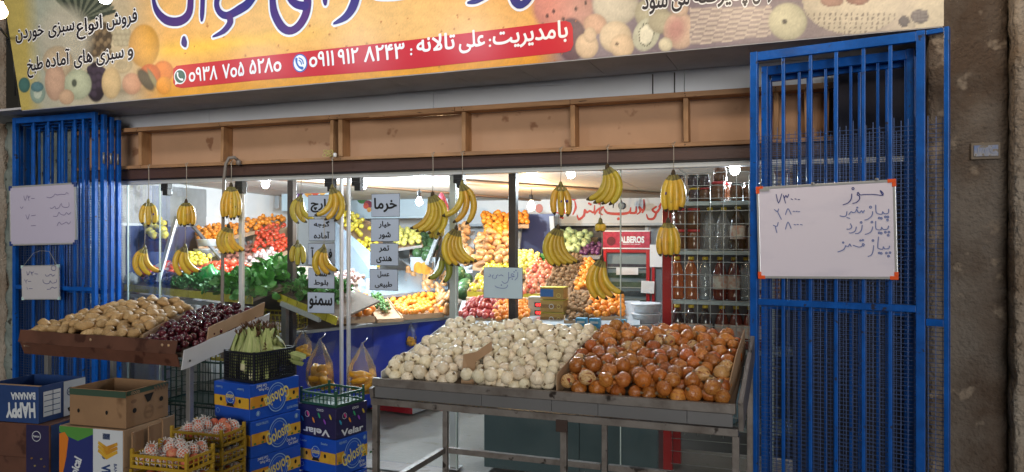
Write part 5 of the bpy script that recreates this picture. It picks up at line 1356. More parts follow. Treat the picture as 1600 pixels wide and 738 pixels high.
# cartons beneath
t = carton('banana_carton', 'upended carton, half blue with a carrot, half white with bananas, under the open brown carton', (bc.x + .0, bc.y - .015, .004), .40, .30, .512, R(5), m_cardl)
F = Plane((-.40, -.0045, 0), (1, 0, 0), (0, 0, 1)); H = .51
lrect('blue_field', 0, 0, .215, H, F, mat('carton indigo', (.02, .03, .16, 1), .45), t); lrect('white_field', .215, 0, .40, H, F, m_cwht, t)
lprint('green_arch', [(.0, H), (.215, H), (.215, H - .03), (.12, H - .07), (.05, H - .05), (0, H - .03)], [(0, 1, 2, 3, 4, 5)], F, mat('leaf green', (.08, .26, .05, 1), .45), t, .0014)
lprint('carrot', [(.0, H - .04), (.035, H - .03), (.06, H - .06), (.045, H - .16), (.02, H - .26), (0, H - .26)], [(0, 1, 2, 3, 4, 5)], F, mat('carrot orange', (.62, .18, .02, 1), .45), t, .0018)
ltext('brand_lettering', 'Tropical', .10, H - .24, .17, .06, F, m_cwht, t, R(70), .04); lell('printed_leaf', .17, H - .27, .03, .014, F, m_grn, t, .0016, .6); lell('printed_leaf', .14, H - .31, .03, .014, F, m_grn, t, .0016, -.5)
for k in range(3): lprint('printed_banana', [(.25, H - .06 - k * .02), (.30, H - .085 - k * .022), (.365, H - .06 - k * .02), (.37, H - .075 - k * .02), (.30, H - .108 - k * .022), (.245, H - .075 - k * .02)], [(0, 1, 4, 5), (1, 2, 3, 4)], F, m_cyel, t, .0016 + k * .0004)
ltext('brand_lettering', 'VILLA', .30, H - .24, .12, .05, F, m_cb2, t, R(-84), .05); lell('printed_dot', .285, H - .135, .016, .016, F, m_cb2, t); ltext('small_print', 'BANANA', .355, H - .22, .1, .018, F, m_cb2, t, R(-90), .02); lrect('printed_flag', .275, H - .05, .32, H - .02, F, m_cb2, t)
fl_ = thing('flattened_carton', 'upright folded cardboard panels between the white carton and the mustard crates', 'cardboard', (bc.x + .02, bc.y + .02, 0))
for i, (y0, y1, dx, z0, z1) in enumerate(((.01, .09, .012, .10, .50), (.094, .19, .03, .02, .515), (.194, .30, .018, .02, .53))):
    obj('panel', MB().box((bc.x + dx + .012, bc.y + (y0 + y1) / 2, (z0 + z1) / 2), (.008, y1 - y0, z1 - z0), R(6 + 3 * i)), m_card, fl_, bevel=.001)
t = carton('printed_carton', 'dark carton with a violet printed end under the blue banana carton', (hc.x + .06, hc.y + .02, .004), .38, .28, .484, R(8), m_cardd)
F = Plane((-.38, -.0045, 0), (1, 0, 0), (0, 0, 1)); Rr = Plane((.0045, 0, 0), (0, 1, 0), (0, 0, 1))
lrect('violet_field', .235, 0, .378, .48, F, m_nv, t); lrect('violet_field', .002, 0, .278, .48, Rr, m_cb2, t)
lring('seal', .30, .42, .028, .003, F, m_cwht, t, .0016); ltext('seal_print', 'Premium', .30, .42, .04, .012, F, m_cwht, t, 0, .02)
ltext('brand_lettering', 'Velar', .15, .36, .16, .07, Rr, m_cwht, t, R(-75), .05)
for k in range(5): lell('printed_drop', .27 + .02 * k, .30 - .04 * (k % 3), .008, .005, F, m_gy if k % 2 else m_cyel, t, a=.4)

# cartons on the shop floor -------------------------------------------------
fc = at(645, 652, 5.75); fc.z = .0
t = carton('banana_carton', 'white banana carton with a red foot band on the shop floor', (atz(645, 648, 0).x, atz(645, 648, 0).y, .003), .44, .3, .20, R(-8), m_cwht)
F = Plane((-.44, -.0045, 0), (1, 0, 0), (0, 0, 1))
lrect('red_band', 0, 0, .44, .05, F, m_red, t); lrect('blue_top', 0, .16, .2, .20, F, m_cblue, t)
for k in range(4): lprint('printed_banana', [(.25, .075 + k * .018), (.31, .06 + k * .018), (.39, .09 + k * .018), (.40, .10 + k * .018), (.31, .075 + k * .018), (.25, .09 + k * .018)], [(0, 1, 4, 5), (1, 2, 3, 4)], F, m_cyel, t, .0014 + k * .0004)
ltext('brand_lettering', 'Bananas', .15, .12, .15, .045, F, m_red, t, 0, .05); lell('printed_dot', .07, .09, .03, .03, F, m_gy, t)
p = atz(655, 642, 0); t = carton('brown_carton', 'plain brown carton on the shop floor under the onion table', (p.x + .15, p.y + .12, .003), .25, .3, .13, R(-4), m_cardl)

# plastic bags of orange produce --------------------------------------------
m_bag = glass_mat('clear plastic bag', tint=(.985, .985, .98, 1), refl=.8, dirt_haze=.08, rough=.22)
m_mango = mat('orange dried fruit', (.92, .42, .02, 1), .35, rand2=(.92, .50, .04, 1), noise=.25, nscale=20, coat=.2)
def bag(label, px, py, Y, w, h, fill=.42, hook=True, twist=0):
    c = at(px, py, Y); t = thing('hanging_bag', label, 'plastic bag', c, 'clear bags of orange produce'); rs = random.Random(int(px))
    mb = MB(); n = 22
    prof = [(.10, .0), (.86, .03), (1.0, .14), (.98, .36), (.90, .50), (.66, .64), (.34, .80), (.12, .93), (.07, 1.0)]
    o = len(mb.v)
    for i, (r, z) in enumerate(prof):
        for k in range(n):
            a = 2 * math.pi * k / n; cr = 1 + (.16 * z * math.sin(a * 7 + z * 5) + .05 * math.sin(a * 11 + z * 9)) * (r > .15)
            mb.v.append((w / 2 * r * cr * math.cos(a), w * .33 * r * cr * math.sin(a), (z - 1) * h))
    for i in range(len(prof) - 1):
        for k in range(n): mb.f.append((i * n + k, i * n + (k + 1) % n, (i + 1) * n + (k + 1) % n, (i + 1) * n + k)); mb.m.append(0); mb.sm.append(True)
    mb.f.append(tuple(range(n - 1, -1, -1))); mb.m.append(0); mb.sm.append(False)
    obj('film', mb, m_bag, t, local=True)
    for s in (-1, 1):      # ears of the bag
        obj('ear', MB().add([(s * w * .05, 0, -h * .15), (s * w * .62, .004, -h * .02), (s * w * .50, .0, -h * .34), (s * w * .2, 0, -h * .40)], [(0, 1, 2, 3)]), m_bag, t, local=True)
    for k in range(9):
        a = k * 2.4; q = (.05 + .22 * (k % 3) / 2) * w; me = lump('slab', m_mango, (.9, .6, .34), .2, 2, k, 9, 6)
        s_ = link('dried_fruit', me, t); s_.location = (q * math.cos(a), q * .62 * math.sin(a), -h + h * fill * (.24 + .16 * (k % 4))); r = w * .37; s_.scale = (r, r, r * 1.05); s_.rotation_euler = (rs.uniform(-1, 1), rs.uniform(-1, 1), rs.uniform(-3, 3))
    if hook: obj('hook', MB().tube([(0, .0, -.01), (.012, .03, .01), (0, .06, .02)], .003, 6), m_alud, t, local=True)
bag('clear bag of orange dried fruit hanging left of the glass door joint', 500, 528, 4.3, .20, .33, .44)
bag('clear bag of orange dried fruit hanging right of the glass door joint', 566, 535, 4.32, .21, .32, .44)
bag('smaller clear bag of orange produce before the blue counter behind the corn', 473, 514, 4.62, .145, .185, .34)
bag('small clear bag of orange produce hanging at the far end of the blue counter', 642, 503, 6.0, .11, .215, .4)
for px in (512, 566, 578):
    p = at(px, 560, 4.34); obj('strap', MB().tube([p + Vector((0, 0, .1)), p + Vector((.012, -.02, .03)), p + Vector((.006, -.02, -.05)), p + Vector((-.012, 0, -.09))], .006, 6), m_blk) if False else None

# ================================================================== bananas
m_ban = mat('banana skin', (.70, .40, .03, 1), .38, rand2=(.66, .43, .045, 1), noise=.22, nscale=22, coat=.1, hue=.012, val=.12, spots=('#5e3d10', 75, .665), bump=.05, col2=(.50, .33, .04, 1))
m_bang = mat('greenish banana skin', (.56, .38, .035, 1), .4, rand2=(.52, .42, .05, 1), noise=.2, nscale=22, hue=.012, val=.12, spots=('#5e4a12', 75, .67))
m_bangg = mat('green banana skin', (.16, .22, .03, 1), .4, noise=.2, nscale=5, col2=(.34, .30, .04, 1))
m_tip = mat('banana tip', (.06, .04, .02, 1), .8); m_stemb = mat('banana stem', (.28, .24, .06, 1), .6, noise=.3, nscale=30, col2=(.10, .08, .04, 1))
m_string = mat('jute string', (.40, .36, .30, 1), .8); m_stk = mat('fruit sticker', (.06, .03, .22, 1), .35)
BCACHE = {}
def banana_mesh(curve, L, m, rad=.0172):
    key = (round(curve, 1), round(L, 2), m.name, rad); curve = key[0]; L = max(key[1], .04)
    if key in BCACHE: return BCACHE[key]
    N = 13; pts = []; p = Vector((0, 0, 0)); a = -curve * .15; rs = []
    for i in range(N + 1):
        s = i / N; pts.append(p.copy()); k = .35 if s < .18 else 1.15
        r = rad * (.33 if s < .04 else .36 + (s - .04) / .14 * .52 if s < .18 else .88 + .14 * math.sin((s - .18) / .62 * math.pi) if s < .80 else max(.20, .88 * (1 - ((s - .80) / .2) ** 2 * .75)))
        rs.append(r); a += curve / N * k; p = p + Vector((math.sin(a), 0, -math.cos(a))) * (L / N)
    mb = MB(); mb.tube(pts, rs, 7, mis=[2, 2] + [0] * (N - 3) + [1]); me = mb.mesh('banana', [m, m_tip, m_stemb]); BCACHE[key] = me
    return me
def bunch(px, py, Y, size, style, label, n=3, m=None, top=None, side=1, stick=True, rail=True):
    """size in metres from stem to lowest tip; style 'front' hangs straight, 'sweep' curls to one side"""
    m = m or m_ban; c = at(px, py, Y); t = thing('banana_bunch', label, 'banana bunch', c, 'bananas hung on strings over the shop front')
    view = math.atan2(c.x, c.y) * -1; t.rotation_euler = (0, 0, view); rs = random.Random(int(px * 3 + py)); L = size * 1.08
    for i in range(n):
        f = (i - (n - 1) / 2) / max(1, (n - 1) / 2)
        if style == 'front':
            curve = -f * .75 + rs.uniform(-.1, .1); a0 = f * .34; me = banana_mesh(curve, L * rs.uniform(.95, 1.03), m, .0205 if n < 5 else .0185)
            o = link('banana', me, t); o.location = (f * .016, -.016 * (1 - abs(f)) - .004 * i, -.006); o.rotation_euler = (rs.uniform(-.10, .06), -a0 , rs.uniform(-.15, .15))
        elif style == 'back':          # belly towards the viewer, tips curling back in
            curve = .75; me = banana_mesh(curve, L, m); o = link('banana', me, t); o.location = (f * .022, 0, -.004); o.rotation_euler = (rs.uniform(-.05, .05), -f * .12, R(90) + f * .35)
        else:
            curve = 1.7 + rs.uniform(-.1, .1); q = i / max(1, n - 1); me = banana_mesh(curve, L * (1.22 - .1 * q), m, .0205 if n < 5 else .019); o = link('banana', me, t)
            rot = .52 - q * .55
            o.location = (side * .010 * (i - n * .3), -.012 * (n / 2 - i), -.003 * i); o.rotation_euler = (rs.uniform(-.06, .06), rot if side > 0 else -rot, 0)
            if side < 0: o.scale = (-1, 1, 1)
        if stick and style == 'front' and i % 2 == 0 or (stick and style == 'front' and n == 3):
            g = MB().lathe([(.001, 0), (.0085, .0004), (.0085, .0012), (.001, .0014)], 12, c=(.0, -.0168, -L * .52), axis=Matrix.Rotation(R(90), 3, 'X'))
            s_ = link('sticker', g.mesh('sticker', [m_stk]), t); s_.location = (f * .014 + math.sin(f * .36) * L * .52 - f*.01 , -.012 * (1 - abs(f)) - .0045 * i, 0)
    obj('crown_stem', MB().lathe([(.006, -.012), (.014, -.006), (.013, .006), (.009, .018), (.004, .024)], 9), m_tip if n > 3 else m_stemb, t, local=True)
    zt_ = (at(px, top, Y).z - c.z) if top else 2.0 - c.z
    obj('string', MB().tube([(0, .0, .01), (.003, 0, zt_ * .5), (.002, .0, zt_)], .0022, 5), m_string, t, local=True)
    if top is None:
        obj('knot', MB().tube([(.002, 0, zt_), (.012, .02, zt_ + .02), (-.008, .05, zt_ + .012), (.0, .04, zt_ - .006)], .0018, 5), m_string, t, local=True)
    return t
YB = 4.26
bunch(232, 316, YB, .155, 'front', 'three bananas in the upper left bunch of the leftmost string', 3)
bunch(226, 388, YB, .185, 'sweep', 'lower bunch of the leftmost string, curling right', 3, top=345, stick=False)
bunch(291, 316, YB, .155, 'front', 'banana bunch on the second string from the left, above the curled one', 4)
bunch(289, 386, YB, .185, 'sweep', 'curled bunch under the second string from the left', 3, top=347, stick=False)
bunch(361, 291, YB, .21, 'front', 'tall bunch of yellow bananas hanging beside the hook pole', 5)
bunch(357, 355, YB + .03, .165, 'sweep', 'banana hand with small stickers under the tall bunch by the hook pole', 5, top=338)
bunch(470, 308, 4.62, .17, 'sweep', 'dim greenish bunch inside the glass left of the mushroom sign', 3, m_bang, stick=False)
bunch(465, 380, 4.62, .14, 'front', 'dim banana pair inside the glass below the greenish bunch', 3, m_bang, top=345)
bunch(519, 294, YB, .19, 'sweep', 'banana pair before the mushroom sign, hanging under the yellow wire knot', 3, side=-1, stick=False)
bunch(506, 387, YB, .16, 'sweep', 'curled banana pair covering the third sign left of the door joint', 3, top=337, stick=False)
bunch(676, 305, YB, .215, 'sweep', 'large banana hand sweeping left in front of the white bulb', 5, m_bang, side=-1, stick=False)
bunch(682, 346, 4.75, .11, 'front', 'small faint banana bunch behind the large left-sweeping hand', 3, m_bang, top=310)
bunch(722, 288, YB, .21, 'sweep', 'large banana pair sweeping left under the track hanger by the white post', 3, side=-1, stick=False)
bunch(713, 358, YB, .20, 'sweep', 'full hand of five bananas under the pair by the white post', 5, top=320, stick=False)
bunch(690, 400, YB, .145, 'sweep', 'green banana pair hanging left of the white post', 2, m_bangg, side=-1, top=345, stick=False)
bunch(876, 290, YB, .165, 'front', 'three stickered bananas hanging before the red wall lettering', 3)
bunch(872, 357, YB, .20, 'sweep', 'large ripe hand curling right under the three stickered bananas', 5, m_bang, top=334, stick=False)
bunch(949, 262, YB, .19, 'sweep', 'high banana hand sweeping left, touching the beam over the fridge', 4, m_bang, side=-1, stick=False)
bunch(938, 347, YB, .05, 'front', 'tiny pair of yellow tips above the fridge sign', 2, top=312, stick=False)
bunch(940, 406, YB, .20, 'sweep', 'long banana hand hanging in front of the fridge', 4, top=355, stick=False)
bunch(1052, 272, YB, .19, 'front', 'stickered banana bunch before the red post of the bottle shelf', 4)
bunch(1044, 347, YB, .18, 'front', 'plain banana bunch hanging low before the red post', 4, top=320, stick=False)
# the hanging red net by the warm bulb
p = at(690, 318, 6.4)
t = thing('net_sack', 'dark red net sack hanging beside the left sweeping bananas', 'net bag', p)
obj('sack', jitter(MB().lathe([(.01, .10), (.03, .05), (.06, -.02), (.07, -.10), (.05, -.17), (.01, -.19)][::-1], 12).mesh('sack', [mat('red net', (.28, .02, .04, 1), .6, noise=.4, nscale=60)]), .03, 12, 2), None, t, local=True)

# ================================================================== shelf of jars and bottles with its grid
m_redst = mat('red steel', (.34, .006, .008, 1), .35, noise=.15, nscale=6)
m_shw = mat('pale shelf metal', (.36, .42, .44, 1), .4, metal=.2)
SY0, SY1 = 4.78, 5.12; sx0, sx1 = at(1048, 400, SY0).x, .02
t = thing('steel_shelf', 'red-posted metal shelf behind the grid holding jars and bottles', 'shelf', (sx0, SY0, 0))
px0 = at(1035, 400, 4.74).x; px1 = at(1050, 400, 4.74).x
obj('post', MB().span((px0, 4.74, 0), (px1, 4.79, 1.76)), m_redst, t, bevel=.003)
obj('post', MB().span((px0, 5.1, 0), (px1, 5.14, 1.76)), m_redst, t, bevel=.003); obj('post', MB().span((.03, 5.1, 0), (.07, 5.14, 1.76)), m_redst, t, bevel=.003)
SZ = [at(1100, y, SY0).z for y in (315, 392, 470, 545)]
for z in SZ + [.35]: obj('shelf_board', MB().span((sx0 + .005, SY0, z - .025), (sx1, SY1, z)), m_shw, t, bevel=.002)
obj('back_panel', MB().span((sx0, SY1 + .003, .1), (sx1, SY1 + .012, 1.76)), mat('shelf back', (.14, .14, .15, 1), .5), t)
t = thing('wire_grid', 'square wire grid panel in front of the jars and bottles', 'grid', (sx0, 4.70, 0)); m_gw = mat('galvanised wire', (.42, .43, .42, 1), .4, metal=.5)
gx = [at(x, 400, 4.70).x for x in range(1050, 1240, 20)]
for x in gx: obj('wire', MB().tube([(x, 4.70, .3), (x + random.uniform(-.003, .003), 4.70, 1.86)], .0022, 6), m_gw, t)
for y in range(270, 760, 20):
    z = at(1110, y, 4.70).z; obj('wire', MB().tube([(gx[0] - .005, 4.696, z), (gx[-1] + .01, 4.696, z + random.uniform(-.003, .003))], .0022, 6), m_gw, t)
def liquid(name, c): return mat(name, c, .12, trans=.55, ior=1.33, coat=.5)
m_clear = glass_mat('clear bottle plastic', tint=(.88, .92, .94, 1), refl=2.2, dirt_haze=.22, rough=.08)  # whitish haze in the plastic stands in for bright reflections
LQ = {'amber': mat('amber vinegar', (.42, .10, .012, 1), .12, coat=.6, trans=.35), 'red': mat('red brown syrup', (.20, .03, .015, 1), .12, coat=.6, trans=.25), 'dark': mat('dark cola brown', (.03, .012, .01, 1), .12, coat=.6),
      'honey': mat('honey brown', (.10, .035, .014, 1), .2, coat=.5), 'plum': mat('plum black', (.035, .02, .035, 1), .2, coat=.5), 'water': mat('pale water', (.62, .68, .70, 1), .15, coat=.6, trans=.6)}
CAPS = {'y': mat('yellow cap', (.60, .42, .02, 1), .4), 'r': mat('red lid', (.40, .02, .03, 1), .4), 'w': m_cwht, 'b': m_blk}
m_lab = mat('bottle label', (.60, .30, .22, 1), .5, noise=.5, nscale=40, col2=(.7, .68, .62, 1))
BT = {}
def bottle(x, y, z, kind, liq, cap, label, h=.27, r=.043, lab=False, grp='bottles on the red-posted shelf'):
    key = (kind, liq, cap, h, r, lab)
    if key not in BT:
        if kind == 'bottle':
            body = MB().lathe([(r * .8, 0), (r, .008), (r, h * .12), (r * .94, h * .16), (r, h * .22), (r, h * .38), (r * .92, h * .42), (r, h * .48), (r * .97, h * .62), (r * .72, h * .78), (r * .36, h * .88), (r * .33, h * .93)], 16)
            c = MB().lathe([(r * .40, h * .925), (r * .42, h * .93), (r * .42, h * .985), (r * .36, h)], 12); ring = MB().lathe([(r * .38, h * .89), (r * .46, h * .895), (r * .46, h * .905), (r * .38, h * .91)], 12)
        else:
            body = MB().lathe([(r * .85, 0), (r, .006), (r, h * .3), (r * .95, h * .36), (r, h * .42), (r, h * .74), (r * .82, h * .84), (r * .80, h * .88)], 16)
            c = MB().lathe([(r * .86, h * .87), (r * .90, h * .88), (r * .90, h * .985), (r * .82, h)], 16); ring = None
        me = (body.mesh('body', [LQ[liq]]), c.mesh('cap', [CAPS[cap]]), MB().lathe([(r * 1.01, h * .26), (r * 1.012, h * .262), (r * 1.012, h * .56), (r * 1.01, h * .562)], 16).mesh('label', [m_lab]) if lab else None)
        if liq == 'water':
            me = (body.mesh('body', [m_clear]),) + me[1:]
        BT[key] = me
    a, b, c = BT[key]; t = thing('bottle' if kind == 'bottle' else 'jar', label, 'bottle' if kind == 'bottle' else 'jar', (x, y, z), grp, random.uniform(-3, 3))
    link('body', a, t); link('cap' if kind == 'bottle' else 'lid', b, t)
    if c: link('label', c, t)
    return t
def bx(px): return at(px, 400, 4.84).x
for px, c in ((1064, 'honey'), (1085, 'plum'), (1101, 'honey')): bottle(bx(px), 4.84, SZ[0] + .001, 'jar', c, 'y' if c != 'honey' or px == 1085 else 'r', 'jar in the lower layer on the top shelf, left part', .085, .036)
for px, c in ((1062, 'honey'), (1083, 'plum'), (1100, 'plum')): bottle(bx(px), 4.84, SZ[0] + .088, 'jar', c, 'b', 'jar stacked in the upper layer on the top shelf', .08, .034)
for px, c in ((1122, 'honey'), (1130, 'honey')): bottle(bx(px), 4.84 + (px > 1125) * .1, SZ[0] + .001, 'jar', c, 'r', 'big brown jar with a ribbed lid in the middle of the top shelf', .12, .046)
bottle(bx(1125), 4.84, SZ[0] + .123, 'jar', 'honey', 'r', 'brown jar standing on the big jar of the top shelf', .10, .04)
for px in (1150, 1172, 1195): bottle(bx(px), 4.84, SZ[0] + .001, 'jar', 'honey', 'b', 'cloudy brown jar at the right end of the top shelf', .11, .04)
for px, n in ((1062, 2), (1084, 2)):
    for k in range(n): bottle(bx(px), 4.84, SZ[1] + .001 + k * .131, 'jar', 'honey', 'r', ('lower' if k == 0 else 'upper') + ' brown jar of the pair stacked ' + ('beside the red post' if px < 1070 else 'next to the clear bottles'), .13, .043)
for px in (1109, 1131): bottle(bx(px), 4.84, SZ[1] + .001, 'bottle', 'water', 'y', 'clear bottle on the second shelf beside the stacked jars', .265, .044)
bottle(bx(1153), 4.84, SZ[1] + .001, 'bottle', 'dark', 'y', 'dark bottle right of the clear bottles on the second shelf', .27, .045, True)
for px in (1176, 1199): bottle(bx(px), 4.84, SZ[1] + .001, 'bottle', 'plum', 'r', 'dark bottle at the right end of the second shelf behind the gate', .2, .042)
for px, l, lb_ in ((1058, 'amber', 0), (1080, 'amber', 0), (1102, 'water', 0), (1125, 'red', 1), (1147, 'red', 1), (1166, 'water', 0), (1187, 'red', 1), (1208, 'amber', 0)):
    bottle(bx(px), 4.84, SZ[2] + .001, 'bottle', l, 'y', {'amber': 'amber bottle', 'water': 'clear bottle', 'red': 'red-brown labelled bottle'}[l] + ' with a yellow cap on the third shelf', .265, .043, bool(lb_), 'bottles on the third shelf')
for i, px in enumerate((1058, 1080, 1102, 1128, 1150, 1172, 1194)):
    bottle(bx(px), 4.84, SZ[3] + .001, 'bottle', 'dark' if i in (0, 1, 2) else 'red', 'y', ('dark' if i < 3 else 'red-brown') + ' bottle on the lowest visible shelf above the onions', .26, .043, True, 'bottles on the lowest visible shelf')
# things under the table, behind the grid
def sackish(name, label, px, py, Y, w, h, m, cat, seed=1, z0=0):
    c = at(px, py, Y); me = MB().lathe([(.75 * w, 0), (w, .12 * h), (w * .95, .45 * h), (w * .7, .8 * h), (w * .3, h)], 18).mesh(name, [m]); o = link(name, me); o.location = (c.x, Y, z0)
    for v in me.vertices:
        from mathutils import noise
        v.co += Vector((v.co.x, v.co.y, 0)).normalized() * (.16 * w * noise.noise(v.co * 14 + Vector((seed, 0, 0))))
    me.polygons.foreach_set('use_smooth', [True] * len(me.polygons)); return tag(o, label, cat)
sackish('refuse_sack', 'black plastic sack behind the grid under the brown onions', 1098, 700, 4.9, .13, .62, mat('black film', (.01, .01, .014, 1), .25, bump=.5, bscale=14), 'sack', 2, .36)
sackish('plastic_sack', 'crumpled pale blue plastic sack behind the grid under the brown onions', 1132, 720, 4.88, .10, .42, mat('pale blue film', (.28, .42, .52, 1), .25, bump=.6, bscale=18), 'sack', 4, .36)
sackish('plastic_sack', 'cloudy white plastic sack by the red post behind the grid', 1064, 710, 4.9, .08, .46, mat('cloudy film', (.36, .40, .40, 1), .25, bump=.6, bscale=18), 'sack', 6, .36)
# grey base panel behind the onion table
x0, x1 = at(756, 700, 4.55).x, at(1028, 700, 4.55).x
t = thing('base_cabinet', 'dark teal panelled cabinet base behind the onion table', 'cabinet', ((x0 + x1) / 2, 4.6, 0))
m_teal = mat('dark teal panel', (.055, .085, .10, 1), .35, noise=.2, nscale=2)
xm = at(905, 700, 4.55).x
for a, b in ((x0, xm), (xm, x1)): obj('panel', MB().span((a + .002, 4.55, .02), (b - .002, 4.565, .80)), m_teal, t, bevel=.002)
obj('carcass', MB().span((x0, 4.567, .02), (x1, 4.95, .79)), m_teal, t)

# ================================================================== fridge
fy = 7.6; fx0, fx1 = at(944, 380, fy).x, at(1034, 380, fy).x; fz = at(980, 361, fy).z
t = thing('drinks_fridge', 'red framed glass door display fridge with a red illuminated top sign', 'fridge', ((fx0 + fx1) / 2, fy, 0))
obj('cabinet', MB().span((fx0, fy + .02, .02), (fx1, fy + .6, fz - .002)), mat('fridge interior', (.25, .28, .30, 1), .5), t)
sx = at(1016, 380, fy).x; sz = at(980, 388, fy).z
obj('sign_panel', MB().span((fx0 - .004, fy - .03, sz), (sx, fy + .018, fz)), mat('fridge sign', (.20, .004, .02, 1), .4, nscale=30, col2=(.36, .02, .05, 1), emit=(.5, .01, .04, 1), estr=.12), t)
for (a, b, c, d) in ((fx0 - .008, sx + .004, fz - .008, fz + .004), (fx0 - .008, sx + .004, sz - .008, sz + .004)): obj('sign_trim', MB().span((a, fy - .036, c), (b, fy - .0305, d)), m_cwht, t)
fp = Plane((fx0, fy - .0312, sz), (1, 0, 0), (0, 0, 1)); Wd = sx - fx0
text_between('sign_lettering', 'ALBEROS', fp, (Wd * .36, .055), (Wd * .88, .055), m_cwht, t, .05, .002, px=False, h=.06)
text_between('sign_lettering', 'PREMIUM ICE CREAM', fp, (Wd * .42, .035), (Wd * .80, .035), m_cwht, t, .02, .002, px=False, h=.01)
print2d('printed_cherry', [(Wd * .17 + .045 * math.cos(a), .07 + .045 * math.sin(a)) for a in np.linspace(0, 6.0, 16)], [tuple(range(16))], fp, mat('deep cherry print', (.10, .003, .01, 1), .4), t, .0015)
for (a, b) in ((fx0, fx0 + .03), (sx - .035, sx), (sx + .02, sx + .05)): obj('door_stile', MB().span((a, fy - .03, .1), (b, fy + .01, sz - .01)), m_redst, t, bevel=.003)
obj('door_rail', MB().span((fx0 + .0305, fy - .028, sz - .045), (sx - .0355, fy + .008, sz - .012)), m_redst, t, bevel=.003)
for z in (1.18, .98, .80): obj('wire_shelf', MB().span((fx0 + .031, fy - .005, z), (sx - .036, fy + .016, z + .008)), m_alu, t)
obj('door_glass', MB().span((fx0 + .031, fy - .022, .2), (sx - .036, fy - .018, sz - .046)), m_glass, t)
for k, c in enumerate(('#2b3b34', '#39424a', '#5a6a52', '#2c4a33', '#3b3340')): obj('stocked_tray', MB().span((fx0 + .035, fy + .005, .81 + .09 * k), (sx - .04, fy + .015, .86 + .09 * k)), mat('tray ' + c, hexc(c), .5, noise=.5, nscale=20), t)
p = at(1012, 452, fy); 
for (px, py, w, h, a) in ((1012, 449, .13, .12, .04), (980, 424, .22, .07, -.02), (1025, 400, .12, .22, 0)):
    c = at(px, py, fy - .06); pn = thing('paper_sheet', {1012: 'crumpled white sheet taped on the fridge door', 980: 'pale sheet across the fridge glass', 1025: 'white sheet on the side of the fridge'}[px], 'paper', c)
    M = Matrix.Rotation(a, 3, 'Y'); obj('sheet', MB().box(c, (w, .002, h), M), m_cardw, pn)
# white tubs
for k in range(3):
    c = at(1010, 500 - k * 12, 5.4); h = .055
    t = thing('plastic_tub', ['lowest white plastic tub of the stack by the red post', 'middle white plastic tub of the stack by the red post', 'topmost white plastic tub of the stack by the red post'][k], 'tub', (c.x, 5.4, .82 + k * .07), 'white tubs')
    obj('tub_body', MB().lathe([(.085, 0), (.10, .05), (.10, .055)], 24), m_cwht, t, local=True); obj('lid', MB().lathe([(.104, .0555), (.108, .058), (.108, .066), (.10, .069)], 24), m_cwht, t, local=True)

# ================================================================== inside displays
def slab(name, lab, cat, A, B, C_, D_, th, m, parent=None):
    """tilted board from four points, thickness downward"""
    P = [Vector(p) for p in (A, B, C_, D_)]; q = [p - Vector((0, 0, th)) for p in P]
    mb = MB(); mb.add(P + q, [(0, 1, 2, 3), (7, 6, 5, 4), (0, 4, 5, 1), (1, 5, 6, 2), (2, 6, 7, 3), (3, 7, 4, 0)])
    o = obj(name, mb, m, parent)
    return tag(o, lab, cat) if parent is None else o
def tray(lab, corners, m_lip, r, protos, name, cat, cap, plabel, group, seed, lip=.05, body=m_cardl, sq=.92, orient='any', axis=None, bulge=.3, nmax=120, lipname='cardboard tray', rv=.12, wall=True, tname='cardboard_tray'):
    """corners: fl, fr, br, bl as (px, py, Y)"""
    P = [at(*c) for c in corners]; t = thing(tname, lab, 'tray', P[0])
    dn = Vector((0, 0, -.03)); Q = [p + Vector((0, 0, -.015)) for p in P]
    slab('tray_floor', None, None, *[q - Vector((0, 0, .004)) for q in Q], .015, body, t)
    for i, (a, b) in enumerate(zip(Q, Q[1:] + Q[:1])):
        if i == 2 and not wall: continue
        g = MB(); d = (b - a).normalized(); g.bar(a + Vector((0, 0, lip / 2 - .02)) + d * .004, b + Vector((0, 0, lip / 2 - .02)) - d * .004, .007, lip); obj(['front_lip', 'side_wall', 'back_wall', 'side_wall'][i], g, m_lip if i == 0 else body, t)
    heap(name, protos, *P, r * .74, cap * .70, plabel, cat, group, sq=sq, seed=seed, orient=orient, axis=axis, bulge=bulge, nmax=nmax, rv=rv, nkeep=76 if r < .04 else 60)
    return t, P
m_ylip = mat('yellow shelf edge', (.50, .42, .04, 1), .45, noise=.3, nscale=8)
m_bluep = mat('royal blue panel', (.012, .035, .36, 1), .4, noise=.12, nscale=2, bump=.03, bscale=6)
m_mir = mat('grey-blue display board', (.20, .25, .30, 1), .25, noise=.2, nscale=1.5)
m_walp = mat('flowered grey wallpaper', (.40, .39, .37, 1), .6, col2=(.25, .23, .21, 1), nscale=9, ncon=(.5, .62))
# left wall facing
t = thing('wall_panelling', 'flowered grey panel and white sheets on the left inner wall', 'panelling', (-5.7, 6, 1.5))
obj('panel', MB().span((-5.745, 4.6, 1.62), (-5.735, 5.6, 2.02)), m_walp, t); obj('panel', MB().span((-5.744, 5.605, 1.60), (-5.736, 6.3, 1.98)), mat('smoky grey panel', (.33, .34, .35, 1), .4, noise=.4, nscale=2), t)
obj('panel', MB().span((-5.745, 6.305, 1.70), (-5.735, 9.0, 1.97)), m_wallw, t); obj('panel', MB().span((-5.745, 5.3, 1.0), (-5.735, 6.2, 1.595)), mat('dull blue board', (.05, .065, .15, 1), .5), t); obj('panel', MB().span((-5.745, 4.6, .9), (-5.735, 5.29, 1.595)), mat('grey board', (.34, .33, .31, 1), .6, noise=.2), t)  # the blue board has its own dull grey-blue tone
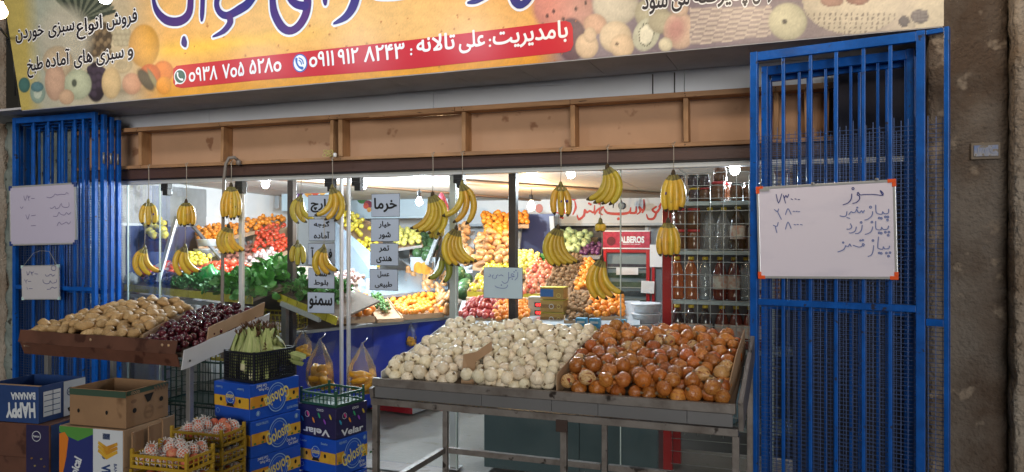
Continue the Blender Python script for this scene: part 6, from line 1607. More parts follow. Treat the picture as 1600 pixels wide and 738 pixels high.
# yellow-edged vegetable shelf, turned a little
VA, VB = Vector((-5.62, 5.18, 1.055)), Vector((-3.72, 4.56, 1.045))
vd = (VB - VA).normalized(); vn = Vector((-vd.y, vd.x, 0))
t = thing('vegetable_shelf', 'long yellow-edged shelf of greens and tomatoes behind the left glass', 'shelf', VA)
slab('shelf_board', None, None, VA, VB, VB + vn * .75 + Vector((0, 0, .20)), VA + vn * .75 + Vector((0, 0, .20)), .02, m_shelf, t)
N = 9
for i in range(N):
    a = VA.lerp(VB, i / N); b = VA.lerp(VB, (i + 1) / N); obj('edge_strip', MB().bar(a - vn * .006 + vd * .003 + Vector((0, 0, -.012)), b - vn * .006 - vd * .003 + Vector((0, 0, -.012)), .01, .058), m_ylip, t)
obj('under_rail', MB().bar(VA + Vector((0, 0, -.075)), VB + Vector((0, 0, -.075)), .03, .03), m_alud, t)
for s in (.02, .5, .96): p = VA.lerp(VB, s); obj('leg', MB().span((p.x - .02, p.y + .02, 0), (p.x + .02, p.y + .06, .98)), m_alud, t)
# sloping end tray
C1, C2 = at(436, 463, 4.74), at(528, 500, 4.70)
t = thing('sloping_rack', 'yellow slatted rack sloping down toward the door with its grey bracket', 'rack', C1)
slab('rack_board', None, None, C1, C2, C2 + Vector((.05, .5, .10)), C1 + Vector((-.05, .55, .15)), .015, m_shelf, t)
for k in range(6):
    a = C1.lerp(C2, k / 6); b = C1.lerp(C2, (k + 1) / 6 - .01); obj('edge_strip', MB().bar(a + Vector((0, -.008, -.01)), b + Vector((0, -.008, -.01)), .01, .06), m_ylip, t)
obj('bracket', MB().bar(at(440, 474, 4.72), at(500, 500, 4.70), .03, .035), m_alu, t); obj('leg', MB().span(*[v for v in ((C1.x + .02, 4.74, 0), (C1.x + .06, 4.78, 1.0))]), m_alud, t)
# dark green and yellow crates under the shelf
m_dkg = mat('crate dark green', (.012, .04, .035, 1), .45)
crate('green_crate', 'dark green crate under the cherry stand beside the mustard crates', at(345, 585, 4.2) - Vector((0, 0, .22)), .5, .34, .3, 0, m_dkg, 10, 4, tall=.01)
crate('green_crate', 'dark green crate on the ground behind the leg of the cherry stand', (at(345, 585, 4.2).x - .02, 4.22, .02), .5, .3, .3, 0, m_dkg, 10, 4, tall=.01)
crate('yellow_crate', 'yellow crate deep under the vegetable shelf', at(445, 500, 4.95) - Vector((0, 0, .1)), .42, .3, .14, 0, mat('yellow crate', (.40, .33, .03, 1), .45), 10, 3, tall=.01)
crate('yellow_crate', 'yellow crate edge seen under the potato stand', at(380, 560, 4.5) - Vector((0, 0, .04)), .34, .3, .14, R(-8), mat('yellow crate', (.40, .33, .03, 1), .45), 8, 3, tall=.01)
def V_(s, d, z=0): return VA.lerp(VB, s) + vn * d + Vector((0, 0, .27 * d + z))
heap('tomato', TOM, V_(.0, .12), V_(.33, .16), V_(.33, .45), V_(.0, .45), .034, .11, 'red tomato on the vegetable shelf beside the aubergines', 'tomato', 'tomatoes on the vegetable shelf', seed=11)
heap('tomato', TOM, V_(.34, .22), V_(.62, .22), V_(.62, .5), V_(.34, .5), .031, .12, 'small tomato on the vegetable shelf behind the green bag', 'tomato', 'tomatoes behind the green bag', seed=12)
heap('aubergine', EGG, V_(.12, .03), V_(.45, .03), V_(.45, .17), V_(.12, .17), .042, .10, 'glossy dark aubergine at the edge of the vegetable shelf', 'aubergine', 'aubergines on the vegetable shelf', seed=13, orient='flat')
# leafy things
m_leaf = mat('spinach leaf', (.065, .22, .04, 1), .38, rand2=(.11, .31, .06, 1), noise=.35, nscale=20, val=.2)
m_leafd = mat('dark herb', (.045, .19, .05, 1), .55, noise=.3, nscale=30)
def greens(name, label, c, rad, m, n=130, size=.05, cat='greens', seed=1, flat=.55, group=None):
    rs = random.Random(seed); mb = MB()
    for _ in range(n):
        th = rs.uniform(0, 6.28); ph = rs.uniform(-.1, 1.5); r = rad * (.45 + .55 * rs.random() ** .5)
        p = Vector((r * math.cos(th) * math.cos(ph), r * .8 * math.sin(th) * math.cos(ph), r * flat * math.sin(ph) * 1.3))
        d = Vector((rs.uniform(-1, 1), rs.uniform(-1, 1), rs.uniform(-.4, .9))).normalized(); s = d.cross(Vector((rs.uniform(-1, 1), rs.uniform(-1, 1), rs.uniform(-1, 1)))).normalized(); nn = d.cross(s)
        L = size * rs.uniform(.6, 1.3); w = L * .32
        mb.add([p, p + d * L * .35 + s * w, p + d * L * .75 + s * w * .8 + nn * L * .1, p + d * L + nn * L * .2, p + d * L * .75 - s * w * .8 + nn * L * .1, p + d * L * .35 - s * w, p + d * L * .5 - nn * L * .06],
               [(0, 1, 6), (1, 2, 6), (2, 3, 6), (3, 4, 6), (4, 5, 6), (5, 0, 6)], 0, True)
    o = obj(name, mb, m); o.location = c; return tag(o, label, cat, group)
for i, (s, d, r) in enumerate(((.46, .08, .12), (.55, .06, .13), (.63, .16, .11), (.71, .06, .12), (.70, .3, .13))):
    greens('herb_bundle', 'bundle of dark feathery herbs at the edge of the vegetable shelf', V_(s, d, .015), r * 1.15, m_leafd, 420, .032, 'herbs', i, group='herb bundles on the shelf')
for i, (s, d, r) in enumerate(((.80, .06, .12), (.88, .10, .13), (.97, .06, .13), (.84, .32, .13), (.94, .34, .14), (.78, .5, .13))):
    greens('spinach_bunch', 'bunch of broad-leaved spinach on the yellow-edged shelf', V_(s, d, .02), r * 1.15, m_leaf, 130, .085, 'spinach', i + 20, group='spinach bunches on the shelf')
for i, (u, v) in enumerate(((.15, .12), (.4, .1), (.62, .14), (.3, .35), (.55, .35))):
    p = C1.lerp(C2, u) + Vector((0, v, .02 + v * .25)); greens('spinach_bunch', 'bunch of spinach on the sloping yellow rack', p, .11, m_leaf, 150, .06, 'spinach', i + 40, group='spinach bunches on the sloping rack')
def filmbag(name, label, c, w, h, m, cat, seed=0, d=.7):
    from mathutils import noise
    me = MB().lathe([(.5, 0), (.9, .05), (1.0, .3), (.85, .6), (.55, .85), (.2, 1.0)], 26).mesh(name, [m]); me.polygons.foreach_set('use_smooth', [True] * len(me.polygons))
    for v in me.vertices:
        k = 1 + .3 * noise.noise(v.co * 4 + Vector((seed, 0, 0))) + .1 * noise.noise(v.co * 11); v.co = Vector((v.co.x * w * k, v.co.y * w * d * k, v.co.z * h * k))
    o = link(name, me); o.location = c; return tag(o, label, cat)
m_gbag = mat('bright green film', (.02, .32, .07, 1), .2, alpha=.82, bump=.6, bscale=20, coat=.4)
filmbag('green_film_bag', 'bright green plastic bag of herbs lying on the dark herbs', V_(.60, .12, .05), .10, .13, m_gbag, 'plastic bag', 1)
filmbag('green_film_bag', 'smaller bright green plastic bag beside the larger one on the herbs', V_(.69, .14, .05), .08, .08, m_gbag, 'plastic bag', 5)
filmbag('clear_film_bag', 'cloudy clear bag at the left end of the vegetable shelf', V_(.01, .05, .0), .08, .10, mat('cloudy film', (.36, .40, .40, 1), .25, bump=.6, bscale=18), 'plastic bag', 8)
obj_ = slab('paper_sheet', 'white paper sheet lying over the tomatoes at the left', 'paper', V_(.02, .2, .10), V_(.22, .2, .09), V_(.22, .32, .12), V_(.02, .32, .13), .003, m_cardw)
# weighing pan
p = at(192, 375, 5.6)
t = thing('weighing_pan', 'round steel weighing pan standing on edge beside the left gate', 'scale', p)
obj('pan', MB().lathe([(.01, 0), (.10, .004), (.17, .03), (.19, .05), (.195, .05), (.175, .025), (.10, -.004), (.01, -.006)], 32, axis=Matrix.Rotation(R(62), 3, 'X')), mat('polished steel', (.6, .6, .6, 1), .18, metal=1), t, local=True)
obj('stand', MB().box((0, .09, -.16), (.16, .14, .20)), m_alud, t, local=True, bevel=.005)
# lemons in a net at left
t = thing('net_box', 'sagging dark net box holding a few lemons beside the weighing pan', 'box', at(238, 365, 5.5))
P = [at(225, 375, 5.4), at(262, 378, 5.4), at(262, 345, 5.7), at(228, 342, 5.7)]; slab('box_floor', None, None, *P, .1, mat('plum net', (.12, .05, .07, 1), .7, noise=.4, nscale=40), t)
heap('lemon', LEM, *P, .038, .11, 'lemon in the dark net box near the weighing pan', 'lemon', 'lemons by the weighing pan', seed=21, nmax=14)
# display boards rising along the left wall
def rise(lab, pts, m=m_mir, th=.02): return slab('display_board', lab, 'display board', *[at(*p) for p in pts], th, m)
tray('tray of oranges high on the left wall display', ((352, 372, 6.3), (440, 352, 7.3), (448, 338, 7.7), (352, 342, 6.9)), m_cardl, .036, ORA, 'mandarin', 'mandarin', .10, 'mandarin in the high tray along the left wall', 'oranges high on the left wall', 31, lip=.04)
tray('tray of tomatoes on the left wall display below the oranges', ((392, 412, 6.3), (450, 392, 6.8), (450, 356, 7.4), (398, 362, 6.9)), m_cardl, .036, TOM, 'tomato', 'tomato', .10, 'tomato in the steep tray along the left wall', 'tomatoes along the left wall', 32, lip=.04)
tray('tray of reddish potatoes beside the wall tomatoes', ((345, 425, 5.9), (395, 415, 6.3), (398, 385, 6.8), (348, 392, 6.5)), m_cardl, .032, [lump('red_potato', mat('red potato skin', (.34, .13, .09, 1), .6, noise=.3, nscale=20), (.9, .85, 1.15), .15, 1.4, i) for i in range(3)], 'red_potato', 'red potato', .10, 'red-skinned potato in the steep tray along the left wall', 'red potatoes along the left wall', 33, lip=.04, orient='flat')
tray('tray of oranges on the left wall next to the grey strut', ((310, 385, 5.9), (350, 392, 6.2), (352, 350, 6.7), (300, 346, 6.4)), m_cardl, .036, ORA, 'mandarin', 'mandarin', .10, 'mandarin in the steep tray next to the grey strut', 'oranges next to the grey strut', 34, lip=.04)
tray('shelf of mixed tomatoes under the ceiling strip', ((300, 342, 6.2), (350, 338, 6.9), (352, 326, 7.1), (300, 326, 6.5)), m_cardl, .036, TOM, 'tomato', 'tomato', .08, 'tomato in the uppermost tray on the left wall', 'tomatoes uppermost on the left wall', 35, lip=.03)
t = thing('strut', 'pale slanting metal strut before the lemons behind the left glass', 'strut', at(270, 380, 5.1)); obj('bar', MB().bar(at(247, 440, 4.95), at(276, 338, 5.15), .035, .02), m_alu, t)
t = thing('strut', 'dark slanting rail above the green bag behind the left glass', 'strut', at(320, 380, 5.8)); obj('bar', MB().bar(at(298, 350, 5.8), at(352, 412, 5.5), .03, .02), m_alud, t)
tray('wire box of yellow peppers behind the green bag', ((292, 415, 5.3), (330, 420, 5.2), (330, 402, 5.5), (292, 398, 5.6)), m_plR, .030, LEM, 'yellow_pepper', 'yellow pepper', .07, 'yellow pepper in the box behind the green bag', 'yellow peppers', 36, lip=.04, nmax=30)
t = thing('plastic_basket', 'white and red plastic baskets stacked behind the green bag', 'basket', at(322, 395, 5.6))
for k, (px, py, m, w) in enumerate(((322, 400, m_alu, .22), (325, 385, m_alu, .20))): q = at(px, py, 5.65); obj('basket', MB().lathe([(w * .4, 0), (w * .5, .06), (w * .52, .065), (w * .48, .065), (w * .38, .005)], 18, c=q), m, t)
# garlic sacks
for i, (px, py, Y, n) in enumerate(((410, 400, 6.2, 0), (432, 418, 5.7, 0), (398, 415, 5.9, 0), (470, 430, 5.5, 0), (425, 440, 5.4, 0), (502, 430, 5.6, 0), (538, 435, 5.6, 0))):
    c = at(px, py, Y); heap('garlic_bulb', GAR, c + Vector((-.13, -.12, -.08)), c + Vector((.13, -.12, -.08)), c + Vector((.13, .14, .0)), c + Vector((-.13, .14, .0)), .023, .15, 'pinkish white garlic bulb in the sacks between spinach and door signs', 'garlic', 'garlic bulbs behind the spinach', seed=60 + i, nmax=40, bulge=.75)
slab('display_board', 'low board under the garlic behind the spinach', 'display board', at(380, 452, 5.4), at(560, 462, 5.3), at(560, 425, 6.2), at(380, 418, 6.2), .03, m_shelf)
# blue counter
BA, BB_ = Vector((-3.78, 4.92, .74)), Vector((-3.02, 6.44, .765)); bd = (BB_ - BA).normalized(); bn = Vector((-bd.y, bd.x, 0))
t = thing('blue_counter', 'royal blue panelled counter running back into the shop with fruit on top', 'counter', BA); L = (BB_ - BA).length
for k in range(2):
    a = BA + bd * (L * k / 2 + .002); b = BA + bd * (L * (k + 1) / 2 - .002); obj('panel', MB().bar(Vector((a.x, a.y, .40)), Vector((b.x, b.y, .40)), .02, .66), m_bluep, t, bevel=.002)
obj('edge_strip', MB().bar(BA + Vector((.02, -.02, -.002)), BB_ + Vector((.02, .0, -.002)), .035, .022), m_alu, t, bevel=.002)
slab('worktop', None, None, BA, BB_, BB_ + bn * 1.3 + Vector((0, 0, .3)), BA + bn * 1.3 + Vector((0, 0, .25)), .02, m_shelf, t)
obj('carcass', MB().bar(BA + bn * .3 + Vector((0, 0, -.42)), BB_ + bn * .3 + Vector((0, 0, -.42)), .5, .6), m_bluep, t)
slab('display_board', 'white board behind the oranges and cucumbers of the blue counter', 'display board', at(505, 470, 5.6), at(700, 452, 7.2), at(700, 425, 7.9), at(520, 420, 6.6), .03, m_mir)
tray('cardboard tray of oranges at the near end of the blue counter', ((518, 500, 5.0), (586, 497, 5.35), (562, 462, 5.9), (512, 466, 5.5)), m_cardl, .042, ORA, 'orange', 'orange', .13, 'orange in the cardboard tray beside the cucumbers', 'oranges beside the cucumbers', 41, lip=.05)
tray('tray of long cucumbers between the two orange trays', ((590, 498, 5.4), (630, 496, 5.6), (598, 455, 6.6), (566, 458, 6.3)), m_cardl, .020, CUC, 'cucumber', 'cucumber', .085, 'long dark cucumber between the two orange trays', 'cucumbers on the blue counter', 42, lip=.03, sq=1.0, orient='dir', axis=(R(80), 0, R(22)), nmax=60)
tray('cardboard tray of oranges right of the cucumbers', ((628, 494, 5.7), (694, 490, 6.3), (640, 466, 6.9), (602, 472, 6.4)), m_cardl, .038, ORA, 'orange', 'orange', .08, 'orange in the tray right of the cucumbers', 'oranges right of the cucumbers', 43, lip=.045)
tray('second tray of oranges before the butternut squashes', ((640, 478, 6.5), (700, 482, 6.6), (676, 460, 7.2), (626, 462, 7.0)), m_cardl, .040, ORA, 'orange', 'orange', .10, 'orange in the tray right before the squashes', 'oranges before the squashes', 44, lip=.04)
P = [at(*c) for c in ((622, 470, 7.0), (702, 474, 6.9), (702, 442, 7.7), (600, 452, 7.6))]
heap('butternut_squash', SQS, *P, .062, .30, 'pale butternut squash heaped behind the oranges of the blue counter', 'butternut squash', 'squashes behind the oranges', seed=45, orient='up', sq=.95, nmax=40, bulge=.3)
P = [at(*c) for c in ((560, 470, 6.9), (620, 466, 7.2), (612, 440, 7.8), (560, 445, 7.4))]
heap('butternut_squash', SQS, *P, .06, .16, 'pale butternut squash behind the cucumbers', 'butternut squash', 'squashes behind the cucumbers', seed=46, orient='flat', sq=.95, nmax=16)
P = [at(*c) for c in ((668, 500, 6.2), (706, 498, 6.3), (706, 468, 6.8), (680, 470, 6.8))]
heap('butternut_squash', SQS, *P, .058, .12, 'pale butternut squash at the far end of the blue counter', 'butternut squash', 'squashes at the end of the counter', seed=47, orient='up', sq=.95, nmax=12)
c = at(566, 446, 6.4); t = thing('white_carton', 'open white carton lying on its side behind the oranges', 'carton', c)
for nm, a, b in (('side_panel', (-.11, 0, -.06), (.11, .01, .07)), ('top_panel', (-.11, .0105, .06), (.11, .2, .07)), ('end_panel', (.1, -.1, -.06), (.11, -.0005, .07)), ('open_flap', (-.2, .0, -.05), (-.115, .01, .06))): obj(nm, MB().span(a, b), m_cardw, t, local=True)
# lemon displays in the middle
m_whb = mat('white display frame', (.42, .46, .50, 1), .35)
tray('sloping tray of lemons deep behind the door signs', ((545, 400, 7.0), (592, 420, 6.8), (600, 355, 8.0), (528, 330, 8.0)), m_alud, .040, LEM, 'lemon', 'lemon', .09, 'lemon in the sloping tray deep behind the door signs', 'lemons behind the door signs', 51, lip=.04)
tray('tray of pale pears right of the printed signs', ((618, 388, 7.4), (660, 382, 7.6), (655, 362, 8.0), (612, 362, 8.0)), m_alud, .044, QUI, 'quince', 'quince', .10, 'yellow green quince in the far tray right of the signs', 'quinces right of the signs', 52, lip=.03)
rise('grey-blue slanting side board between the garlic and the lemon tray', ((522, 345, 6.9), (588, 402, 6.5), (590, 440, 6.3), (524, 420, 6.6)), m_mir)
rise('pale slanting board with printed pumpkins beside the white post', ((598, 385, 7.9), (700, 455, 7.5), (700, 420, 8.2), (640, 378, 8.4)), m_whb)
tray('dark tray of melons under the warm bulb', ((640, 400, 7.6), (676, 414, 7.4), (690, 372, 8.2), (642, 366, 8.2)), m_alud, .075, WAT, 'watermelon', 'watermelon', .13, 'dark green melon in the slanting tray left of the white post', 'melons left of the white post', 53, lip=.05, nmax=14)
for (a, b, lab) in (((667, 412, 7.3), (690, 355, 7.9), 'white slanting frame bar right of the melons'), ((680, 430, 7.2), (706, 362, 7.8), 'second white slanting frame bar beside the white post')):
    t = thing('frame_bar', lab, 'frame', at(*a)); obj('bar', MB().bar(at(*a), at(*b), .04, .03), m_whb, t)
# printed pumpkin picture
c = at(660, 418, 7.45); t = thing('pumpkin_picture', 'printed picture of two orange pumpkins on the pale board', 'picture', c); pl = Plane(c, (1, 0, 0), (0, 0, 1)); m_pk = mat('printed pumpkin', (.70, .33, .04, 1), .4, col2=(.5, .2, .02, 1), nscale=6, nstretch=(4, 1, 1))
obj('sheet', MB().box(c + Vector((0, .012, 0)), (.30, .01, .22)), m_whb, t)
for dx, rx in ((-.05, .055), (.04, .075)): print2d('printed_fruit', ellipse(dx, -.01, rx, .07), [tuple(range(20))], pl, m_pk, t, .002 + dx * .01 + .002)
strokes('printed_stem', [[(.05, .055), (.06, .09)]], pl, m_root, t, .008, .006, px=False)
# central upper display: oranges and squashes
tray('high tray of oranges left of the dark post', ((762, 385, 7.2), (800, 388, 7.2), (800, 340, 8.1), (752, 336, 8.1)), m_cardl, .047, ORA, 'orange', 'orange', .10, 'orange in the high tray left of the dark post', 'oranges high by the dark post', 61, lip=.04)
tray('high tray of oranges right of the dark post', ((803, 352, 7.9), (826, 352, 7.9), (826, 336, 8.2), (803, 336, 8.2)), m_cardl, .045, ORA, 'orange', 'orange', .08, 'orange in the small high tray right of the dark post', 'oranges right of the dark post', 62, lip=.04)
P = [at(*c) for c in ((738, 416, 6.7), (800, 420, 6.7), (800, 375, 7.3), (748, 372, 7.3))]
slab('display_board', 'brown board under the squashes left of the dark post', 'display board', *[p - Vector((0, 0, .02)) for p in P], .02, m_card)
heap('butternut_squash', SQS, *P, .055, .12, 'brown-orange butternut squash on the sloping board left of the dark post', 'butternut squash', 'squashes on the board by the dark post', seed=63, orient='flat', nmax=30)
P = [at(*c) for c in ((706, 424, 6.9), (738, 420, 6.9), (742, 358, 7.8), (712, 360, 7.8))]
slab('display_board', 'white board under the pale squashes right of the white post', 'display board', *[p - Vector((0, 0, .02)) for p in P], .02, m_whb)
heap('butternut_squash', SQS, *P, .06, .12, 'pale butternut squash on the board right of the white post', 'butternut squash', 'squashes right of the white post', seed=64, orient='flat', nmax=26)
# watermelons low
P = [at(*c) for c in ((710, 470, 6.3), (745, 470, 6.3), (742, 442, 6.8), (712, 442, 6.8))]
slab('display_board', 'low board under the dark melons right of the white post', 'display board', *[p - Vector((0, 0, .02)) for p in P], .02, m_shelf)
heap('watermelon', WAT, *P, .07, .15, 'dark green melon on the low board right of the white post', 'watermelon', 'melons right of the white post', seed=65, nmax=12)
# main fruit island
tray('yellow-edged tray of lemons before the dark post', ((730, 458, 6.0), (800, 462, 6.0), (812, 408, 7.0), (766, 406, 7.0)), m_ylip, .034, LEM, 'lemon', 'lemon', .12, 'lemon in the yellow-edged tray beside the ginger note', 'lemons beside the ginger note', 71, lip=.05, nmax=110)
tray('tray of lemons right of the dark post above the red apples', ((803, 430, 6.6), (842, 430, 6.6), (842, 402, 7.1), (806, 402, 7.1)), m_cardl, .036, QUI, 'quince', 'quince', .11, 'yellow green quince right of the dark post above the apples', 'quinces above the apples', 72, lip=.04)
tray('yellow-edged tray of red apples right of the ginger note', ((817, 462, 6.0), (846, 462, 6.0), (882, 414, 6.9), (826, 416, 6.9)), m_ylip, .034, APP, 'apple', 'red apple', .12, 'red apple in the wrapped heap right of the ginger note', 'apples right of the ginger note', 73, lip=.05)
tray('cardboard tray of brown kiwis sloping to the middle', ((850, 455, 6.0), (892, 455, 6.0), (916, 406, 6.9), (876, 406, 6.9)), m_cardl, .031, KIW, 'kiwi', 'kiwi', .085, 'brown kiwi in the sloping cardboard tray', 'kiwis in the cardboard tray', 74, lip=.06)
tray('cardboard tray of oranges right of the kiwis', ((896, 458, 6.0), (944, 460, 6.0), (936, 420, 6.8), (912, 414, 6.9)), m_cardl, .034, ORA, 'mandarin', 'mandarin', .11, 'bright mandarin in the tray right of the kiwis', 'oranges right of the kiwis', 75, lip=.06)
tray('tray of red berries behind the kiwis', ((872, 420, 7.2), (906, 418, 7.2), (904, 404, 7.5), (878, 404, 7.5)), m_cardl, .03, TOM, 'tomato', 'tomato', .07, 'small red tomato behind the kiwis', 'tomatoes behind the kiwis', 76, lip=.03, nmax=40)
tray('tray of pale green cabbages near the back wall', ((874, 396, 7.7), (906, 400, 7.7), (934, 372, 8.4), (868, 366, 8.4)), m_alud, .055, CAB, 'cabbage', 'cabbage', .12, 'pale green cabbage in the tray before the back wall', 'cabbages before the back wall', 77, lip=.04)
tray('tray of purple plums beside the cabbages', ((908, 400, 7.7), (940, 400, 7.7), (940, 384, 8.0), (908, 386, 8.0)), m_alud, .036, PLU, 'plum', 'plum', .08, 'dark purple plum beside the cabbages', 'plums beside the cabbages', 78, lip=.04)
greens('herb_bundle', 'dark leafy greens left of the kiwis near the back', at(845, 415, 7.3), .14, m_leafd, 250, .04, 'herbs', 88)
# lower row
tray('cardboard tray of pomegranates at the left of the lower fruit row', ((716, 500, 5.3), (778, 500, 5.3), (786, 476, 5.8), (736, 474, 5.8)), m_cardl, .038, [lump('pomegranate', mat('pomegranate skin', (.40, .035, .035, 1), .3, rand2=(.48, .09, .06, 1), noise=.2, val=.15, coat=.3), (1, 1, .95), .07, 1.2, i, 12, 8, -.12, 'nub', m_root) for i in range(3)], 'pomegranate', 'pomegranate', .10, 'pomegranate in the tray behind the white onions', 'pomegranates behind the onions', 81, lip=.05)
tray('tray of small oranges under the ginger note', ((768, 504, 5.2), (826, 504, 5.2), (828, 476, 5.8), (776, 480, 5.7)), m_cardl, .032, ORA, 'mandarin', 'mandarin', .09, 'small mandarin in the tray under the ginger note', 'oranges under the ginger note', 82, lip=.05)
tray('tray of brown kiwis beside the yellow boxes', ((882, 504, 5.2), (930, 504, 5.2), (936, 470, 5.9), (882, 468, 5.9)), m_cardl, .033, KIW, 'kiwi', 'kiwi', .09, 'brown kiwi in the lower tray beside the yellow boxes', 'kiwis beside the yellow boxes', 83, lip=.05)
tray('tray of bright oranges behind the blue cans', ((916, 498, 5.3), (975, 498, 5.3), (974, 474, 5.9), (922, 472, 5.9)), m_cardl, .036, ORA, 'mandarin', 'mandarin', .11, 'bright mandarin behind the blue drink cartons', 'oranges behind the blue cans', 84, lip=.05)
# island bodies
t = thing('fruit_island', 'tiered wooden fruit island with pale fronts in the middle of the shop', 'display stand', (-1.6, 6, 0))
slab('lower_deck', None, None, at(710, 508, 5.15), at(1000, 508, 5.15), at(1000, 470, 6.0), at(722, 470, 6.0), .05, m_whb, t)
slab('upper_deck', None, None, at(728, 466, 5.95), at(965, 468, 5.95), at(945, 425, 7.0), at(760, 425, 7.0), .05, m_cardl, t)
a, b = at(728, 470, 5.97), at(965, 472, 5.97)
obj('front_panel', MB().span((a.x, 5.97, .82), (b.x, 5.985, a.z - .03)), mat('white perforated front', (.5, .52, .55, 1), .4), t)
a, b = at(760, 512, 5.16), at(1000, 512, 5.16); obj('front_panel', MB().span((a.x, 5.17, .02), (b.x, 5.185, a.z - .03)), m_bluep, t)
obj('upright_panel', MB().span((at(770, 400, 7.3).x, 7.3, .02), (at(940, 400, 7.3).x, 7.32, 1.25)), m_whb, t)
# blue slanting screen behind the lemons and white mullions
t = thing('blue_screen', 'dark blue screen between white uprights right of the dark post', 'screen', at(835, 370, 7.9))
obj('panel', MB().span((at(806, 370, 8.25).x, 8.25, .9), (at(866, 370, 8.25).x, 8.27, 1.75)), mat('dusky blue', (.03, .045, .16, 1), .4), t)
for px in (806, 868): obj('upright', MB().bar(at(px, 420, 8.2), at(px + (-6 if px > 850 else 8), 338, 8.2), .05, .03), m_whb, t)
t = thing('mirror_frame', 'white framed dark alcove above the cabbages on the back wall', 'frame', at(905, 370, 8.8))
x0, x1 = at(852, 370, 8.85).x, at(1008, 370, 8.85).x; z0, z1 = .95, at(900, 348, 8.85).z
obj('alcove_back', MB().span((x0, 8.95, z0), (x1, 8.97, z1)), mat('alcove dark', (.06, .075, .11, 1), .3, noise=.3, nscale=3), t)
obj('top_bar', MB().span((x0 - .04, 8.84, z1), (x1 + .04, 8.9, z1 + .035)), m_whb, t)
for x in (x0 - .02, x1 + .02): obj('side_bar', MB().span((x - .02, 8.84, z0), (x + .02, 8.9, z1 - .001)), m_whb, t)
# digital scale, yellow boxes, blue cans
c = at(838, 490, 5.45); t = thing('digital_scale', 'grey shop scale with red lit digits beside the yellow boxes', 'scale', c)
obj('housing', MB().box((c.x, 5.5, c.z + .03), (.14, .08, .19)), mat('scale grey', (.42, .42, .40, 1), .45), t, bevel=.008)
m_led = mat('red digits', (.4, .01, .01, 1), .4, emit=(1, .03, .03, 1), estr=3.5); lp = Plane((c.x, 5.4592, c.z + .03), (1, 0, 0), (0, 0, 1))
for k in range(2):
    obj('display_window', MB().box((c.x + .02, 5.459, c.z + .065 - k * .06), (.075, .004, .035)), mat('display black', (.02, .006, .01, 1), .2), t)
    ltext_pl = Plane((c.x + .02, 5.4565, c.z + .065 - k * .06), (1, 0, 0), (0, 0, 1))
    text_between('digits', '000' if k else '00', ltext_pl, (-.025, -.010), (.03 if k else .012, -.010), m_led, t, .04, .0012, px=False, h=.02)
for k in range(3):
    c = at(864, 502, 5.35); t = thing('yellow_box', ['lowest yellow printed box beside the scale', 'middle yellow printed box beside the scale', 'topmost yellow box with a blue picture beside the scale'][k], 'box', (c.x, 5.38, .855 + k * .092), 'yellow printed boxes')
    obj('box_body', MB().box((0, 0, .042), (.175, .12, .083)), mat('ochre carton', (.40, .24, .06, 1), .5, noise=.2, nscale=10), t, local=True, bevel=.002); obj('box_lid', MB().box((0, 0, .0865), (.18, .125, .005)), m_ylip, t, local=True)
    fpl = Plane((-.0875, -.0612, 0), (1, 0, 0), (0, 0, 1))
    if k == 2: lrect('printed_picture', .0, .02, .10, .075, fpl, mat('printed sky blue', (.03, .12, .36, 1), .4), t); lring('printed_ring', .14, .03, .016, .003, fpl, m_gy, t)
    else: lrect('printed_band', .0, .03, .17, .055, fpl, mat('printed brown', (.22, .11, .03, 1), .5), t); lring('printed_ring', .085, .042, .018, .004, fpl, m_cwht, t, .0016); lring('printed_ring', .14, .042, .014, .003, fpl, m_gy, t, .0016)
for k, px in enumerate((909, 930, 970)):
    c = at(px, 505, 5.1); t = thing('drink_can', ['leftmost pale blue printed drink carton before the oranges', 'middle pale blue printed drink carton before the oranges', 'pale blue printed drink carton standing apart near the white tubs'][k], 'drink carton', (c.x, 5.1, .83), 'blue drink cartons')
    obj('carton_body', MB().box((0, 0, .055), (.075, .05, .11)), mat('sky blue print', (.06, .27, .52, 1), .35, noise=.25, nscale=20, col2=(.12, .42, .62, 1)), t, local=True, bevel=.004)
    fpl = Plane((-.0375, -.0262, 0), (1, 0, 0), (0, 0, 1)); lell('printed_fruit', .04, .04, .016, .02, fpl, m_gy, t); lrect('printed_band', .01, .075, .065, .09, fpl, m_cwht, t)
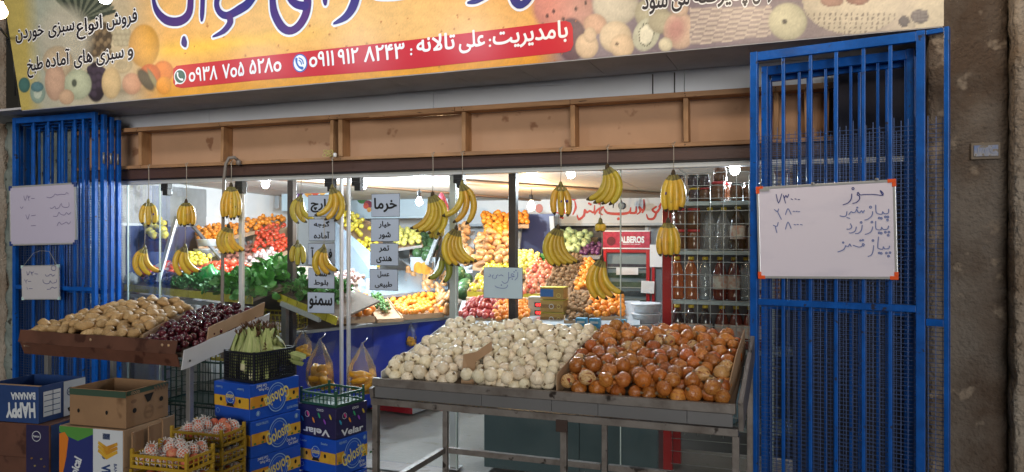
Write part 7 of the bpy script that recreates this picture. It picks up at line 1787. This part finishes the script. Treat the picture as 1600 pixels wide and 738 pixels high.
# painted wall banner with red calligraphy
wy = 8.6; x0, x1 = at(700, 320, wy).x, at(1048, 320, wy).x; z0, z1 = at(900, 349, wy).z, at(900, 311, wy).z
t = thing('wall_banner', 'white wall banner with red handwritten lettering above the fridge', 'banner', ((x0 + x1) / 2, wy, (z0 + z1) / 2))
obj('sheet', MB().span((x0, wy, z0), (x1, wy + .01, z1)), mat('banner sheet white', (.62, .64, .66, 1), .5), t)
wp = Plane((x0, wy - .001, z0), (1, 0, 0), (0, 0, 1)); m_cal = mat('red calligraphy', (.50, .03, .02, 1), .5)
Z = lambda x, y: (820 + x / 2.838, 240 + y / 2.838)
strokes('calligraphy', [
    [(612, 208, .6), (606, 222, 1.2), (596, 236, 1)], [(600, 240, 1), (584, 262, 1.2), (566, 250, 1), (584, 236, .8)], [(584, 262, 1), (572, 288, 1.2), (548, 290, 1), (540, 270, .5)],
    [(528, 205, .6), (530, 240, 1.2), (522, 262, .8)], [(518, 250, 1), (508, 238, 1), (512, 258, 1), (498, 270, .5)], [(494, 236, .6), (492, 262, 1.2), (470, 264, 1.2)], [(470, 240, .6), (462, 262, 1.2), (420, 268, 1.5), (368, 264, 1.3), (352, 246, .6)], [(415, 290, 1.5)],
    [(348, 238, 1), (330, 246, 1.2), (318, 256, 1), (310, 272, .5)], [(345, 240, .8), (332, 262, 1.2), (345, 272, .6)], [(310, 230, .5), (306, 262, 1), (288, 254, 1), (276, 262, 1), (266, 250, 1), (262, 276, 1.3), (240, 292, 1.2), (232, 272, .5)], [(285, 222, 1.2)], [(292, 226, 1.2)], [(330, 222, 1.3)],
    [(222, 212, .6), (226, 240, 1.2), (214, 270, .8)], [(205, 248, 1), (196, 260, 1.2), (180, 262, 1.2), (172, 244, .8)], [(182, 262, 1), (160, 266, 1.2), (140, 262, .6)], [(160, 282, 1.3)], [(168, 286, 1.3)], [(228, 200, .8), (216, 206, .8), (206, 200, .6)]], wp, m_cal, t, .023, .003, T=Z)
print2d('printed_grapes', [wp.hit(*Z(60 + 52 * math.cos(a), 290 + 18 * math.sin(a))) for a in np.linspace(0, 6.0, 16)], [tuple(range(16))], wp, mat('printed date brown', (.16, .03, .05, 1), .5, noise=.6, nscale=30), t, .002)
print2d('printed_apple', [wp.hit(*Z(64 + 17 * math.cos(a), 244 + 20 * math.sin(a))) for a in np.linspace(0, 6.0, 16)], [tuple(range(16))], wp, mat('printed faded red', (.50, .16, .12, 1), .5), t, .0025)
obj('lower_trim', MB().span((x0, wy - .01, z0 - .03), (x1, wy + .01, z0 - .001)), m_whb, t)
# cable and round fitting before the lettering
p = at(972, 322, 8.3); t = thing('wall_speaker', 'small round dark fitting with a looping cable before the red lettering', 'speaker', p)
obj('housing', MB().lathe([(.03, -.04), (.04, -.03), (.04, .03), (.03, .04)], 14, axis=Matrix.Rotation(R(90), 3, 'X')), mat('speaker grey', (.10, .13, .16, 1), .4), t, local=True); obj('cable', MB().tube([(.0, 0, .04), (-.05, 0, .16), (-.09, 0, .05), (-.10, 0, -.02)], .006, 5), m_blk, t, local=True)
# fruit posters high inside
def poster(lab, x0, y0, x1, y1, Y, blobs, base='#b9cdd6'):
    a, b = at(x0, y1, Y), at(x1, y0, Y); t = thing('fruit_poster', lab, 'poster', (a + b) / 2, 'fruit posters')
    obj('sheet', MB().span((a.x, Y, a.z), (b.x, Y + .01, b.z)), mat('poster ' + base, hexc(base), .45, noise=.06), t); pl = Plane((a.x, Y - .001, a.z), (1, 0, 0), (0, 0, 1))
    for k, (cx, cy, rx, ry, c) in enumerate(blobs):
        q = pl.hit(cx, cy); s = (Y / .9) / FPX; print2d('printed_fruit', ellipse(q[0], q[1], rx * s, ry * s, 16), [tuple(range(16))], pl, mat('print ' + c, hexc(c), .45, noise=.35, nscale=14), t, .002 + k * .0004)
poster('printed fruit poster with apples and grapes behind the mushroom sign', 440, 282, 520, 330, 7.2, ((447, 292, 4, 12, '#a8c040'), (456, 298, 5, 9, '#9cc832'), (462, 304, 8, 6, '#6a3a78'), (470, 300, 6, 7, '#7a4a86'), (480, 290, 9, 12, '#d8443a'), (482, 300, 8, 9, '#e09a40'), (493, 294, 11, 13, '#d65a40'), (504, 294, 10, 12, '#e8b060'), (512, 292, 7, 10, '#c83a34')))
poster('printed vegetable poster behind the white bulb between the sign columns', 545, 276, 700, 342, 8.2, ((556, 300, 9, 11, '#4a8a4a'), (566, 310, 10, 9, '#3a7a44'), (575, 320, 8, 7, '#8a3a50'), (590, 296, 12, 9, '#c04050'), (606, 300, 14, 8, '#8a2f48'), (600, 310, 16, 6, '#3d7a3c'), (572, 322, 5, 5, '#d85a4a'), (577, 328, 4, 4, '#e0a058'), (560, 290, 7, 5, '#6aa060')), '#b4c6d2')
poster('blank white poster sheet deep inside left of the fruit poster', 300, 282, 436, 328, 7.4, ((330, 288, 16, 4, '#c98a84'), (405, 290, 14, 8, '#c9d49a')), '#c3ccd2')

# small things in front
p = at(340, 250, 4.3)
